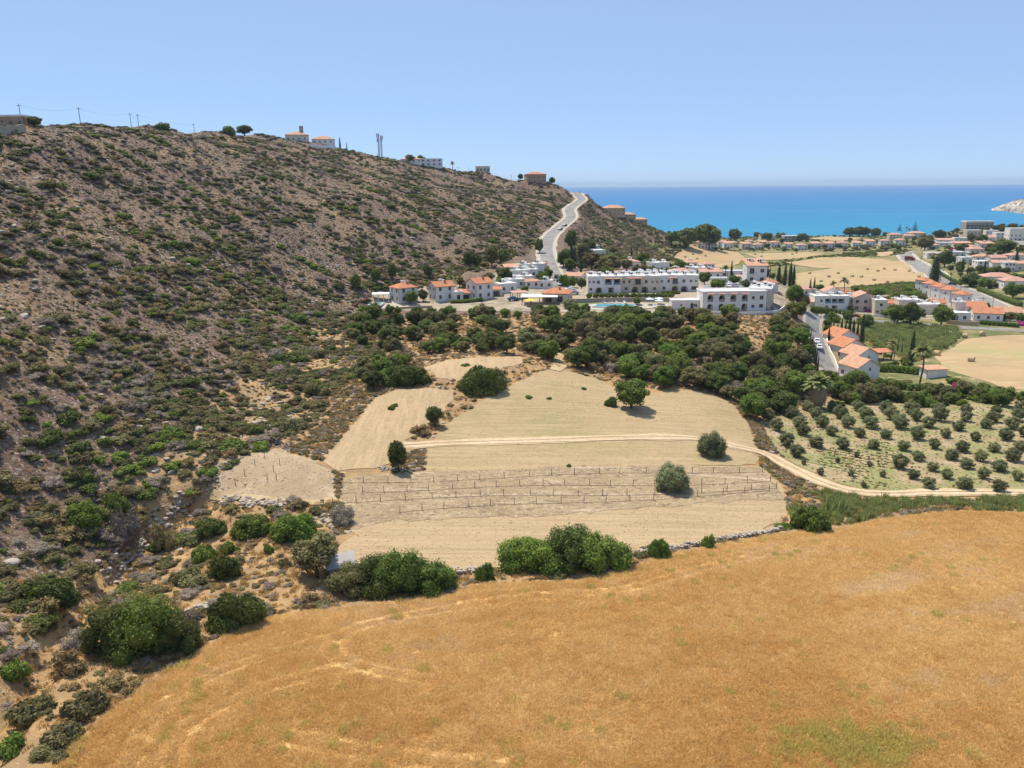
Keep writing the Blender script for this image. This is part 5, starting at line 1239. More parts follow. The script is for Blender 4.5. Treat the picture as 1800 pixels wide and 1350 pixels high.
def roof_mesh(kind, w, d, h, pitch, ov=0.4, th=0.2):
    """closed roof shell standing on the wall tops"""
    W, D_ = w / 2 + ov, d / 2 + ov
    if kind == 'hip':
        rl = max(0.05, (w - d) / 2) if w >= d else 0.05; rd = max(0.05, (d - w) / 2) if d > w else 0.05
        top = [(-W, -D_, h), (W, -D_, h), (W, D_, h), (-W, D_, h), (-rl, -rd, h + pitch), (rl, -rd, h + pitch), (rl, rd, h + pitch), (-rl, rd, h + pitch)]
        tf = [(0, 1, 5, 4), (1, 2, 6, 5), (2, 3, 7, 6), (3, 0, 4, 7), (4, 5, 6, 7)]
    elif kind == 'gable_y':
        e = pitch * ov / (w / 2)
        top = [(-W, -D_, h - e), (W, -D_, h - e), (W, D_, h - e), (-W, D_, h - e), (0, -D_, h + pitch), (0, D_, h + pitch)]; tf = [(0, 4, 5, 3), (4, 1, 2, 5)]
    elif kind == 'gable_x':
        e = pitch * ov / (d / 2)
        top = [(-W, -D_, h - e), (W, -D_, h - e), (W, D_, h - e), (-W, D_, h - e), (-W, 0, h + pitch), (W, 0, h + pitch)]; tf = [(0, 1, 5, 4), (4, 5, 2, 3)]
    elif kind == 'shed':
        top = [(-W, -D_, h), (W, -D_, h), (W, D_, h + pitch), (-W, D_, h + pitch)]; tf = [(0, 1, 2, 3)]
    n = len(top); V = [(x, y, z + th) for (x, y, z) in top] + [(x, y, z + 0.02) for (x, y, z) in top]; F = list(tf) + [tuple(i + n for i in q[::-1]) for q in tf]
    cnt = {}
    for q in tf:
        for i in range(len(q)):
            a, b = q[i], q[(i + 1) % len(q)]; cnt.setdefault((min(a, b), max(a, b)), []).append((a, b))
    for k, l in cnt.items():
        if len(l) == 1: a, b = l[0]; F.append((b, a, a + n, b + n))
    return V, F
def house(name, label, cat, p, rot, w, d, h, roof, wall='white', roofm='tile', wins=(), pitch=None, chim=False, heaters=0, group=None, parapet=0.35, back=True):
    root = tag(empty(name, p, R(rot)), label, cat, group)
    t = 0.25; zb = -1.5; pitch = pitch if pitch is not None else 0.22 * (min(w, d))
    faces_ = {'F': (w, 0, (0, -d / 2)), 'B': (w, math.pi, (0, d / 2)), 'R': (d - 2 * t, math.pi / 2, (w / 2, 0)), 'L': (d - 2 * t, -math.pi / 2, (-w / 2, 0))}
    wb = MB()
    for fk, (fw, ang, (ox, oy)) in faces_.items():
        holes = []
        for wd in wins:
            if wd[0] != fk: continue
            _, u, z, ww, wh, kd = wd
            holes.append(arch_hole(u, z, ww, wh) if kd in ('arch', 'archwin') else rect_hole(u, z, ww, wh))
        tri = pitch if (roof == 'gable_y' and fk in 'FB') or (roof == 'gable_x' and fk in 'LR') else 0.0
        V, F = panel_mesh(fw, zb, h, holes, t, tri)
        ca, sa = math.cos(ang), math.sin(ang)
        wb.add([(ca * x - sa * y + ox, sa * x + ca * y + oy, z) for (x, y, z) in V], F)
    wb.add([(-w / 2 + t, -d / 2 + t, h - 0.01), (w / 2 - t, -d / 2 + t, h - 0.01), (w / 2 - t, d / 2 - t, h - 0.01), (-w / 2 + t, d / 2 - t, h - 0.01)], [(0, 1, 2, 3)])
    wb.build('wall', MT[wall], root)
    for wd in wins:
        fk, u, z, ww, wh, kd = wd; fw, ang, (ox, oy) = faces_[fk]; ca, sa = math.cos(ang), math.sin(ang)
        def place(o, x, y, zz): o.location = (ca * x - sa * y + ox, sa * x + ca * y + oy, zz); o.rotation_euler = (0, 0, ang)
        if kd in ('win', 'door', 'bal', 'shut', 'archwin'):
            m, pm = win_mesh(ww, wh, MT['wood'] if kd in ('door', 'shut') else MT['frame'])
            o = ob('door' if kd == 'door' else 'window', m, root); place(o, u, 0.10, z)
            q = ob('pane', pm, o); q.location = (0, 0.09, 0)
            if kd == 'shut':
                for sg in (-1, 1):
                    s = MB().box(-ww * 0.22, ww * 0.22, -0.05, -0.006, 0, wh).build('shutter', MT['wood'], root); place(s, u + sg * ww * 0.74, 0, z)
            if kd == 'bal':
                s = MB().box(-ww * 0.9, ww * 0.9, -1.1, -0.004, -0.18, -0.02).build('balcony', MT[wall], root); place(s, u, 0, z)
                r_ = MB()
                r_.box(-ww * .9, ww * .9, -1.1, -1.05, 0.85, 0.92)
                for i in range(9): xx = -ww * .88 + ww * 1.76 * i / 8; r_.box(xx - .02, xx + .02, -1.09, -1.05, -0.02, 0.85)
                rr = r_.build('railing', MT['rail'], s)
        if kd in ('arch', 'loggia', 'blueloggia'):
            dd = 1.5; b = MB()
            x0, x1, z0, z1 = u - ww / 2 - 0.03, u + ww / 2 + 0.03, z - 0.02, z + wh + 0.03
            b.add([(x0, t, z0), (x1, t, z0), (x1, t, z1), (x0, t, z1), (x0, dd, z0), (x1, dd, z0), (x1, dd, z1), (x0, dd, z1)], [(4, 5, 6, 7), (0, 4, 7, 3), (1, 2, 6, 5), (0, 1, 5, 4), (3, 7, 6, 2)])
            o = b.build('loggia', MT[wall], root); place(o, u * 0, 0, 0); o.location = (ox, oy, 0); o.rotation_euler = (0, 0, ang)
            q = MB().box(u - ww * 0.32, u + ww * 0.32, dd - 0.06, dd - 0.01, z0 + 0.03, z0 + min(2.1, wh * 0.82)).build('glass_door', MT['glass'], root); q.location = (ox, oy, 0); q.rotation_euler = (0, 0, ang)
            if kd == 'blueloggia' or z > 1.0:
                s = MB().box(u - ww / 2, u + ww / 2, 0.05, 0.10, z0 + 0.02, z0 + 0.95).build('railing', MT['bluerail' if kd == 'blueloggia' else 'rail'], root); s.location = (ox, oy, 0); s.rotation_euler = (0, 0, ang)
    if roof == 'flat':
        b = MB().box(-w / 2 - 0.12, w / 2 + 0.12, -d / 2 - 0.12, d / 2 + 0.12, h, h + 0.22)
        if parapet:
            q = 0.2; x, y, z0, z1 = w / 2 + 0.115, d / 2 + 0.115, h + 0.22, h + 0.22 + parapet
            b.box(-x, x, -y, -y + q, z0, z1); b.box(-x, x, y - q, y, z0, z1); b.box(-x, -x + q, -y + q, y - q, z0, z1); b.box(x - q, x, -y + q, y - q, z0, z1)
        b.build('roof', MT['roofwhite'], root); top = h + 0.24
    else:
        V, F = roof_mesh(roof, w, d, h, pitch); rf = ob('roof', mesh_from('roof', V, F, MT[roofm]), root); top = h + pitch * 0.5
        if chim:
            cm = MB().box(-0.35, 0.35, -0.3, 0.3, -0.6, 1.3)
            cm.build('chimney', MT['brownwall'], rf, (w * 0.12, -d * 0.18, top))
    for k in range(heaters):
        hx = -w / 2 + w * (k + 0.5) / heaters; hy = d * 0.12 * (-1) ** k
        b = MB().tube([(hx - 0.65, hy, top + 1.35), (hx + 0.65, hy, top + 1.35)], 0.32, 10)
        b.box(hx - 0.5, hx - 0.42, hy - 0.3, hy + 0.3, top - 0.05, top + 1.1); b.box(hx + 0.42, hx + 0.5, hy - 0.3, hy + 0.3, top - 0.05, top + 1.1)
        b.box(hx + 0.75, hx + 1.55, hy - 0.4, hy + 0.4, top + 0.5, top + 1.3)
        b.build('water_tank', MT['tank'], root)
        b = MB().add([(hx - 0.9, hy + 0.4, top + 1.05), (hx + 0.5, hy + 0.4, top + 1.05), (hx + 0.5, hy + 1.9, top + 0.15), (hx - 0.9, hy + 1.9, top + 0.15), (hx - 0.9, hy + 0.45, top + 1.12), (hx + 0.5, hy + 0.45, top + 1.12), (hx + 0.5, hy + 1.95, top + 0.22), (hx - 0.9, hy + 1.95, top + 0.22)],
                     [(3, 2, 1, 0), (4, 5, 6, 7), (0, 1, 5, 4), (1, 2, 6, 5), (2, 3, 7, 6), (3, 0, 4, 7)])
        b.build('solar_panel', MT['panel'], root)
    return root
def auto(face, width, floors, n, h0=1.0, wh=1.3, ww=1.1, kind='win', fh=2.9, skip=()):
    return [(face, -width / 2 + width * (i + 0.5) / n, h0 + fl * fh, ww, wh, kind) for fl in range(floors) for i in range(n) if (fl, i) not in skip]
def HS(name, label, px, py, w, d, h, rot=0, roof='hip', wall='white', roofm='tile', wins=None, n=3, floors=2, **kw):
    """house by the picture position of the foot of its front wall"""
    g = G(px, py); k = mpp(g)
    if isinstance(w, str): w = float(w) * k / max(0.6, math.cos(R(rot)))
    c, s = math.cos(R(rot)), math.sin(R(rot))
    p = Vector((g.x - s * -d / 2 * 0 + 0, g.y, 0)) + Vector((-s * d / 2 * 0.0, d / 2, 0)); p.z = float(H(g.x, g.y)) - 0.05
    if wins is None: wins = auto('F', w, floors, n) + auto('L', d, floors, 2) + auto('R', d, floors, 2)
    return house(name, label, kw.pop('cat', 'house'), p, rot, w, d, h, roof, wall, roofm, wins, **kw)

V2 = lambda w, d: auto('F', w, 2, 2, wh=1.5) + auto('L', d, 2, 2, wh=1.4) + auto('R', d, 2, 1)
HS('villa', 'white two storey villa with orange hip roof beside the small pool, leftmost', 708, 533, 7.8, 7.0, 5.5, 38, 'hip', wins=V2(7.8, 7), chim=True, heaters=1, pitch=1.6)
HS('villa', 'middle white villa with orange roof and low side wing', 775, 530, 7.6, 6.6, 5.6, 30, 'gable_x', wins=V2(7.6, 6.6), chim=True, heaters=1, pitch=1.5)
HS('villa', 'right white villa with orange roof behind the clipped hedge', 842, 527, 7.4, 7.2, 6.2, 36, 'gable_x', wins=V2(7.4, 7.2), chim=True, pitch=1.6)
HS('side_wing', 'low white wing with roof terrace right of the middle villa', 800, 529, 4.5, 5, 3.0, 20, 'flat', wins=[('F', 0.5, 0.2, 1.2, 2.1, 'door')], cat='house')
HS('porch', 'orange roofed porch between the middle and right villas', 818, 527, 4.8, 4, 2.5, 15, 'shed', wins=[('F', 0, 0.1, 3.6, 2.0, 'loggia')], pitch=0.9, cat='porch')
HS('porch', 'small orange roofed porch right of the right villa', 872, 521, 3.6, 3.4, 2.5, 5, 'shed', wins=[('F', 0, 0.1, 2.8, 2.0, 'loggia')], pitch=0.7, cat='porch')
HS('flat_block', 'low white flat roofed block behind the right villa', 886, 515, 7.2, 8, 3.2, 24, 'flat', wins=auto('F', 7, 1, 2) , heaters=1)
for (px, py, w, d, h, rot, roof, lab, ht) in [(905,506,6.5,6,3.0,18,'flat','white flat roofed cottage in front of the white cluster left of the hill road',1),(922,500,6,6,3.0,10,'flat','small white cottage with water tank in the white cluster',1),(934,507,6,4,2.7,12,'hip','orange roofed cottage in the white cluster',0),
    (912,490,7,6,3.2,16,'flat','white cottage in the middle of the white cluster',2),(930,488,7,6,3.2,8,'flat','white cottage with two water tanks in the cluster',2),(946,486,5,8,5.4,6,'flat','tall white narrow house at the right of the cluster',1),(898,482,6,5,3.0,14,'shed','white cottage with reddish pent roof at the left of the cluster',0),(920,478,6,5,3.0,8,'flat','rearmost white cottage of the cluster',1),(949,474,6,5,2.8,8,'hip','orange hip roofed house at the rear right of the cluster',0),(958,508,6,5,3.0,4,'flat','white cottage between the cluster and the restaurant',1)]:
    HS('cottage', lab, px, py, w, d, h, rot, roof, wins=auto('F', w, 1, 2) + auto('R', d, 1, 2) + auto('L', d, 1, 2), heaters=ht, pitch=0.9, roofm='tile_pale')
HS('restaurant', 'restaurant with wide orange hip roof beside the hill road foot', 981, 532, 9.5, 9, 3.2, -14, 'hip', 'cream', wins=[('F', -2.5, 0.2, 2.6, 2.2, 'loggia'), ('F', 1.5, 0.2, 2.6, 2.2, 'loggia')] + auto('R', 9, 1, 3), pitch=1.7, chim=True)
def canopy(name, label, px, py, w, d, h, rot, mat, posts=4, cat='canopy', tilt=0.3, postm='wood'):
    g = G(px, py); root = tag(empty(name, (g.x, g.y + d / 2, g.z), R(rot)), label, cat)
    MB().add([(-w/2,-d/2,h-tilt),(w/2,-d/2,h-tilt),(w/2,d/2,h),(-w/2,d/2,h),(-w/2,-d/2,h-tilt+.15),(w/2,-d/2,h-tilt+.15),(w/2,d/2,h+.15),(-w/2,d/2,h+.15)],[(3,2,1,0),(4,5,6,7),(0,1,5,4),(1,2,6,5),(2,3,7,6),(3,0,4,7)]).build('canopy_roof', MT[mat], root)
    for i in range(posts):
        for y in (-d / 2 + 0.25, d / 2 - 0.25):
            x = -w / 2 + 0.25 + (w - 0.5) * i / (posts - 1); MB().box(x - .1, x + .1, y - .1, y + .1, -0.8, h - tilt + 0.02 if y < 0 else h - 0.05).build('post', MT[postm], root)
    return root
canopy('terrace_canopy', 'long white canopy over the restaurant terrace', 949, 536, 13, 6, 3.0, -3, 'roofwhite', 5)
canopy('terrace_canopy', 'small white and pink awning left of the restaurant canopy', 912, 527, 6, 4, 2.8, 12, 'tile_pink', 3)
canopy('pool_canopy', 'white flat canopy on columns beside the leftmost villa', 668, 531, 6.2, 5, 2.8, 8, 'roofwhite', 4, 'canopy', 0.05, 'white')
# long white building in three units
def long_unit(label, px, py, wpx, wall, wins, heaters, rot=-2.5):
    g = G(px, py); w = wpx * mpp(g)
    return HS('apartment_block', label, px, py, w, 10, 6.0, rot, 'flat', wall, wins=[(f, u * w, z, ww, wh, kd) for (f, u, z, ww, wh, kd) in wins], heaters=heaters, cat='apartment block')
long_unit('left unit of the long white block, with blue balconies and one arch', 1063, 515, 58, 'white', [('F',-.44,3.9,.7,.8,'win'),('F',-.32,3.8,.8,1,'win'),('F',-.18,3.6,1.1,1.2,'win'),('F',.12,3.2,2.6,2.3,'blueloggia'),('F',.38,3.2,2.6,2.3,'blueloggia'),('F',-.40,.9,1.1,1.1,'win'),('F',-.16,.05,2.6,2.2,'arch'),('F',.2,.1,2.2,2.1,'loggia')], 4)
long_unit('middle unit of the long white block, with cream upper storey and two arches', 1126, 514, 68, 'cream', [('F',-.42,3.6,.9,1.1,'win'),('F',-.28,3.6,.9,1.1,'win'),('F',-.06,3.1,2.2,2.2,'bal'),('F',.15,3.6,1.1,1.2,'win'),('F',.31,3.7,.7,.9,'win'),('F',.43,3.7,.7,.9,'win'),('F',-.36,.9,1.2,1.2,'win'),('F',-.13,.05,2.5,2.3,'arch'),('F',.12,.05,2.5,2.3,'arch'),('F',.37,.9,1.2,1.2,'win')], 5)
long_unit('right unit of the long white block, with two arches and brown shutters', 1194, 513, 68, 'white', [('F',-.44,3.7,.8,1,'win'),('F',-.27,3.6,1,1.2,'win'),('F',-.10,3.1,2.0,2.2,'bal'),('F',.12,3.6,1.1,1.3,'win'),('F',.30,3.7,.9,1.1,'win'),('F',.43,3.8,.7,.9,'win'),('F',-.38,.9,1.2,1.2,'win'),('F',-.10,.05,2.7,2.3,'arch'),('F',.14,.05,2.7,2.3,'arch'),('F',.40,.9,1.2,1.3,'shut')], 5)
for nm, us in (('apartment_block', (.12, .38)), ('apartment_block.001', (-.3, -.06)), ('apartment_block.002', (-.2,))):
    o = bpy.data.objects[nm]; wdt = 60 * mpp(o.location)
    for u in us:
        MB().add([(u*wdt-1.6, -6.0, 5.55), (u*wdt+1.6, -6.0, 5.55), (u*wdt+1.6, -5.01, 5.9), (u*wdt-1.6, -5.01, 5.9), (u*wdt-1.6, -6.0, 5.7), (u*wdt+1.6, -6.0, 5.7), (u*wdt+1.6, -5.01, 6.04), (u*wdt-1.6, -5.01, 6.04)], [(3,2,1,0),(4,5,6,7),(0,1,5,4),(1,2,6,5),(2,3,7,6),(3,0,4,7)]).build('tile_awning', MT['tile_pale'], o)
# arcaded two storey building at the cliff edge
g = G(1290, 546); w = 112 * mpp(g)
aw = [('F', u * w, z, 2.0, 2.35, 'arch') for u in (-.385, -.205, -.025, .155) for z in (0.1, 3.1)] + [('F', .29 * w, 0.9, 1.0, 1.1, 'win'), ('F', .42 * w, 0.9, 1.3, 1.3, 'win'), ('F', .29 * w, 3.8, 1.0, 1.1, 'win'), ('F', .42 * w, 3.7, 1.3, 1.4, 'win')]
HS('arcaded_building', 'two storey building with eight arched loggias at the cliff edge', 1290, 546, w, 9, 6.2, 1.5, 'flat', 'white', wins=aw, cat='apartment block', parapet=0.3)
def awnings(us, w, front, z, parent, aw=2.6):
    for u in us:
        MB().add([(u*w-aw/2, front-.9, z), (u*w+aw/2, front-.9, z), (u*w+aw/2, front-.01, z+.35), (u*w-aw/2, front-.01, z+.35), (u*w-aw/2, front-.9, z+.14), (u*w+aw/2, front-.9, z+.14), (u*w+aw/2, front-.01, z+.49), (u*w-aw/2, front-.01, z+.49)], [(3,2,1,0),(4,5,6,7),(0,1,5,4),(1,2,6,5),(2,3,7,6),(3,0,4,7)]).build('tile_awning', MT['tile_pink'], parent)
awnings((-.385, -.205, -.025, .155), w, -4.5, 5.75, bpy.data.objects['arcaded_building'])
HS('arcaded_wing', 'receding right wing of the arcaded building with balconies and white tanks', 1350, 541, 7.5, 16, 6.2, -22, 'flat', 'cream', wins=auto('F', 7, 2, 2, ww=1.5, wh=2.0, h0=.3, fh=3) + [('R', u, z, 1.8, 2.1, 'loggia') for u in (-5.5, -2, 1.5, 5) for z in (.2, 3.2)], heaters=4, cat='apartment block')
HS('roof_hut', 'small orange hip roofed hut behind the arcaded wing', 1354, 512, 5.5, 5, 3.2, 10, 'hip', wins=[('F', 0, .2, 2.6, 2.2, 'loggia')], pitch=1.2, cat='hut')
HS('tower_house', 'three storey white house with orange pent roof behind the car park', 1330, 505, '34', 8, 8.4, -3, 'shed', 'white', 'tile_pale', wins=[('F',-2,6.0-.6,1.7,2.2,'bal'),('F',2,5.8,1.5,1.5,'win'),('F',-2,2.6,1.4,1.4,'win'),('F',2,2.6,1.4,1.4,'win'),('L',0,5.6,1,1.2,'win')], pitch=2.2, heaters=2, cat='house')
HS('annex', 'small white annex with arch left of the three storey house', 1307, 502, 4.5, 6, 3.4, 0, 'shed', 'white', 'tile_pink', wins=[('F', 0, .1, 2.2, 2.2, 'arch')], pitch=1.0)
HS('pool_house', 'low white pool house with flat roof left of the arcades', 1205, 544, '48', 5, 2.9, 0, 'flat', 'white', wins=[('F', -1.5, 1.2, .7, .7, 'win'), ('F', 2.2, .1, 1.1, 2.1, 'door'), ('F', 3.4, .9, 1.1, 1.1, 'win')], parapet=0.25, cat='pool house')
HS('tiled_house', 'pale house with faded tiled roof left of the long block', 1012, 497, 8, 7, 3.0, -25, 'gable_x', 'white', 'tile_pale', pitch=1.2, n=2, floors=1)
for (px, py, w, d, h, rot, roof, lab, ht) in [(1108,472,9,8,3.4,10,'hip','white house with pale roof on the slope above the long block',1),(1140,494,10,7,3.2,4,'flat','white roofed house behind the middle of the long block',3),(1158,478,9,7,4.2,24,'flat','bluish white house with flat roof and tank behind the long block',2),
    (1120,498,9,7,3.2,0,'flat','flat white roof with tanks just behind the long block',3),(1176,496,9,7,3.2,6,'flat','white cottage with tanks behind the right unit',3),(1200,490,10,7,3.4,0,'hip','pinkish roofed cottage behind the right unit',2),(1225,484,9,7,3.4,-4,'flat','white cottage at the far edge of the terrace',2),
    (1250,490,10,7,3.2,-3,'shed','white cottage behind the spreading car park tree',1),(1288,488,13,6,3.0,-2,'flat','long low white building behind the parked cars',0),(1215,470,8,6,3,0,'hip','small pinkish house on the far terrace edge',1),(1247,472,7,6,3,0,'hip','pinkish house beyond the car park',0),(1264,500,8,4,2.6,-2,'flat','white low wall building at the car park',0)]:
    HS('cottage', lab, px, py, w, d, h, rot, roof, roofm='tile_pink', wins=auto('F', w, 1, 3) + auto('R', d, 1, 2), heaters=ht, pitch=1.2)
HS('hill_house', 'white house among trees right of the hill road', 1046, 452, 10, 8, 3.4, 20, 'flat', wins=auto('F', 10, 1, 3), heaters=0)
HS('hill_house', 'smaller white house above the tree hidden one', 1041, 442, 7, 6, 3.0, 20, 'flat', wins=auto('F', 7, 1, 2))
# houses on the headland and the ridge
HS('ridge_villa', 'brown villa with flat hip roof at the seaward end of the ridge', 941, 321, 17, 12, 7.0, 12, 'hip', 'brownwall', 'tile', wins=auto('F', 17, 2, 4), pitch=2.0)
HS('cliff_villa', 'big tiled villa on the seaward shoulder of the hill', 1079, 379, 19, 12, 6.5, 8, 'hip', 'ochre', 'tile_pale', wins=auto('F', 19, 2, 5), pitch=2.6)
HS('cliff_villa', 'low tiled pavilion in front of the big cliff villa', 1088, 381, 9, 8, 3.2, 0, 'hip', 'ochre', 'tile_pale', n=3, floors=1, pitch=1.6)
HS('cliff_villa', 'tiled villa right of the big cliff villa', 1106, 387, 11, 9, 5, 10, 'hip', 'ochre', 'tile_pale', n=3, floors=2, pitch=2)
HS('cliff_villa', 'lowest tiled villa at the end of the hill shoulder', 1126, 391, 12, 9, 3.5, 8, 'hip', 'ochre', 'tile_pale', n=3, floors=1, pitch=1.8)
HS('ridge_villa', 'pale ridge house with orange roof and a tall grey chimney slab', 519, 243, 15, 10, 4.2, 8, 'hip', 'cream', 'tile_pale', n=4, floors=1, pitch=2.2)
HS('chimney_tower', 'tall narrow dark slab tower beside the left ridge house', 530, 245, 2.6, 2, 10.5, 8, 'flat', 'greywall', wins=[], parapet=0, cat='tower')
HS('ridge_villa', 'low ridge house with orange hip roof above a white wall', 566, 253, 15, 10, 3.2, 6, 'hip', 'white', 'tile_pale', n=4, floors=1, pitch=2.4)
HS('ridge_villa', 'white walled villa between trees on the ridge', 752, 287, 22, 10, 5.5, 6, 'flat', 'white', wins=auto('F', 22, 2, 5, ww=1.6))
HS('ridge_villa', 'low pale house at the left of the ridge trees', 722, 287, 16, 10, 3.0, 6, 'hip', 'white', 'tile_pale', n=4, floors=1, pitch=1.5)
HS('ridge_villa', 'small pale house far right on the ridge line', 848, 301, 12, 8, 4.5, 6, 'flat', 'cream', wins=auto('F', 12, 1, 4, ww=1.6, wh=2.0))
HS('ridge_villa', 'brick red building behind a stone wall at the left end of the ridge', 12, 222, 12, 9, 3.6, 0, 'flat', 'brownwall', wins=auto('F', 12, 1, 4))
# row of the blue balcony house
HS('row_house', 'white house with blue glass balconies behind the clipped hedge', 1462, 545, '58', 9, 6.0, -4, 'flat', 'white', wins=[('F',-4.6,3.6,1.1,1.2,'win'),('F',-1.6,3.1,2.6,2.2,'blueloggia'),('F',1.4,3.1,2.6,2.2,'blueloggia'),('F',4.2,3.1,2.6,2.2,'blueloggia'),('F',-2,.9,1.2,1.2,'win'),('F',1.5,.2,2.4,2.0,'loggia')], heaters=3, cat='house')
HS('gable_roof', 'salmon gabled upper storey on the blue balcony house', 1464, 540, 8.5, 6, 7.2, -4, 'gable_y', 'white', 'tile_pink', wins=[], pitch=2.0, cat='house')
HS('row_house', 'pinkish house with salmon gable and magenta flowers before it', 1522, 548, '44', 9, 6.2, -6, 'gable_y', 'pink', 'tile_pink', wins=auto('F', 11, 2, 3, ww=1.5, wh=1.5), pitch=2.4, heaters=0)
HS('row_house', 'ochre stone house between the two salmon gables', 1497, 546, 4.2, 8, 6.0, -5, 'flat', 'ochre', wins=auto('F', 4, 2, 1), heaters=1)
HS('row_house', 'white house with porch and parapet right of the magenta flowers', 1549, 553, '20', 8, 6.2, -6, 'flat', 'cream', wins=[('F', 0, 3.7, 1.3, 1.4, 'win'), ('F', -1.3, .8, 1.1, 1.1, 'win'), ('F', .8, .1, 1.4, 2.1, 'door')], heaters=1)
for (px, py, w, d, h, rot, roof, lab, ht) in [(1573,545,7,6,3.2,-8,'gable_x','small orange roofed house behind the roadside tree',1),(1600,549,9,8,5.4,-10,'flat','pale house with tanks half hidden by roadside trees',2),(1637,553,10,8,4.2,-8,'flat','pale house with two windows before the terraced row',2),(1650,548,6,5,4.2,-8,'gable_x','little orange roofed house at the terraced row',0),(1686,560,4,4,7,0,'flat','narrow pinkish tower with white tank beside the arched porch',1)]:
    HS('row_house', lab, px, py, w, d, h, rot, roof, 'cream' if 'tower' not in lab else 'pink', wins=auto('F', w, 1, 2) + auto('R', d, 1, 2), heaters=ht, pitch=1.3)
HS('arched_porch', 'white house with a big arched porch behind the yellow wall', 1688, 564, 8, 7, 3.2, -6, 'flat', 'white', wins=[('F', -2, .1, 3.0, 2.9, 'arch'), ('F', 2, .7, 1.4, 1.5, 'win')], parapet=.2)
HS('back_house', 'orange hip roofed house among bushes behind the row', 1485, 527, 13, 9, 3.2, -12, 'hip', 'cream', 'tile', n=4, floors=1, pitch=1.7)
HS('back_house', 'long low tiled shed at the left end of the blue balcony row', 1436, 541, 8, 5, 2.6, 4, 'shed', 'cream', 'tile_pink', wins=[('F', 0, .2, 3, 1.8, 'loggia')], pitch=0.6)
HS('back_house', 'white house with pale roof beside the cypress pair', 1415, 520, 11, 8, 3.2, 8, 'hip', 'white', 'tile_pink', n=3, floors=1, pitch=1.4)
# terraced houses with orange roofs, stepping along the coast road
for i, (px, py) in enumerate([(1627,513),(1640,520),(1656,526),(1673,532),(1695,541)]):
    HS('terraced_house', 'white terraced house with orange hip roof, %s from the far end of its row' % ORD[i], px, py, 5.6, 6.4, 6.2, 20, 'hip', 'white', 'tile', wins=[('F', 0.8, 4.0, .9, 1.1, 'win'), ('F', -1.4, 1.2, .8, 1, 'win'), ('L', 0, 4.0, .9, 1.1, 'win'), ('L', 0, 1.0, .9, 1.1, 'win')], pitch=1.7, group='terraced white houses')
HS('corner_house', 'orange roofed bungalow with white wall at the lane corner', 1742, 565, 11, 9, 3.4, -16, 'gable_x', 'white', 'tile', n=3, floors=1, pitch=1.8)
HS('corner_house', 'orange roofed house left of the corner bungalow', 1718, 555, 9, 9, 4.0, -14, 'gable_x', 'white', 'tile', n=3, floors=1, pitch=1.8)
HS('corner_house', 'pale gabled bungalow at the right edge of the lane', 1777, 562, 10, 8, 3.2, -14, 'gable_x', 'white', 'tile_pale', n=3, floors=1, pitch=1.8)
# houses on the right hillside
for (px, py, w, d, h, rot, roof, lab, wl, rf) in [(1760,500,16,10,4.2,-10,'hip','large villa with pinkish hip roofs above the white car park','white','tile_pink'),(1790,508,13,10,4.2,-10,'hip','pinkish roofed villa cut by the right edge','white','tile_pink'),(1740,475,14,9,5.2,-8,'flat','white two storey villa with tall cypress before it','white','tile'),(1762,476,11,9,5.0,-8,'gable_x','white villa with tiled roof beside the two storey villa','white','tile_pale'),(1776,478,6,7,5.4,-8,'flat','narrow white house left of the broad cypress','white','tile'),(1794,476,10,8,4.4,-8,'shed','cream house at the right edge behind the broad cypress','cream','tile_pale'),
    (1712,418,13,9,7.0,-6,'flat','pinkish two storey house below the grey ruin','pink','tile_pink'),(1670,428,22,9,3.2,-6,'shed','long low house with pink roof on the right hillside','white','tile_pink'),(1660,433,18,8,3,-6,'flat','white low house below the long pink roof','white','tile'),(1694,434,14,8,3,-6,'shed','tiled low house on the right hillside','cream','tile_pink'),(1648,452,14,8,3,-6,'flat','low grey roofed house by the coast road','white','tile'),(1742,424,12,8,3.2,-6,'hip','white tiled house left of the big white block','white','tile_pink'),
    (1766,421,13,9,5.5,-8,'flat','big white stepped block at the right skyline, lower part','white','tile'),(1790,424,13,10,10,-8,'flat','tall white stepped block at the right edge','white','tile'),(1614,418,20,14,6,-4,'hip','seaside villa with wide pink hip roof','cream','tile_pink'),(1600,419,14,10,3.4,-4,'hip','low seaside house with pink roof left of the villa','cream','tile_pink'),(1575,420,16,10,5.4,-4,'hip','pale seaside house with pinkish roof','cream','tile_pink')]:
    HS('hillside_house', lab, px, py, w, d, h, rot, roof, wl, rf, n=4 if w > 12 else 3, floors=2 if h > 5 else 1, pitch=2.0 if roof == 'hip' else 1.2)
HS('ruin', 'unfinished grey concrete building with dark openings above the bay', 1722, 405, 28, 12, 8.4, -4, 'flat', 'greywall', wins=[('F', u, z, 2.7, 2.3, 'loggia') for u in (-11.5, -7.6, -3.8, 0, 3.8, 7.6, 11.5) for z in (.3, 3.2)], parapet=1.2, cat='building')
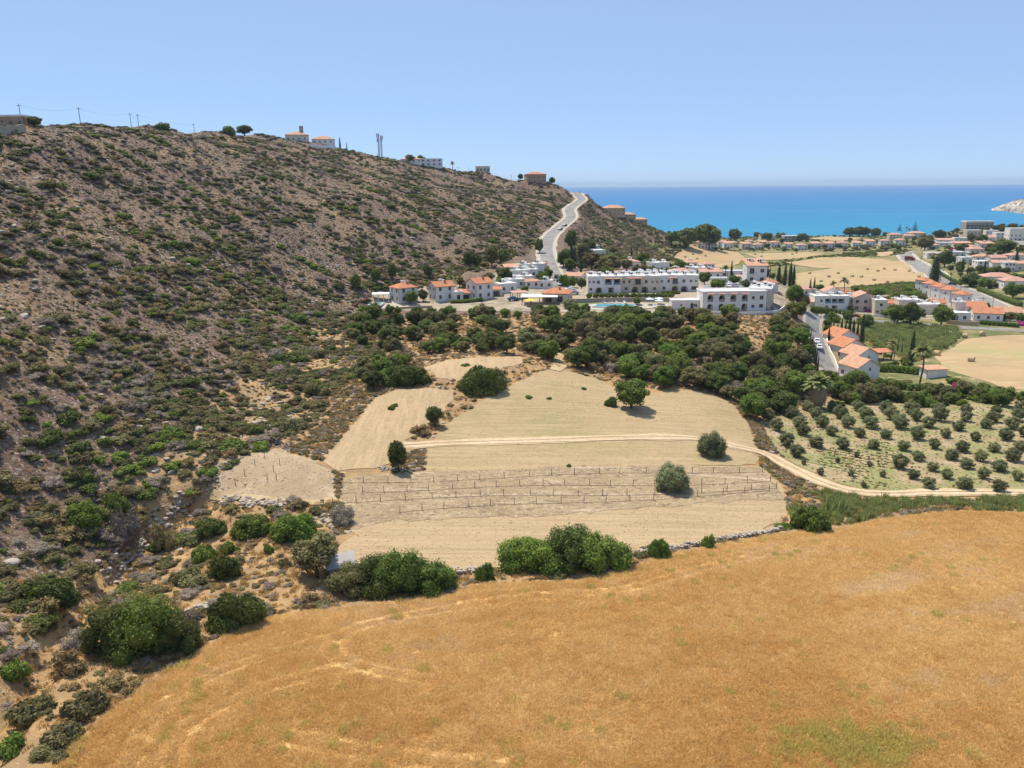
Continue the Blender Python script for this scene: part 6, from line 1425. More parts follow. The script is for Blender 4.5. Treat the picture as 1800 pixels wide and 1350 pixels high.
# far row of beach houses
FAR = [(1234,437,14),(1252,438,13),(1270,434,12),(1280,437,14),(1290,433,12),(1311,438,14),(1318,433,11),(1333,437,15),(1341,432,12),(1362,435,15),(1386,436,13),(1410,440,14),(1434,437,14),(1458,437,15),(1482,436,14),(1507,434,12),(1530,433,14),(1556,432,14),(1583,431,14)]
for i, (px, py, w) in enumerate(FAR):
    HS('beach_house', 'small white and tiled beach house, %s from the left in the far row' % ORD[i], px, py, w * 0.72, 7, random.choice((4.2, 5.4, 5.8)), random.uniform(-12, 14), random.choice(('hip', 'gable_x', 'shed')), random.choice(('white', 'cream')), random.choice(('tile_pink', 'tile_pale')), wins=auto('F', w * 0.72, 2, 3, ww=1.3, wh=1.6, h0=.6, fh=2.4, skip=((1, 1),)), pitch=1.6, group='far row of beach houses')
HS('beach_house', 'grey blocky house behind the far row, near the water', 1391, 424, 18, 10, 6, 0, 'flat', 'greywall', wins=auto('F', 18, 2, 4, ww=2, wh=1.8))
HS('beach_house', 'pale tiled house behind the far row, left of the grey block', 1350, 421, 18, 10, 5, 0, 'hip', 'cream', 'tile_pink', n=4, floors=1)
HS('beach_house', 'pale low house left behind the far row by the pines', 1217, 424, 12, 8, 3.2, 0, 'flat', 'white', wins=auto('F', 12, 1, 3))
# red-roofed row beside the lane under the cliff
for i, (px, py, lab) in enumerate([(1518,668,'nearest of four salmon gabled houses in the lane row'),(1517,646,'second nearest salmon gabled house in the lane row'),(1495,630,'third salmon gabled house in the lane row'),(1484,612,'farthest salmon gabled house in the lane row')]):
    HS('gabled_house', lab, px, py, 8.2, 7.4, 3.9, 20 if i < 2 else 16, 'gable_y', 'white', 'tile_pale' if i < 2 else 'tile', wins=[('F', 0.5, 2.6, .7, 1.0, 'win'), ('L', -2, .9, 1.2, 1.3, 'win'), ('L', 2, .2, 1.3, 2.1, 'door')], pitch=2.1, heaters=0, group='salmon gabled row houses')
canopy('pergola', 'dark red roofed pergola right of the salmon gabled row', 1551, 634, 8, 5, 2.8, 10, 'tile', 3, 'pergola')
HS('garden_hut', 'small flat tan roofed hut at the garden end beside the hay field', 1645, 664, 6, 4, 2.4, 6, 'shed', 'white', 'tile_pale', wins=[], pitch=.3, cat='hut')
HS('field_shed', 'low grey shed half hidden beside the leaning tree', 596, 1016, 3.2, 2.6, 1.5, 20, 'shed', 'greywall', 'greywall', wins=[], pitch=0.5, cat='shed')
# ---------------------------------------------------------------- hedges, walls, pools, garden greenery
def hedge(label, px, wd, h, kind='leaf_green', closed=False):
    q = [G(*p) for p in px]; L = []; o = q[0]; q2 = spline(q, 5) if len(q) > 2 else [q[0].lerp(q[1], k / 12) for k in range(13)]
    dense = []
    for a, b in zip(q2[:-1], q2[1:]):
        n = max(1, int((b - a).length / (wd * 0.7)))
        for k in range(n): dense.append(a.lerp(b, k / n))
    for p in dense: L.append(((p.x - o.x, p.y - o.y, p.z - o.z + h * 0.45), (wd * 0.62, wd * 0.62, h * 0.55)))
    me = crown('hedge', [((l[0][0], l[0][1], l[0][2] + 50), l[1]) for l in L], min(9000, 130 * len(L)), 0.2, MT[kind], len(L), core=0.85)
    ob_ = ob('hedge', me); ob_.location = (o.x, o.y, o.z - 50)
    return tag(ob_, label, 'hedge')
hedge('clipped green hedge in front of the right villas', [(795,533),(820,532),(852,529)], 1.4, 1.4)
hedge('tall clipped hedge in front of the blue balcony house', [(1428,550),(1455,551),(1490,555)], 1.6, 2.6)
hedge('long clipped hedge beyond the nearest salmon gabled house', [(1540,652),(1585,655),(1632,660)], 1.6, 2.4)
hedge('dark hedge bordering the gardens above the olive grove', [(1545,676),(1600,686),(1660,692),(1720,694),(1790,694)], 1.8, 2.2, 'leaf_dark')
hedge('dark clipped hedge below the right unit of the long block', [(1165,517),(1195,517)], 1.2, 1.3, 'leaf_dark')
hedge('low hedge along the corner bungalow', [(1725,570),(1760,573),(1795,576)], 1.6, 2.0)
hedge('hedge along the coast road above the terraced row', [(1645,478),(1665,490),(1690,502)], 2.0, 2.0)
hedge('green hedge on the far side of the coast road', [(1720,512),(1750,524),(1795,540)], 2.4, 3.0, 'leaf_dark')
hedge('hedge along the hill road foot', [(948,502),(962,490),(962,474)], 1.6, 2.4)
for i, x in enumerate(range(1036, 1180, 11)):
    g = G(x, 526); tree('hedge_tree', 'round clipped tree above the pool, %s from the left' % ORD[i], 'tree_green', g, 1.35, 1.25, 'clipped trees above the pool')
def low_wall(label, px, h, t, mat, off=0.0):
    q = [G(*p) for p in px]; q = spline(q, 5) if len(q) > 2 else q; V = []; F = []
    for k, p in enumerate(q):
        a = q[max(k - 1, 0)]; b = q[min(k + 1, len(q) - 1)]; d = (b - a); n = Vector((-d.y, d.x, 0)).normalized() * t / 2; z = float(H(p.x, p.y))
        V += [(p.x - n.x, p.y - n.y, z - 0.8), (p.x + n.x, p.y + n.y, z - 0.8), (p.x + n.x, p.y + n.y, z + h), (p.x - n.x, p.y - n.y, z + h)]
    for k in range(len(q) - 1):
        for i in range(4): F.append((k * 4 + i, k * 4 + (i + 1) % 4, k * 4 + 4 + (i + 1) % 4, k * 4 + 4 + i))
    F += [(3, 2, 1, 0), tuple(len(V) - 4 + i for i in range(4))]
    return tag(ob('low_wall', mesh_from('low_wall', V, F, MT[mat])), label, 'wall')
low_wall('curved white parapet wall in front of the arcaded building', [(1232,551),(1290,553),(1340,552),(1375,545),(1388,535)], 0.9, 0.3, 'white')
low_wall('grey retaining wall above the pool lawn', [(1000,533),(1060,531),(1120,530),(1200,530)], 1.5, 0.4, 'stonewall')
low_wall('pale retaining wall under the leftmost villa', [(650,546),(700,544),(760,541)], 0.8, 0.4, 'stonewall')
low_wall('yellow stone wall before the arched porch house', [(1663,569),(1690,571),(1720,572)], 1.6, 0.4, 'ochre')
low_wall('white kerb wall beside the lane under the cliff', [(1446,590),(1456,610),(1468,636),(1480,660)], 0.8, 0.3, 'white')
low_wall('stone wall at the left end of the ridge', [(0,236),(20,234),(45,232)], 2.4, 0.5, 'stonewall')
low_wall('white wall below the low ridge house', [(545,258),(570,260),(590,262)], 1.8, 0.4, 'white')
low_wall('long pale retaining wall under the big white block', [(1755,432),(1775,432),(1800,433)], 4.0, 0.6, 'white')
low_wall('white garden wall along the street by the porch house', [(1535,556),(1560,558),(1585,560)], 0.9, 0.3, 'white')
patch('pool_lawn', GP([(1000,545),(1004,533),(1030,533),(1200,533),(1200,538),(1120,540),(1030,541)]), MT['lawn'], 0.10, 2, jitter=0.1)
patch('pool_deck', GP([(1022,545),(1034,535),(1120,534),(1175,534),(1185,541),(1120,543),(1118,546)]), MT['kerb'], 0.16, 2, jitter=0.05)
patch('villa_deck', GP([(640,544),(655,528),(690,530),(735,537),(730,543)]), MT['kerb'], 0.16, 2, jitter=0.05)
patch('car_park', GP([(1235,512),(1240,499),(1310,498),(1320,508),(1300,512)]), MT['asphalt'], 0.16, 3, jitter=0.05)
def pool(label, px):
    q = [Vector((*G(*p)[:2], 0)) for p in px]; c = sum(q, Vector()) / len(q); z = max(float(H(p.x, p.y)) for p in q) + 0.22
    root = tag(empty('swimming_pool', (c.x, c.y, z)), label, 'swimming pool'); n = len(q)
    ob('water', mesh_from('water', [(p.x - c.x, p.y - c.y, 0) for p in q], [tuple(range(n))], MT['water']), root)
    V = []; F = []
    for p in q:
        d = p - c; o = d * (1 + 0.45 / d.length); V += [(d.x, d.y, -0.3), (d.x, d.y, 0.06), (o.x, o.y, 0.06), (o.x, o.y, -0.6)]
    for i in range(n):
        j = (i + 1) % n
        for k in range(3): F.append((i * 4 + k, j * 4 + k, j * 4 + k + 1, i * 4 + k + 1))
    ob('coping', mesh_from('coping', V, F, MT['white']), root)
pool('large turquoise pool below the long white block', [(1043,541),(1050,536),(1080,535.6),(1114,536),(1116,541),(1080,542)])
pool('small turquoise pool beside the leftmost villa', [(648,539),(654,534),(666,533),(675,535),(668,541),(655,542)])
def parasol(label, px, py, mat, r=1.6, h=2.5):
    g = G(px, py); root = tag(empty('parasol', g), label, 'parasol'); MB().tube([(0, 0, 0), (0, 0, h)], 0.04, 6).build('pole', MT['steel'], root)
    n = 8; V = [(0, 0, h + 0.15)] + [(r * math.cos(2 * math.pi * i / n), r * math.sin(2 * math.pi * i / n), h - 0.4) for i in range(n)]
    V += [(x, y, z - 0.05) for (x, y, z) in V]; F = [(0, 1 + i, 1 + (i + 1) % n) for i in range(n)] + [(n + 1, n + 2 + (i + 1) % n, n + 2 + i) for i in range(n)] + [(1 + i, n + 2 + i, n + 2 + (i + 1) % n, 1 + (i + 1) % n) for i in range(n)]
    ob('shade', mesh_from('shade', V, F, mat), root)
MT['yellow'] = plain('yellow_canvas', (0.75, 0.60, 0.06), 0.8, 0.05); MT['paleblue'] = plain('pale_canvas', (0.60, 0.68, 0.74), 0.8, 0.05)
MT['redpaint'] = plain('dark_red_paint', (0.20, 0.025, 0.03), 0.35, 0.1, spec=0.5); MT['bluepaint'] = plain('blue_paint', (0.03, 0.12, 0.25), 0.3, 0.1, spec=0.5); MT['whitepaint'] = plain('white_paint', (0.78, 0.78, 0.78), 0.3, 0.04, spec=0.5); MT['darkpaint'] = plain('dark_paint', (0.03, 0.03, 0.04), 0.3, 0.1, spec=0.5); MT['silver'] = plain('silver_paint', (0.40, 0.41, 0.43), 0.3, 0.05, spec=0.5, metal=0.4)
parasol('big yellow parasol on the restaurant terrace', 932, 538, MT['yellow'], 2.2, 2.6)
for i, (px, py) in enumerate([(1142,536),(1158,535),(1158,539)]): parasol('pale blue parasol by the large pool, %s' % ('leftmost', 'rear right', 'front right')[i], px, py, MT['paleblue'])
def lounger(label, px, py):
    g = G(px, py); root = tag(empty('sun_lounger', (g.x, g.y, g.z + 0.2), random.uniform(0, 3)), label, 'sun lounger', 'loungers by the large pool')
    MB().box(-.35, .35, -.95, .4, .28, .36).add([(-.35, .4, .28), (.35, .4, .28), (.35, .95, .75), (-.35, .95, .75), (-.35, .4, .36), (.35, .4, .36), (.35, .93, .83), (-.35, .93, .83)], [(3, 2, 1, 0), (4, 5, 6, 7), (0, 3, 7, 4), (1, 5, 6, 2), (2, 6, 7, 3)]).build('bed', MT['paleblue'], root)
    for x in (-.3, .3):
        for y in (-.85, .3): MB().box(x - .03, x + .03, y - .03, y + .03, -0.15, .29).build('leg', MT['white'], root)
for i, px in enumerate((1062, 1074, 1086, 1098, 1150, 1166)): lounger('pale lounger by the large pool, %s from the left' % ORD[i], px, 534 if i < 4 else 541)

# ---------------------------------------------------------------- cars
def car_meshes():
    prof = [(-2.1, .35), (-2.15, .75), (-1.95, .95), (-1.35, 1.0), (-.75, 1.42), (.65, 1.45), (1.35, .98), (2.0, .85), (2.1, .6), (2.05, .35)]
    V = []; F = []; n = len(prof)
    for (x, z) in prof: V += [(x, -.82 if z < 1.1 else -.66, z), (x, .82 if z < 1.1 else .66, z)]
    for i in range(n): j = (i + 1) % n; F.append((2 * i, 2 * i + 1, 2 * j + 1, 2 * j))
    F += [tuple(2 * i for i in range(n)), tuple(2 * i + 1 for i in range(n))[::-1]]
    gl = MB()
    for sy in (-1, 1): gl.add([(-1.2, sy * .80, 1.02), (1.2, sy * .80, 1.02), (.62, sy * .675, 1.38), (-.72, sy * .675, 1.38)], [(0, 1, 2, 3)])
    gl.add([(-1.36, -.7, 1.02), (-1.36, .7, 1.02), (-.79, .6, 1.41), (-.79, -.6, 1.41)], [(0, 1, 2, 3)]); gl.add([(1.33, -.7, 1.03), (1.33, .7, 1.03), (.70, .6, 1.44), (.70, -.6, 1.44)], [(0, 1, 2, 3)])
    w = MB().tube([(0, -.1, 0), (0, .1, 0)], .32, 12)
    return V, F, gl, mesh_from('wheel', w.v, w.f, MT['rubber'])
_cv, _cf, _cg, _cw = car_meshes(); _cgm = mesh_from('windows', _cg.v, _cg.f, MT['glass']); _cb = {}
def car(label, px, py, rot, mat, s=1.0, name='parked_car', cat='car', dz=0.25):
    g = G(px, py); root = tag(empty(name, (g.x, g.y, g.z + dz), R(rot)), label, cat); root.scale = (s,) * 3
    if mat not in _cb: _cb[mat] = mesh_from('body', _cv, _cf, MT[mat])
    ob('body', _cb[mat], root); ob('windows', _cgm, root)
    for x in (-1.3, 1.3):
        for y in (-.78, .78): ob('wheel', _cw, root, (x, y, .32))
for a in [('blue car parked left of the restaurant terrace', 902, 529, 10, 'bluepaint'), ('dark car on the foot of the hill road', 978, 489, 80, 'darkpaint'), ('dark blue car behind it on the hill road foot', 982, 495, 78, 'bluepaint'), ('white car right of the hill road foot', 985, 502, 80, 'whitepaint'),
          ('silver car parked right of the restaurant', 1008, 518, 10, 'silver'), ('white car behind the restaurant', 1003, 512, 12, 'whitepaint'), ('white van like car in the car park, leftmost', 1266, 507, 90, 'whitepaint'), ('white car in the middle of the car park', 1280, 506, 90, 'whitepaint'), ('silver car right in the car park', 1292, 506, 90, 'silver'), ('white car at the rear of the car park', 1282, 501, 90, 'whitepaint'),
          ('dark car on the hill road bend', 993, 398, 60, 'darkpaint'), ('dark car parked on the hill road verge', 985, 405, 60, 'darkpaint'), ('white car parked at the top of the lane', 1436, 604, 70, 'whitepaint'), ('white car parked lower on the lane', 1440, 614, 70, 'whitepaint'), ('dark red car parked on the street before the magenta flowers', 1503, 559, 0, 'redpaint'),
          ('dark car under the roadside tree', 1592, 571, -6, 'darkpaint'), ('black car driving on the coast road', 1674, 501, -35, 'darkpaint'), ('white car before the terraced houses', 1717, 533, -30, 'whitepaint'), ('white car at the far coast road end', 1604, 446, -40, 'whitepaint'), ('pale car in the right hillside car park', 1770, 510, 10, 'silver'), ('dark car in the right hillside car park', 1767, 504, 10, 'darkpaint')]:
    car(*a)
def truck(px, py):
    g = G(px, py); root = tag(empty('truck', (g.x, g.y, g.z + .28), R(-55)), 'red box truck driving on the coast road', 'truck')
    MB().box(-3.6, 1.4, -1.25, 1.25, .9, 3.4).build('cargo_box', MT['redpaint'], root); MB().box(1.55, 3.4, -1.15, 1.15, .6, 2.6).build('cab', MT['redpaint'], root); MB().box(3.4, 3.42, -1.0, 1.0, 1.6, 2.4).build('windscreen', MT['glass'], root); MB().box(-3.5, 3.2, -.5, .5, .6, .88).build('chassis', MT['darkpaint'], root)
    for x in (-2.6, 2.4):
        for y in (-1.05, 1.05): o = ob('wheel', _cw, root, (x, y, .48)); o.scale = (1.5,) * 3
truck(1599, 459)

# ---------------------------------------------------------------- poles, mast, stakes, bales, stones
def pole(label, px, py, top, wires=None, r=0.14):
    g = G(px, py); h = (py - top) * mpp(g); root = tag(empty('utility_pole', g), label, 'utility pole')
    MB().tube([(0, 0, -0.6), (0, 0, h)], [r, r * 0.7], 7).build('shaft', MT['pole'], root)
    MB().box(-.8, .8, -.06, .06, h - .7, h - .55).build('crossarm', MT['pole'], root)
    return Vector((g.x, g.y, g.z + h - 0.5))
tops = [pole(*a) for a in [('leftmost utility pole on the ridge', 38, 217, 181), ('second utility pole on the ridge from the left', 142, 221, 190), ('third utility pole on the ridge, left of a pair', 231, 223, 199), ('fourth utility pole on the ridge, right of a pair', 244, 223, 201), ('short fifth utility pole on the ridge', 341, 226, 211)]]
def wire(label, a, b, sag=1.2):
    pts = [a.lerp(b, k / 10) - Vector((0, 0, sag * 4 * (k / 10) * (1 - k / 10))) for k in range(11)]
    tag(MB().tube(pts, 0.02, 4).build('overhead_wire', MT['rubber']), label, 'wire')
for i in range(4): wire('thin overhead wire between ridge poles, %s span from the left' % ORD[i], tops[i], tops[i + 1])
for a in [('pole beside the hill road above the white cluster', 961, 478, 458), ('pole in the car park', 1277, 508, 478), ('street pole on the coast road left', 1656, 488, 474), ('street pole on the coast road near the black car', 1669, 508, 488), ('street lamp pole on the coast road, third', 1688, 513, 502), ('street lamp pole on the coast road, fourth', 1727, 535, 522), ('street lamp pole on the coast road, nearest', 1744, 541, 522), ('pole at the corner of the clipped hedge', 1443, 560, 540), ('pole beside the far coast road', 1618, 461, 450), ('thin pole on the ridge by the palm', 805, 292, 284), ('thin pole on the ridge right of the palm', 824, 295, 288), ('thin pole near the brown ridge villa', 899, 308, 299), ('pole among the far beach houses', 1445, 437, 412)]:
    pole(a[0], a[1], a[2], a[3], r=0.10)
def mast(px, py, top):
    g = G(px, py); h = (py - top) * mpp(g); root = tag(empty('telecom_mast', g), 'grey twin lattice telecom mast with antenna panels on the ridge', 'mast')
    for sx in (-0.95, 0.95):
        b = MB()
        for (x, y) in ((-.4, -.4), (.4, -.4), (.4, .4), (-.4, .4)): b.tube([(sx + x, y, -1), (sx + x, y, h * (1 if sx < 0 else .93))], .17, 5)
        for k in range(14):
            z = h * .93 * k / 14; z2 = h * .93 * (k + 1) / 14
            b.tube([(sx - .4, -.4, z), (sx + .4, -.4, z2)], .10, 4); b.tube([(sx - .4, .4, z), (sx + .4, .4, z2)], .10, 4); b.tube([(sx - .4, -.4, z), (sx - .4, .4, z2)], .10, 4); b.tube([(sx + .4, .4, z), (sx + .4, -.4, z2)], .10, 4)
        b.build('lattice_leg', MT['steel'], root)
    for i, (x, z) in enumerate([(-2.1, .93), (-1.0, .95), (.7, .82), (2.2, .85), (1.5, .78), (-1.8, .75)]):
        MB().box(x - .3, x + .3, -.75, -.5, h * z - 1.4, h * z + 1.2).build('antenna_panel', MT['steel'], root)
    MB().box(-2.2, 2.2, -.6, .6, h * .70, h * .71).build('platform', MT['steel'], root)
mast(669, 279, 237)
# vineyard stakes with their drip lines
STK = [  # rows from the far one to the near one, picture ends and number of stakes
 ((600,850),(1338,828),19),((596,866),(1352,848),20),((585,884),(1364,862),19),((700,902),(1350,866),17)]
_sm = None
for ri, (a, b, n) in enumerate(STK):
    pts = []
    for i in range(n):
        px = a[0] + (b[0] - a[0]) * i / (n - 1) + random.uniform(-3, 3); py = a[1] + (b[1] - a[1]) * i / (n - 1) + 3.0 * math.sin(i * 0.45 + ri)
        g = G(px, py); pts.append(g)
        if abs(px - 1180) < 26 and py < 862: continue
        if _sm is None: q = MB().tube([(0, 0, -0.3), (0.01, 0, 0.6), (0, 0.01, 1.2)], [.055, .05, .045], 6); _sm = mesh_from('vineyard_stake', q.v, q.f, MT['pole'])
        o = ob('vineyard_stake', _sm, None, (g.x, g.y, g.z + 0.1)); o.rotation_euler = (random.uniform(-.06, .06), random.uniform(-.06, .06), random.uniform(0, 6))
        tag(o, 'thin vineyard stake, %s from the left in the %s row from the back' % (ORD[i], ORD[ri]), 'stake', 'vineyard stakes')
    q = MB().tube([(p.x, p.y, p.z + 0.17) for p in spline(pts, 3)], 0.022, 4); tag(q.build('drip_line', MT['rubber']), 'dark drip hose along the %s stake row from the back' % ORD[ri], 'hose')
for i, (px, py) in enumerate([(465,806),(492,818),(448,818),(430,836),(481,830),(470,846),(414,854),(486,845)]):
    g = G(px, py); o = ob('vineyard_stake', _sm, None, (g.x, g.y, g.z + 0.1)); tag(o, 'stake on the bare knoll, %s' % ('at its top', 'top right', 'upper left', 'middle left', 'middle right', 'centre', 'lowest left', 'lower right')[i], 'stake', 'stakes on the bare knoll')
# hay bales
def bale_mesh():
    b = MB().tube([(-.75, 0, 0), (-.70, 0, 0), (.70, 0, 0), (.75, 0, 0)], [.68, .78, .78, .68], 14); return mesh_from('hay_bale', b.v, b.f, plain('hay', (0.52, 0.40, 0.22), 1.0, 0.2, 4), False)
_bm = bale_mesh()
for i, (px, py) in enumerate([(1668,590),(1696,594),(1726,590),(1647,625),(1707,636),(1423,482),(1443,496),(1457,488),(1473,482),(1498,487),(1514,488),(1536,494),(1560,498),(1525,475),(1543,478),(1554,474),(1573,476),(1598,478),(1615,488),(1204,453),(1225,456),(1218,448),(1240,451),(1327,448),(1340,445),(1338,452),(1393,448),(1400,446)]):
    g = G(px, py); o = ob('hay_bale', _bm, None, (g.x, g.y, g.z + 0.85)); o.rotation_euler = (0, 0, random.uniform(0, 3)); o.scale = (1.15,) * 3
    wh = 'on the near hay field at the right edge' if i < 5 else ('on the hay field behind the row houses' if i < 13 else ('on the middle hay field' if i < 19 else 'on the farthest hay fields'))
    k0 = i if i < 5 else (i - 5 if i < 13 else (i - 13 if i < 19 else i - 19))
    tag(o, 'round hay bale %s, %s from left' % (wh, ORD[k0]), 'hay bale', 'round hay bales')
# dry stone wall and stone heaps
def stone_run(label, px, n, width, rr, name='dry_stone_wall', cat='stone wall'):
    q = spline([G(*p) for p in px], 8); L = np.array([(p.x, p.y) for p in q]); c = L.mean(0); z0 = float(H(c[0], c[1])); V = []; F = []
    for i in range(n):
        t = rng.uniform(0, len(q) - 1.001); k = int(t); p = q[k].lerp(q[k + 1], t - k); r = rng.uniform(*rr); me_ = SH['rock'][int(rng.integers(0, 4))]
        x = p.x + rng.normal() * width * .5; y = p.y + rng.normal() * width * .5; z = float(H(x, y)) + rng.uniform(0, .55 if name == 'dry_stone_wall' else .3); a = rng.uniform(0, 6.28); ca, sa = math.cos(a) * r, math.sin(a) * r; b = len(V)
        for v in me_.vertices: V.append((x + ca * v.co.x - sa * v.co.y - c[0], y + sa * v.co.x + ca * v.co.y - c[1], z + v.co.z * r - z0))
        for f in me_.polygons: F.append(tuple(b + j for j in f.vertices))
    root = tag(empty(name, (c[0], c[1], z0)), label, cat)
    o = ob('stones', mesh_from('stones', V, F, MT['rock']), root); o['kind'] = 'stuff'
stone_run('low dry stone wall between the wheat and the raked field', [(1118,975),(1170,968),(1230,957),(1290,946),(1340,938),(1376,931)], 420, .5, (.14, .34))
stone_run('short run of stones between the two great bushes', [(800,1008),(830,1004),(862,1000)], 90, .5, (.14, .32))
stone_run('heap of pale boulders below the bare knoll', [(395,880),(430,884),(470,886),(510,888)], 150, 1.2, (.18, .5), 'stone_heap', 'stone heap')
stone_run('heap of pale stones beside the spindly shrub', [(565,910),(580,918),(590,930)], 60, .9, (.2, .5), 'stone_heap', 'stone heap')
stone_run('stones around the slim tree at the track end', [(665,826),(690,824),(720,828),(735,826)], 90, 1.0, (.15, .42), 'stone_heap', 'stone heap')
stone_run('band of broken rock around the back of the knoll', [(366,862),(375,835),(398,810),(440,788),(490,784)], 150, 1.6, (.12, .34), 'stone_heap', 'stone heap')
stone_run('pale rocks along the dry gully', [(330,885),(290,910),(255,950),(225,985),(190,1020)], 160, 1.3, (.2, .6), 'stone_heap', 'stone heap')
stone_run('ruined stone corner wall between two dark bushes', [(330,1078),(345,1072),(362,1070)], 70, .4, (.15, .35))
# more roofs among the right hillside gardens
for i, (px, py, w, rf, roof) in enumerate([(1640,438,11,'tile_pink','hip'),(1700,442,10,'tile_pale','gable_x'),(1682,452,12,'tile_pink','flat'),(1718,446,10,'tile_pink','hip'),(1735,436,11,'tile_pale','shed'),(1705,462,11,'tile_pink','flat'),(1730,460,10,'tile_pale','hip'),(1755,462,11,'tile_pink','gable_x'),(1690,425,11,'tile_pink','flat'),(1665,458,10,'tile_pale','shed'),(1790,458,12,'tile_pink','hip'),(1745,412,11,'tile_pink','flat')]):
    HS('hillside_house', 'small %s house amid the right hillside trees, %s counted from the left' % ({'hip': 'hip roofed', 'flat': 'flat white', 'gable_x': 'gabled', 'shed': 'pent roofed'}[roof], ORD[sorted([1640,1700,1682,1718,1735,1705,1730,1755,1690,1665,1790,1745]).index(px)]), px, py, w, 8, 3.4, random.uniform(-12, 6), roof, 'white', rf, n=3, floors=1, pitch=1.5, heaters=1, group='small houses amid the right hillside trees')
# ---------------------------------------------------------------- trees that fill the gardens of the valley and village
def garden_trees(n, poly, rr, where, kinds=('tree_dark', 'tree_green', 'tree_dull'), group='garden trees of the valley', mass=None):
    many = []; c = 0; tries = 0; bx = [p[0] for p in poly]; by = [p[1] for p in poly]
    while c < n and tries < n * 30:
        tries += 1; px = random.uniform(min(bx), max(bx)); py = random.uniform(min(by), max(by))
        if not inside(poly, [px], [py])[0]: continue
        if 1405 < px < 1470 and 690 < py < 770: continue
        g = G(px, py)
        if any((g.x - q[0]) ** 2 + (g.y - q[1]) ** 2 < q[2] ** 2 for q in BLD): continue
        if any(float(seg_dist(l, np.array([g.x]), np.array([g.y]))[0]) < dd for l, dd in LINES): continue
        kd = random.choice(kinds); r = random.uniform(*rr); c += 1
        if mass: many.append((g.x, g.y, g.z, r, kd)); continue
        colr = {'tree_dark': 'dark green', 'tree_green': 'fresh green', 'tree_dull': 'olive green', 'pine': 'dark', 'bright': 'yellow green', 'olive': 'grey green'}[kd]
        lab = '%s %s tree %s' % ('large' if r > sum(rr) / 2 else 'small', colr, where)
        if kd == 'bright': bush('garden_bush', lab.replace('tree', 'bush', 1), kd, g, r, r, r * 1.1, group, 'bush')
        else: tree('garden_tree', lab, kd, g, r, r * random.uniform(0.75, 1.05), group)
    if mass:
        ms = [m for k_ in kinds for m in SH[k_][:2]]; A = np.array([m[:4] for m in many])
        gpu_scatter('tree_mass', A[:, :3], np.stack([A[:, 3], A[:, 3], A[:, 3] * rng.uniform(0.75, 1.05, len(A))], 1), rng.uniform(0, 6.28, len(A)), np.array([kinds.index(m[4]) * 2 + random.randint(0, 1) for m in many]), ms, mass, 'trees')
BLD = []
for o in bpy.data.objects:
    if o.parent is None and o.get('category') in ('house', 'villa', 'apartment block', 'building', 'hut', 'canopy', 'porch', 'pergola', 'pool house', 'swimming pool', 'car', 'tower'):
        BLD.append((o.location.x, o.location.y, 6.5 if o.get('category') != 'apartment block' else 11))
LINES = [(sp2([(1424,556),(1500,561),(1620,571),(1830,584)], 4), 4.5), (sp2([(1588,444),(1620,470),(1690,510),(1770,545),(1830,566)], 4), 8.5), (sp2([(1432,552),(1434,590),(1448,630),(1466,668)], 4), 4.5), ([(p.x, p.y) for p in ROAD], 6.5)]
garden_trees(46, [(1405,512),(1440,512),(1600,515),(1640,540),(1800,548),(1800,575),(1640,565),(1440,548)], (1.2, 2.6), 'between the row houses of the valley', ('tree_dark', 'tree_green', 'tree_dull', 'bright', 'tree_green'))
garden_trees(50, [(1640,445),(1690,430),(1800,428),(1800,520),(1740,510),(1680,490),(1640,470)], (1.6, 3.2), 'in the gardens of the right hillside', ('tree_dark', 'tree_green', 'tree_dull', 'tree_dark'))
garden_trees(80, [(1640,445),(1690,430),(1800,428),(1800,520),(1740,510),(1680,490),(1640,470)], (1.2, 2.2), '', ('tree_dark', 'tree_green', 'tree_dull'), mass='small distant garden trees on the right hillside')
garden_trees(85, [(1210,442),(1230,430),(1420,424),(1600,422),(1640,425),(1640,440),(1560,441),(1430,444)], (1.6, 3.6), '', ('tree_dark', 'tree_dull', 'tree_green', 'pine'), mass='distant trees among the far beach houses')
garden_trees(26, [(1500,412),(1560,413),(1640,410),(1700,405),(1800,398),(1800,410),(1700,425),(1600,420)], (1.8, 3.6), '', ('tree_dark', 'tree_dull', 'pine'), mass='distant trees on the slope above the bay')
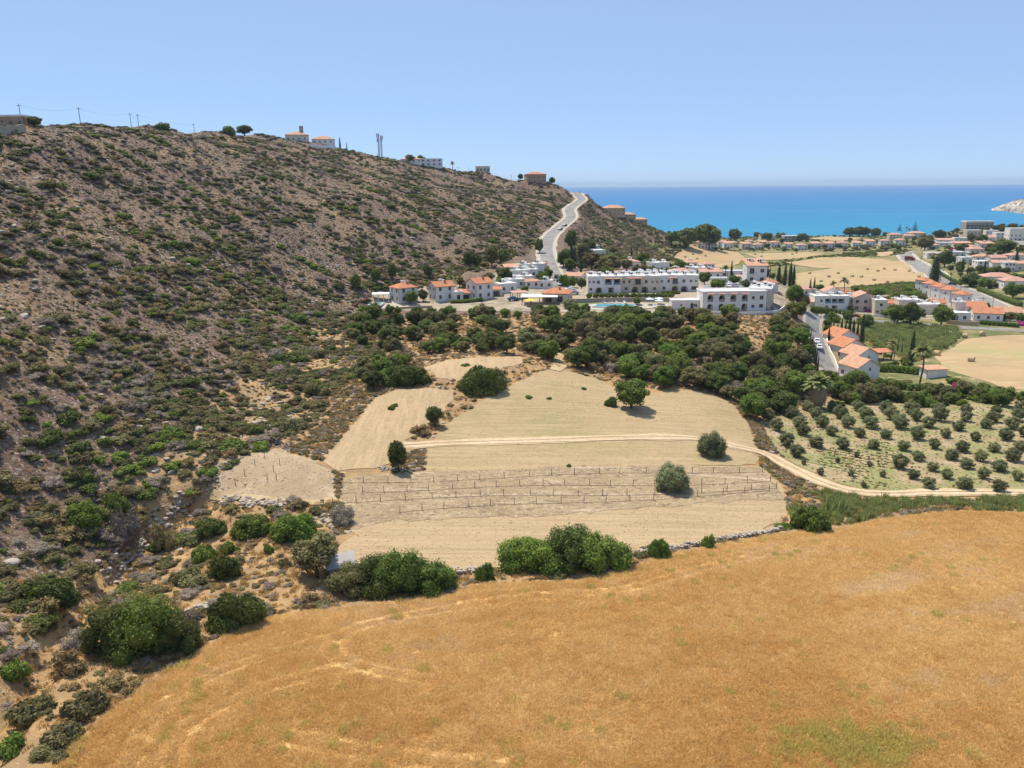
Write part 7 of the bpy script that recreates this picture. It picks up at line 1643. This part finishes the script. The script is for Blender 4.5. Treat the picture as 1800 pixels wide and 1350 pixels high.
garden_trees(40, [(980,505),(985,440),(1020,405),(1060,440),(1110,455),(1180,470),(1230,476),(1180,488),(1080,486),(1020,500)], (1.6, 3.4), 'between the hill road and the village roofs', ('tree_dark', 'tree_green', 'tree_dull', 'tree_dark'))
garden_trees(30, [(870,505),(900,470),(955,465),(962,505),(940,512)], (0.9, 1.7), 'inside the white cottage cluster', ('tree_green', 'bright', 'tree_dark'))
garden_trees(26, [(640,528),(680,505),(770,500),(860,492),(880,500),(860,508),(740,516)], (1.2, 2.2), 'behind the white villas', ('tree_dark', 'tree_green', 'tree_dull'))
garden_trees(16, [(1240,503),(1250,478),(1320,474),(1390,490),(1390,520),(1370,520)], (1.2, 2.4), 'around the three storey house', ('tree_dark', 'tree_green', 'tree_dull'))
garden_trees(34, [(640,552),(900,550),(1000,552),(1240,556),(1240,560),(1000,562),(640,562)], (1.4, 2.4), 'along the edge of the village terrace', ('tree_green', 'tree_dark', 'tree_green'))
garden_trees(34, [(1440,664),(1475,672),(1530,676),(1530,706),(1450,722),(1430,720)], (1.6, 2.8), 'between the squat palm and the nearest gabled house', ('tree_dark', 'tree_green', 'tree_dull'))
garden_trees(30, [(1530,690),(1800,697),(1800,716),(1530,716)], (1.5, 2.6), 'along the upper edge of the olive grove', ('tree_dark', 'tree_green', 'tree_dull', 'bright'))
garden_trees(14, [(1490,628),(1545,650),(1600,655),(1590,640),(1530,615)], (0.9, 1.6), 'in the gardens of the gabled row', ('tree_green', 'bright', 'tree_dark'))
garden_trees(12, [(1450,560),(1470,590),(1465,612),(1448,600)], (1.2, 2.2), 'beside the upper lane', ('tree_green', 'bright', 'tree_dark'))

# ---------------------------------------------------------------- tell look-alikes apart by their place
seen = {}
for o in bpy.data.objects:
    if o.parent is None and o.get('label') and o.get('category'): seen.setdefault(o['label'], []).append(o)
for lab, l in seen.items():
    if 1 < len(l) <= 56:
        l.sort(key=lambda o: proj(o.location)[0])
        for i, o in enumerate(l):
            new = '%s, %s from left' % (lab, ORD[i])
            if len(new.split()) <= 16: o['label'] = new
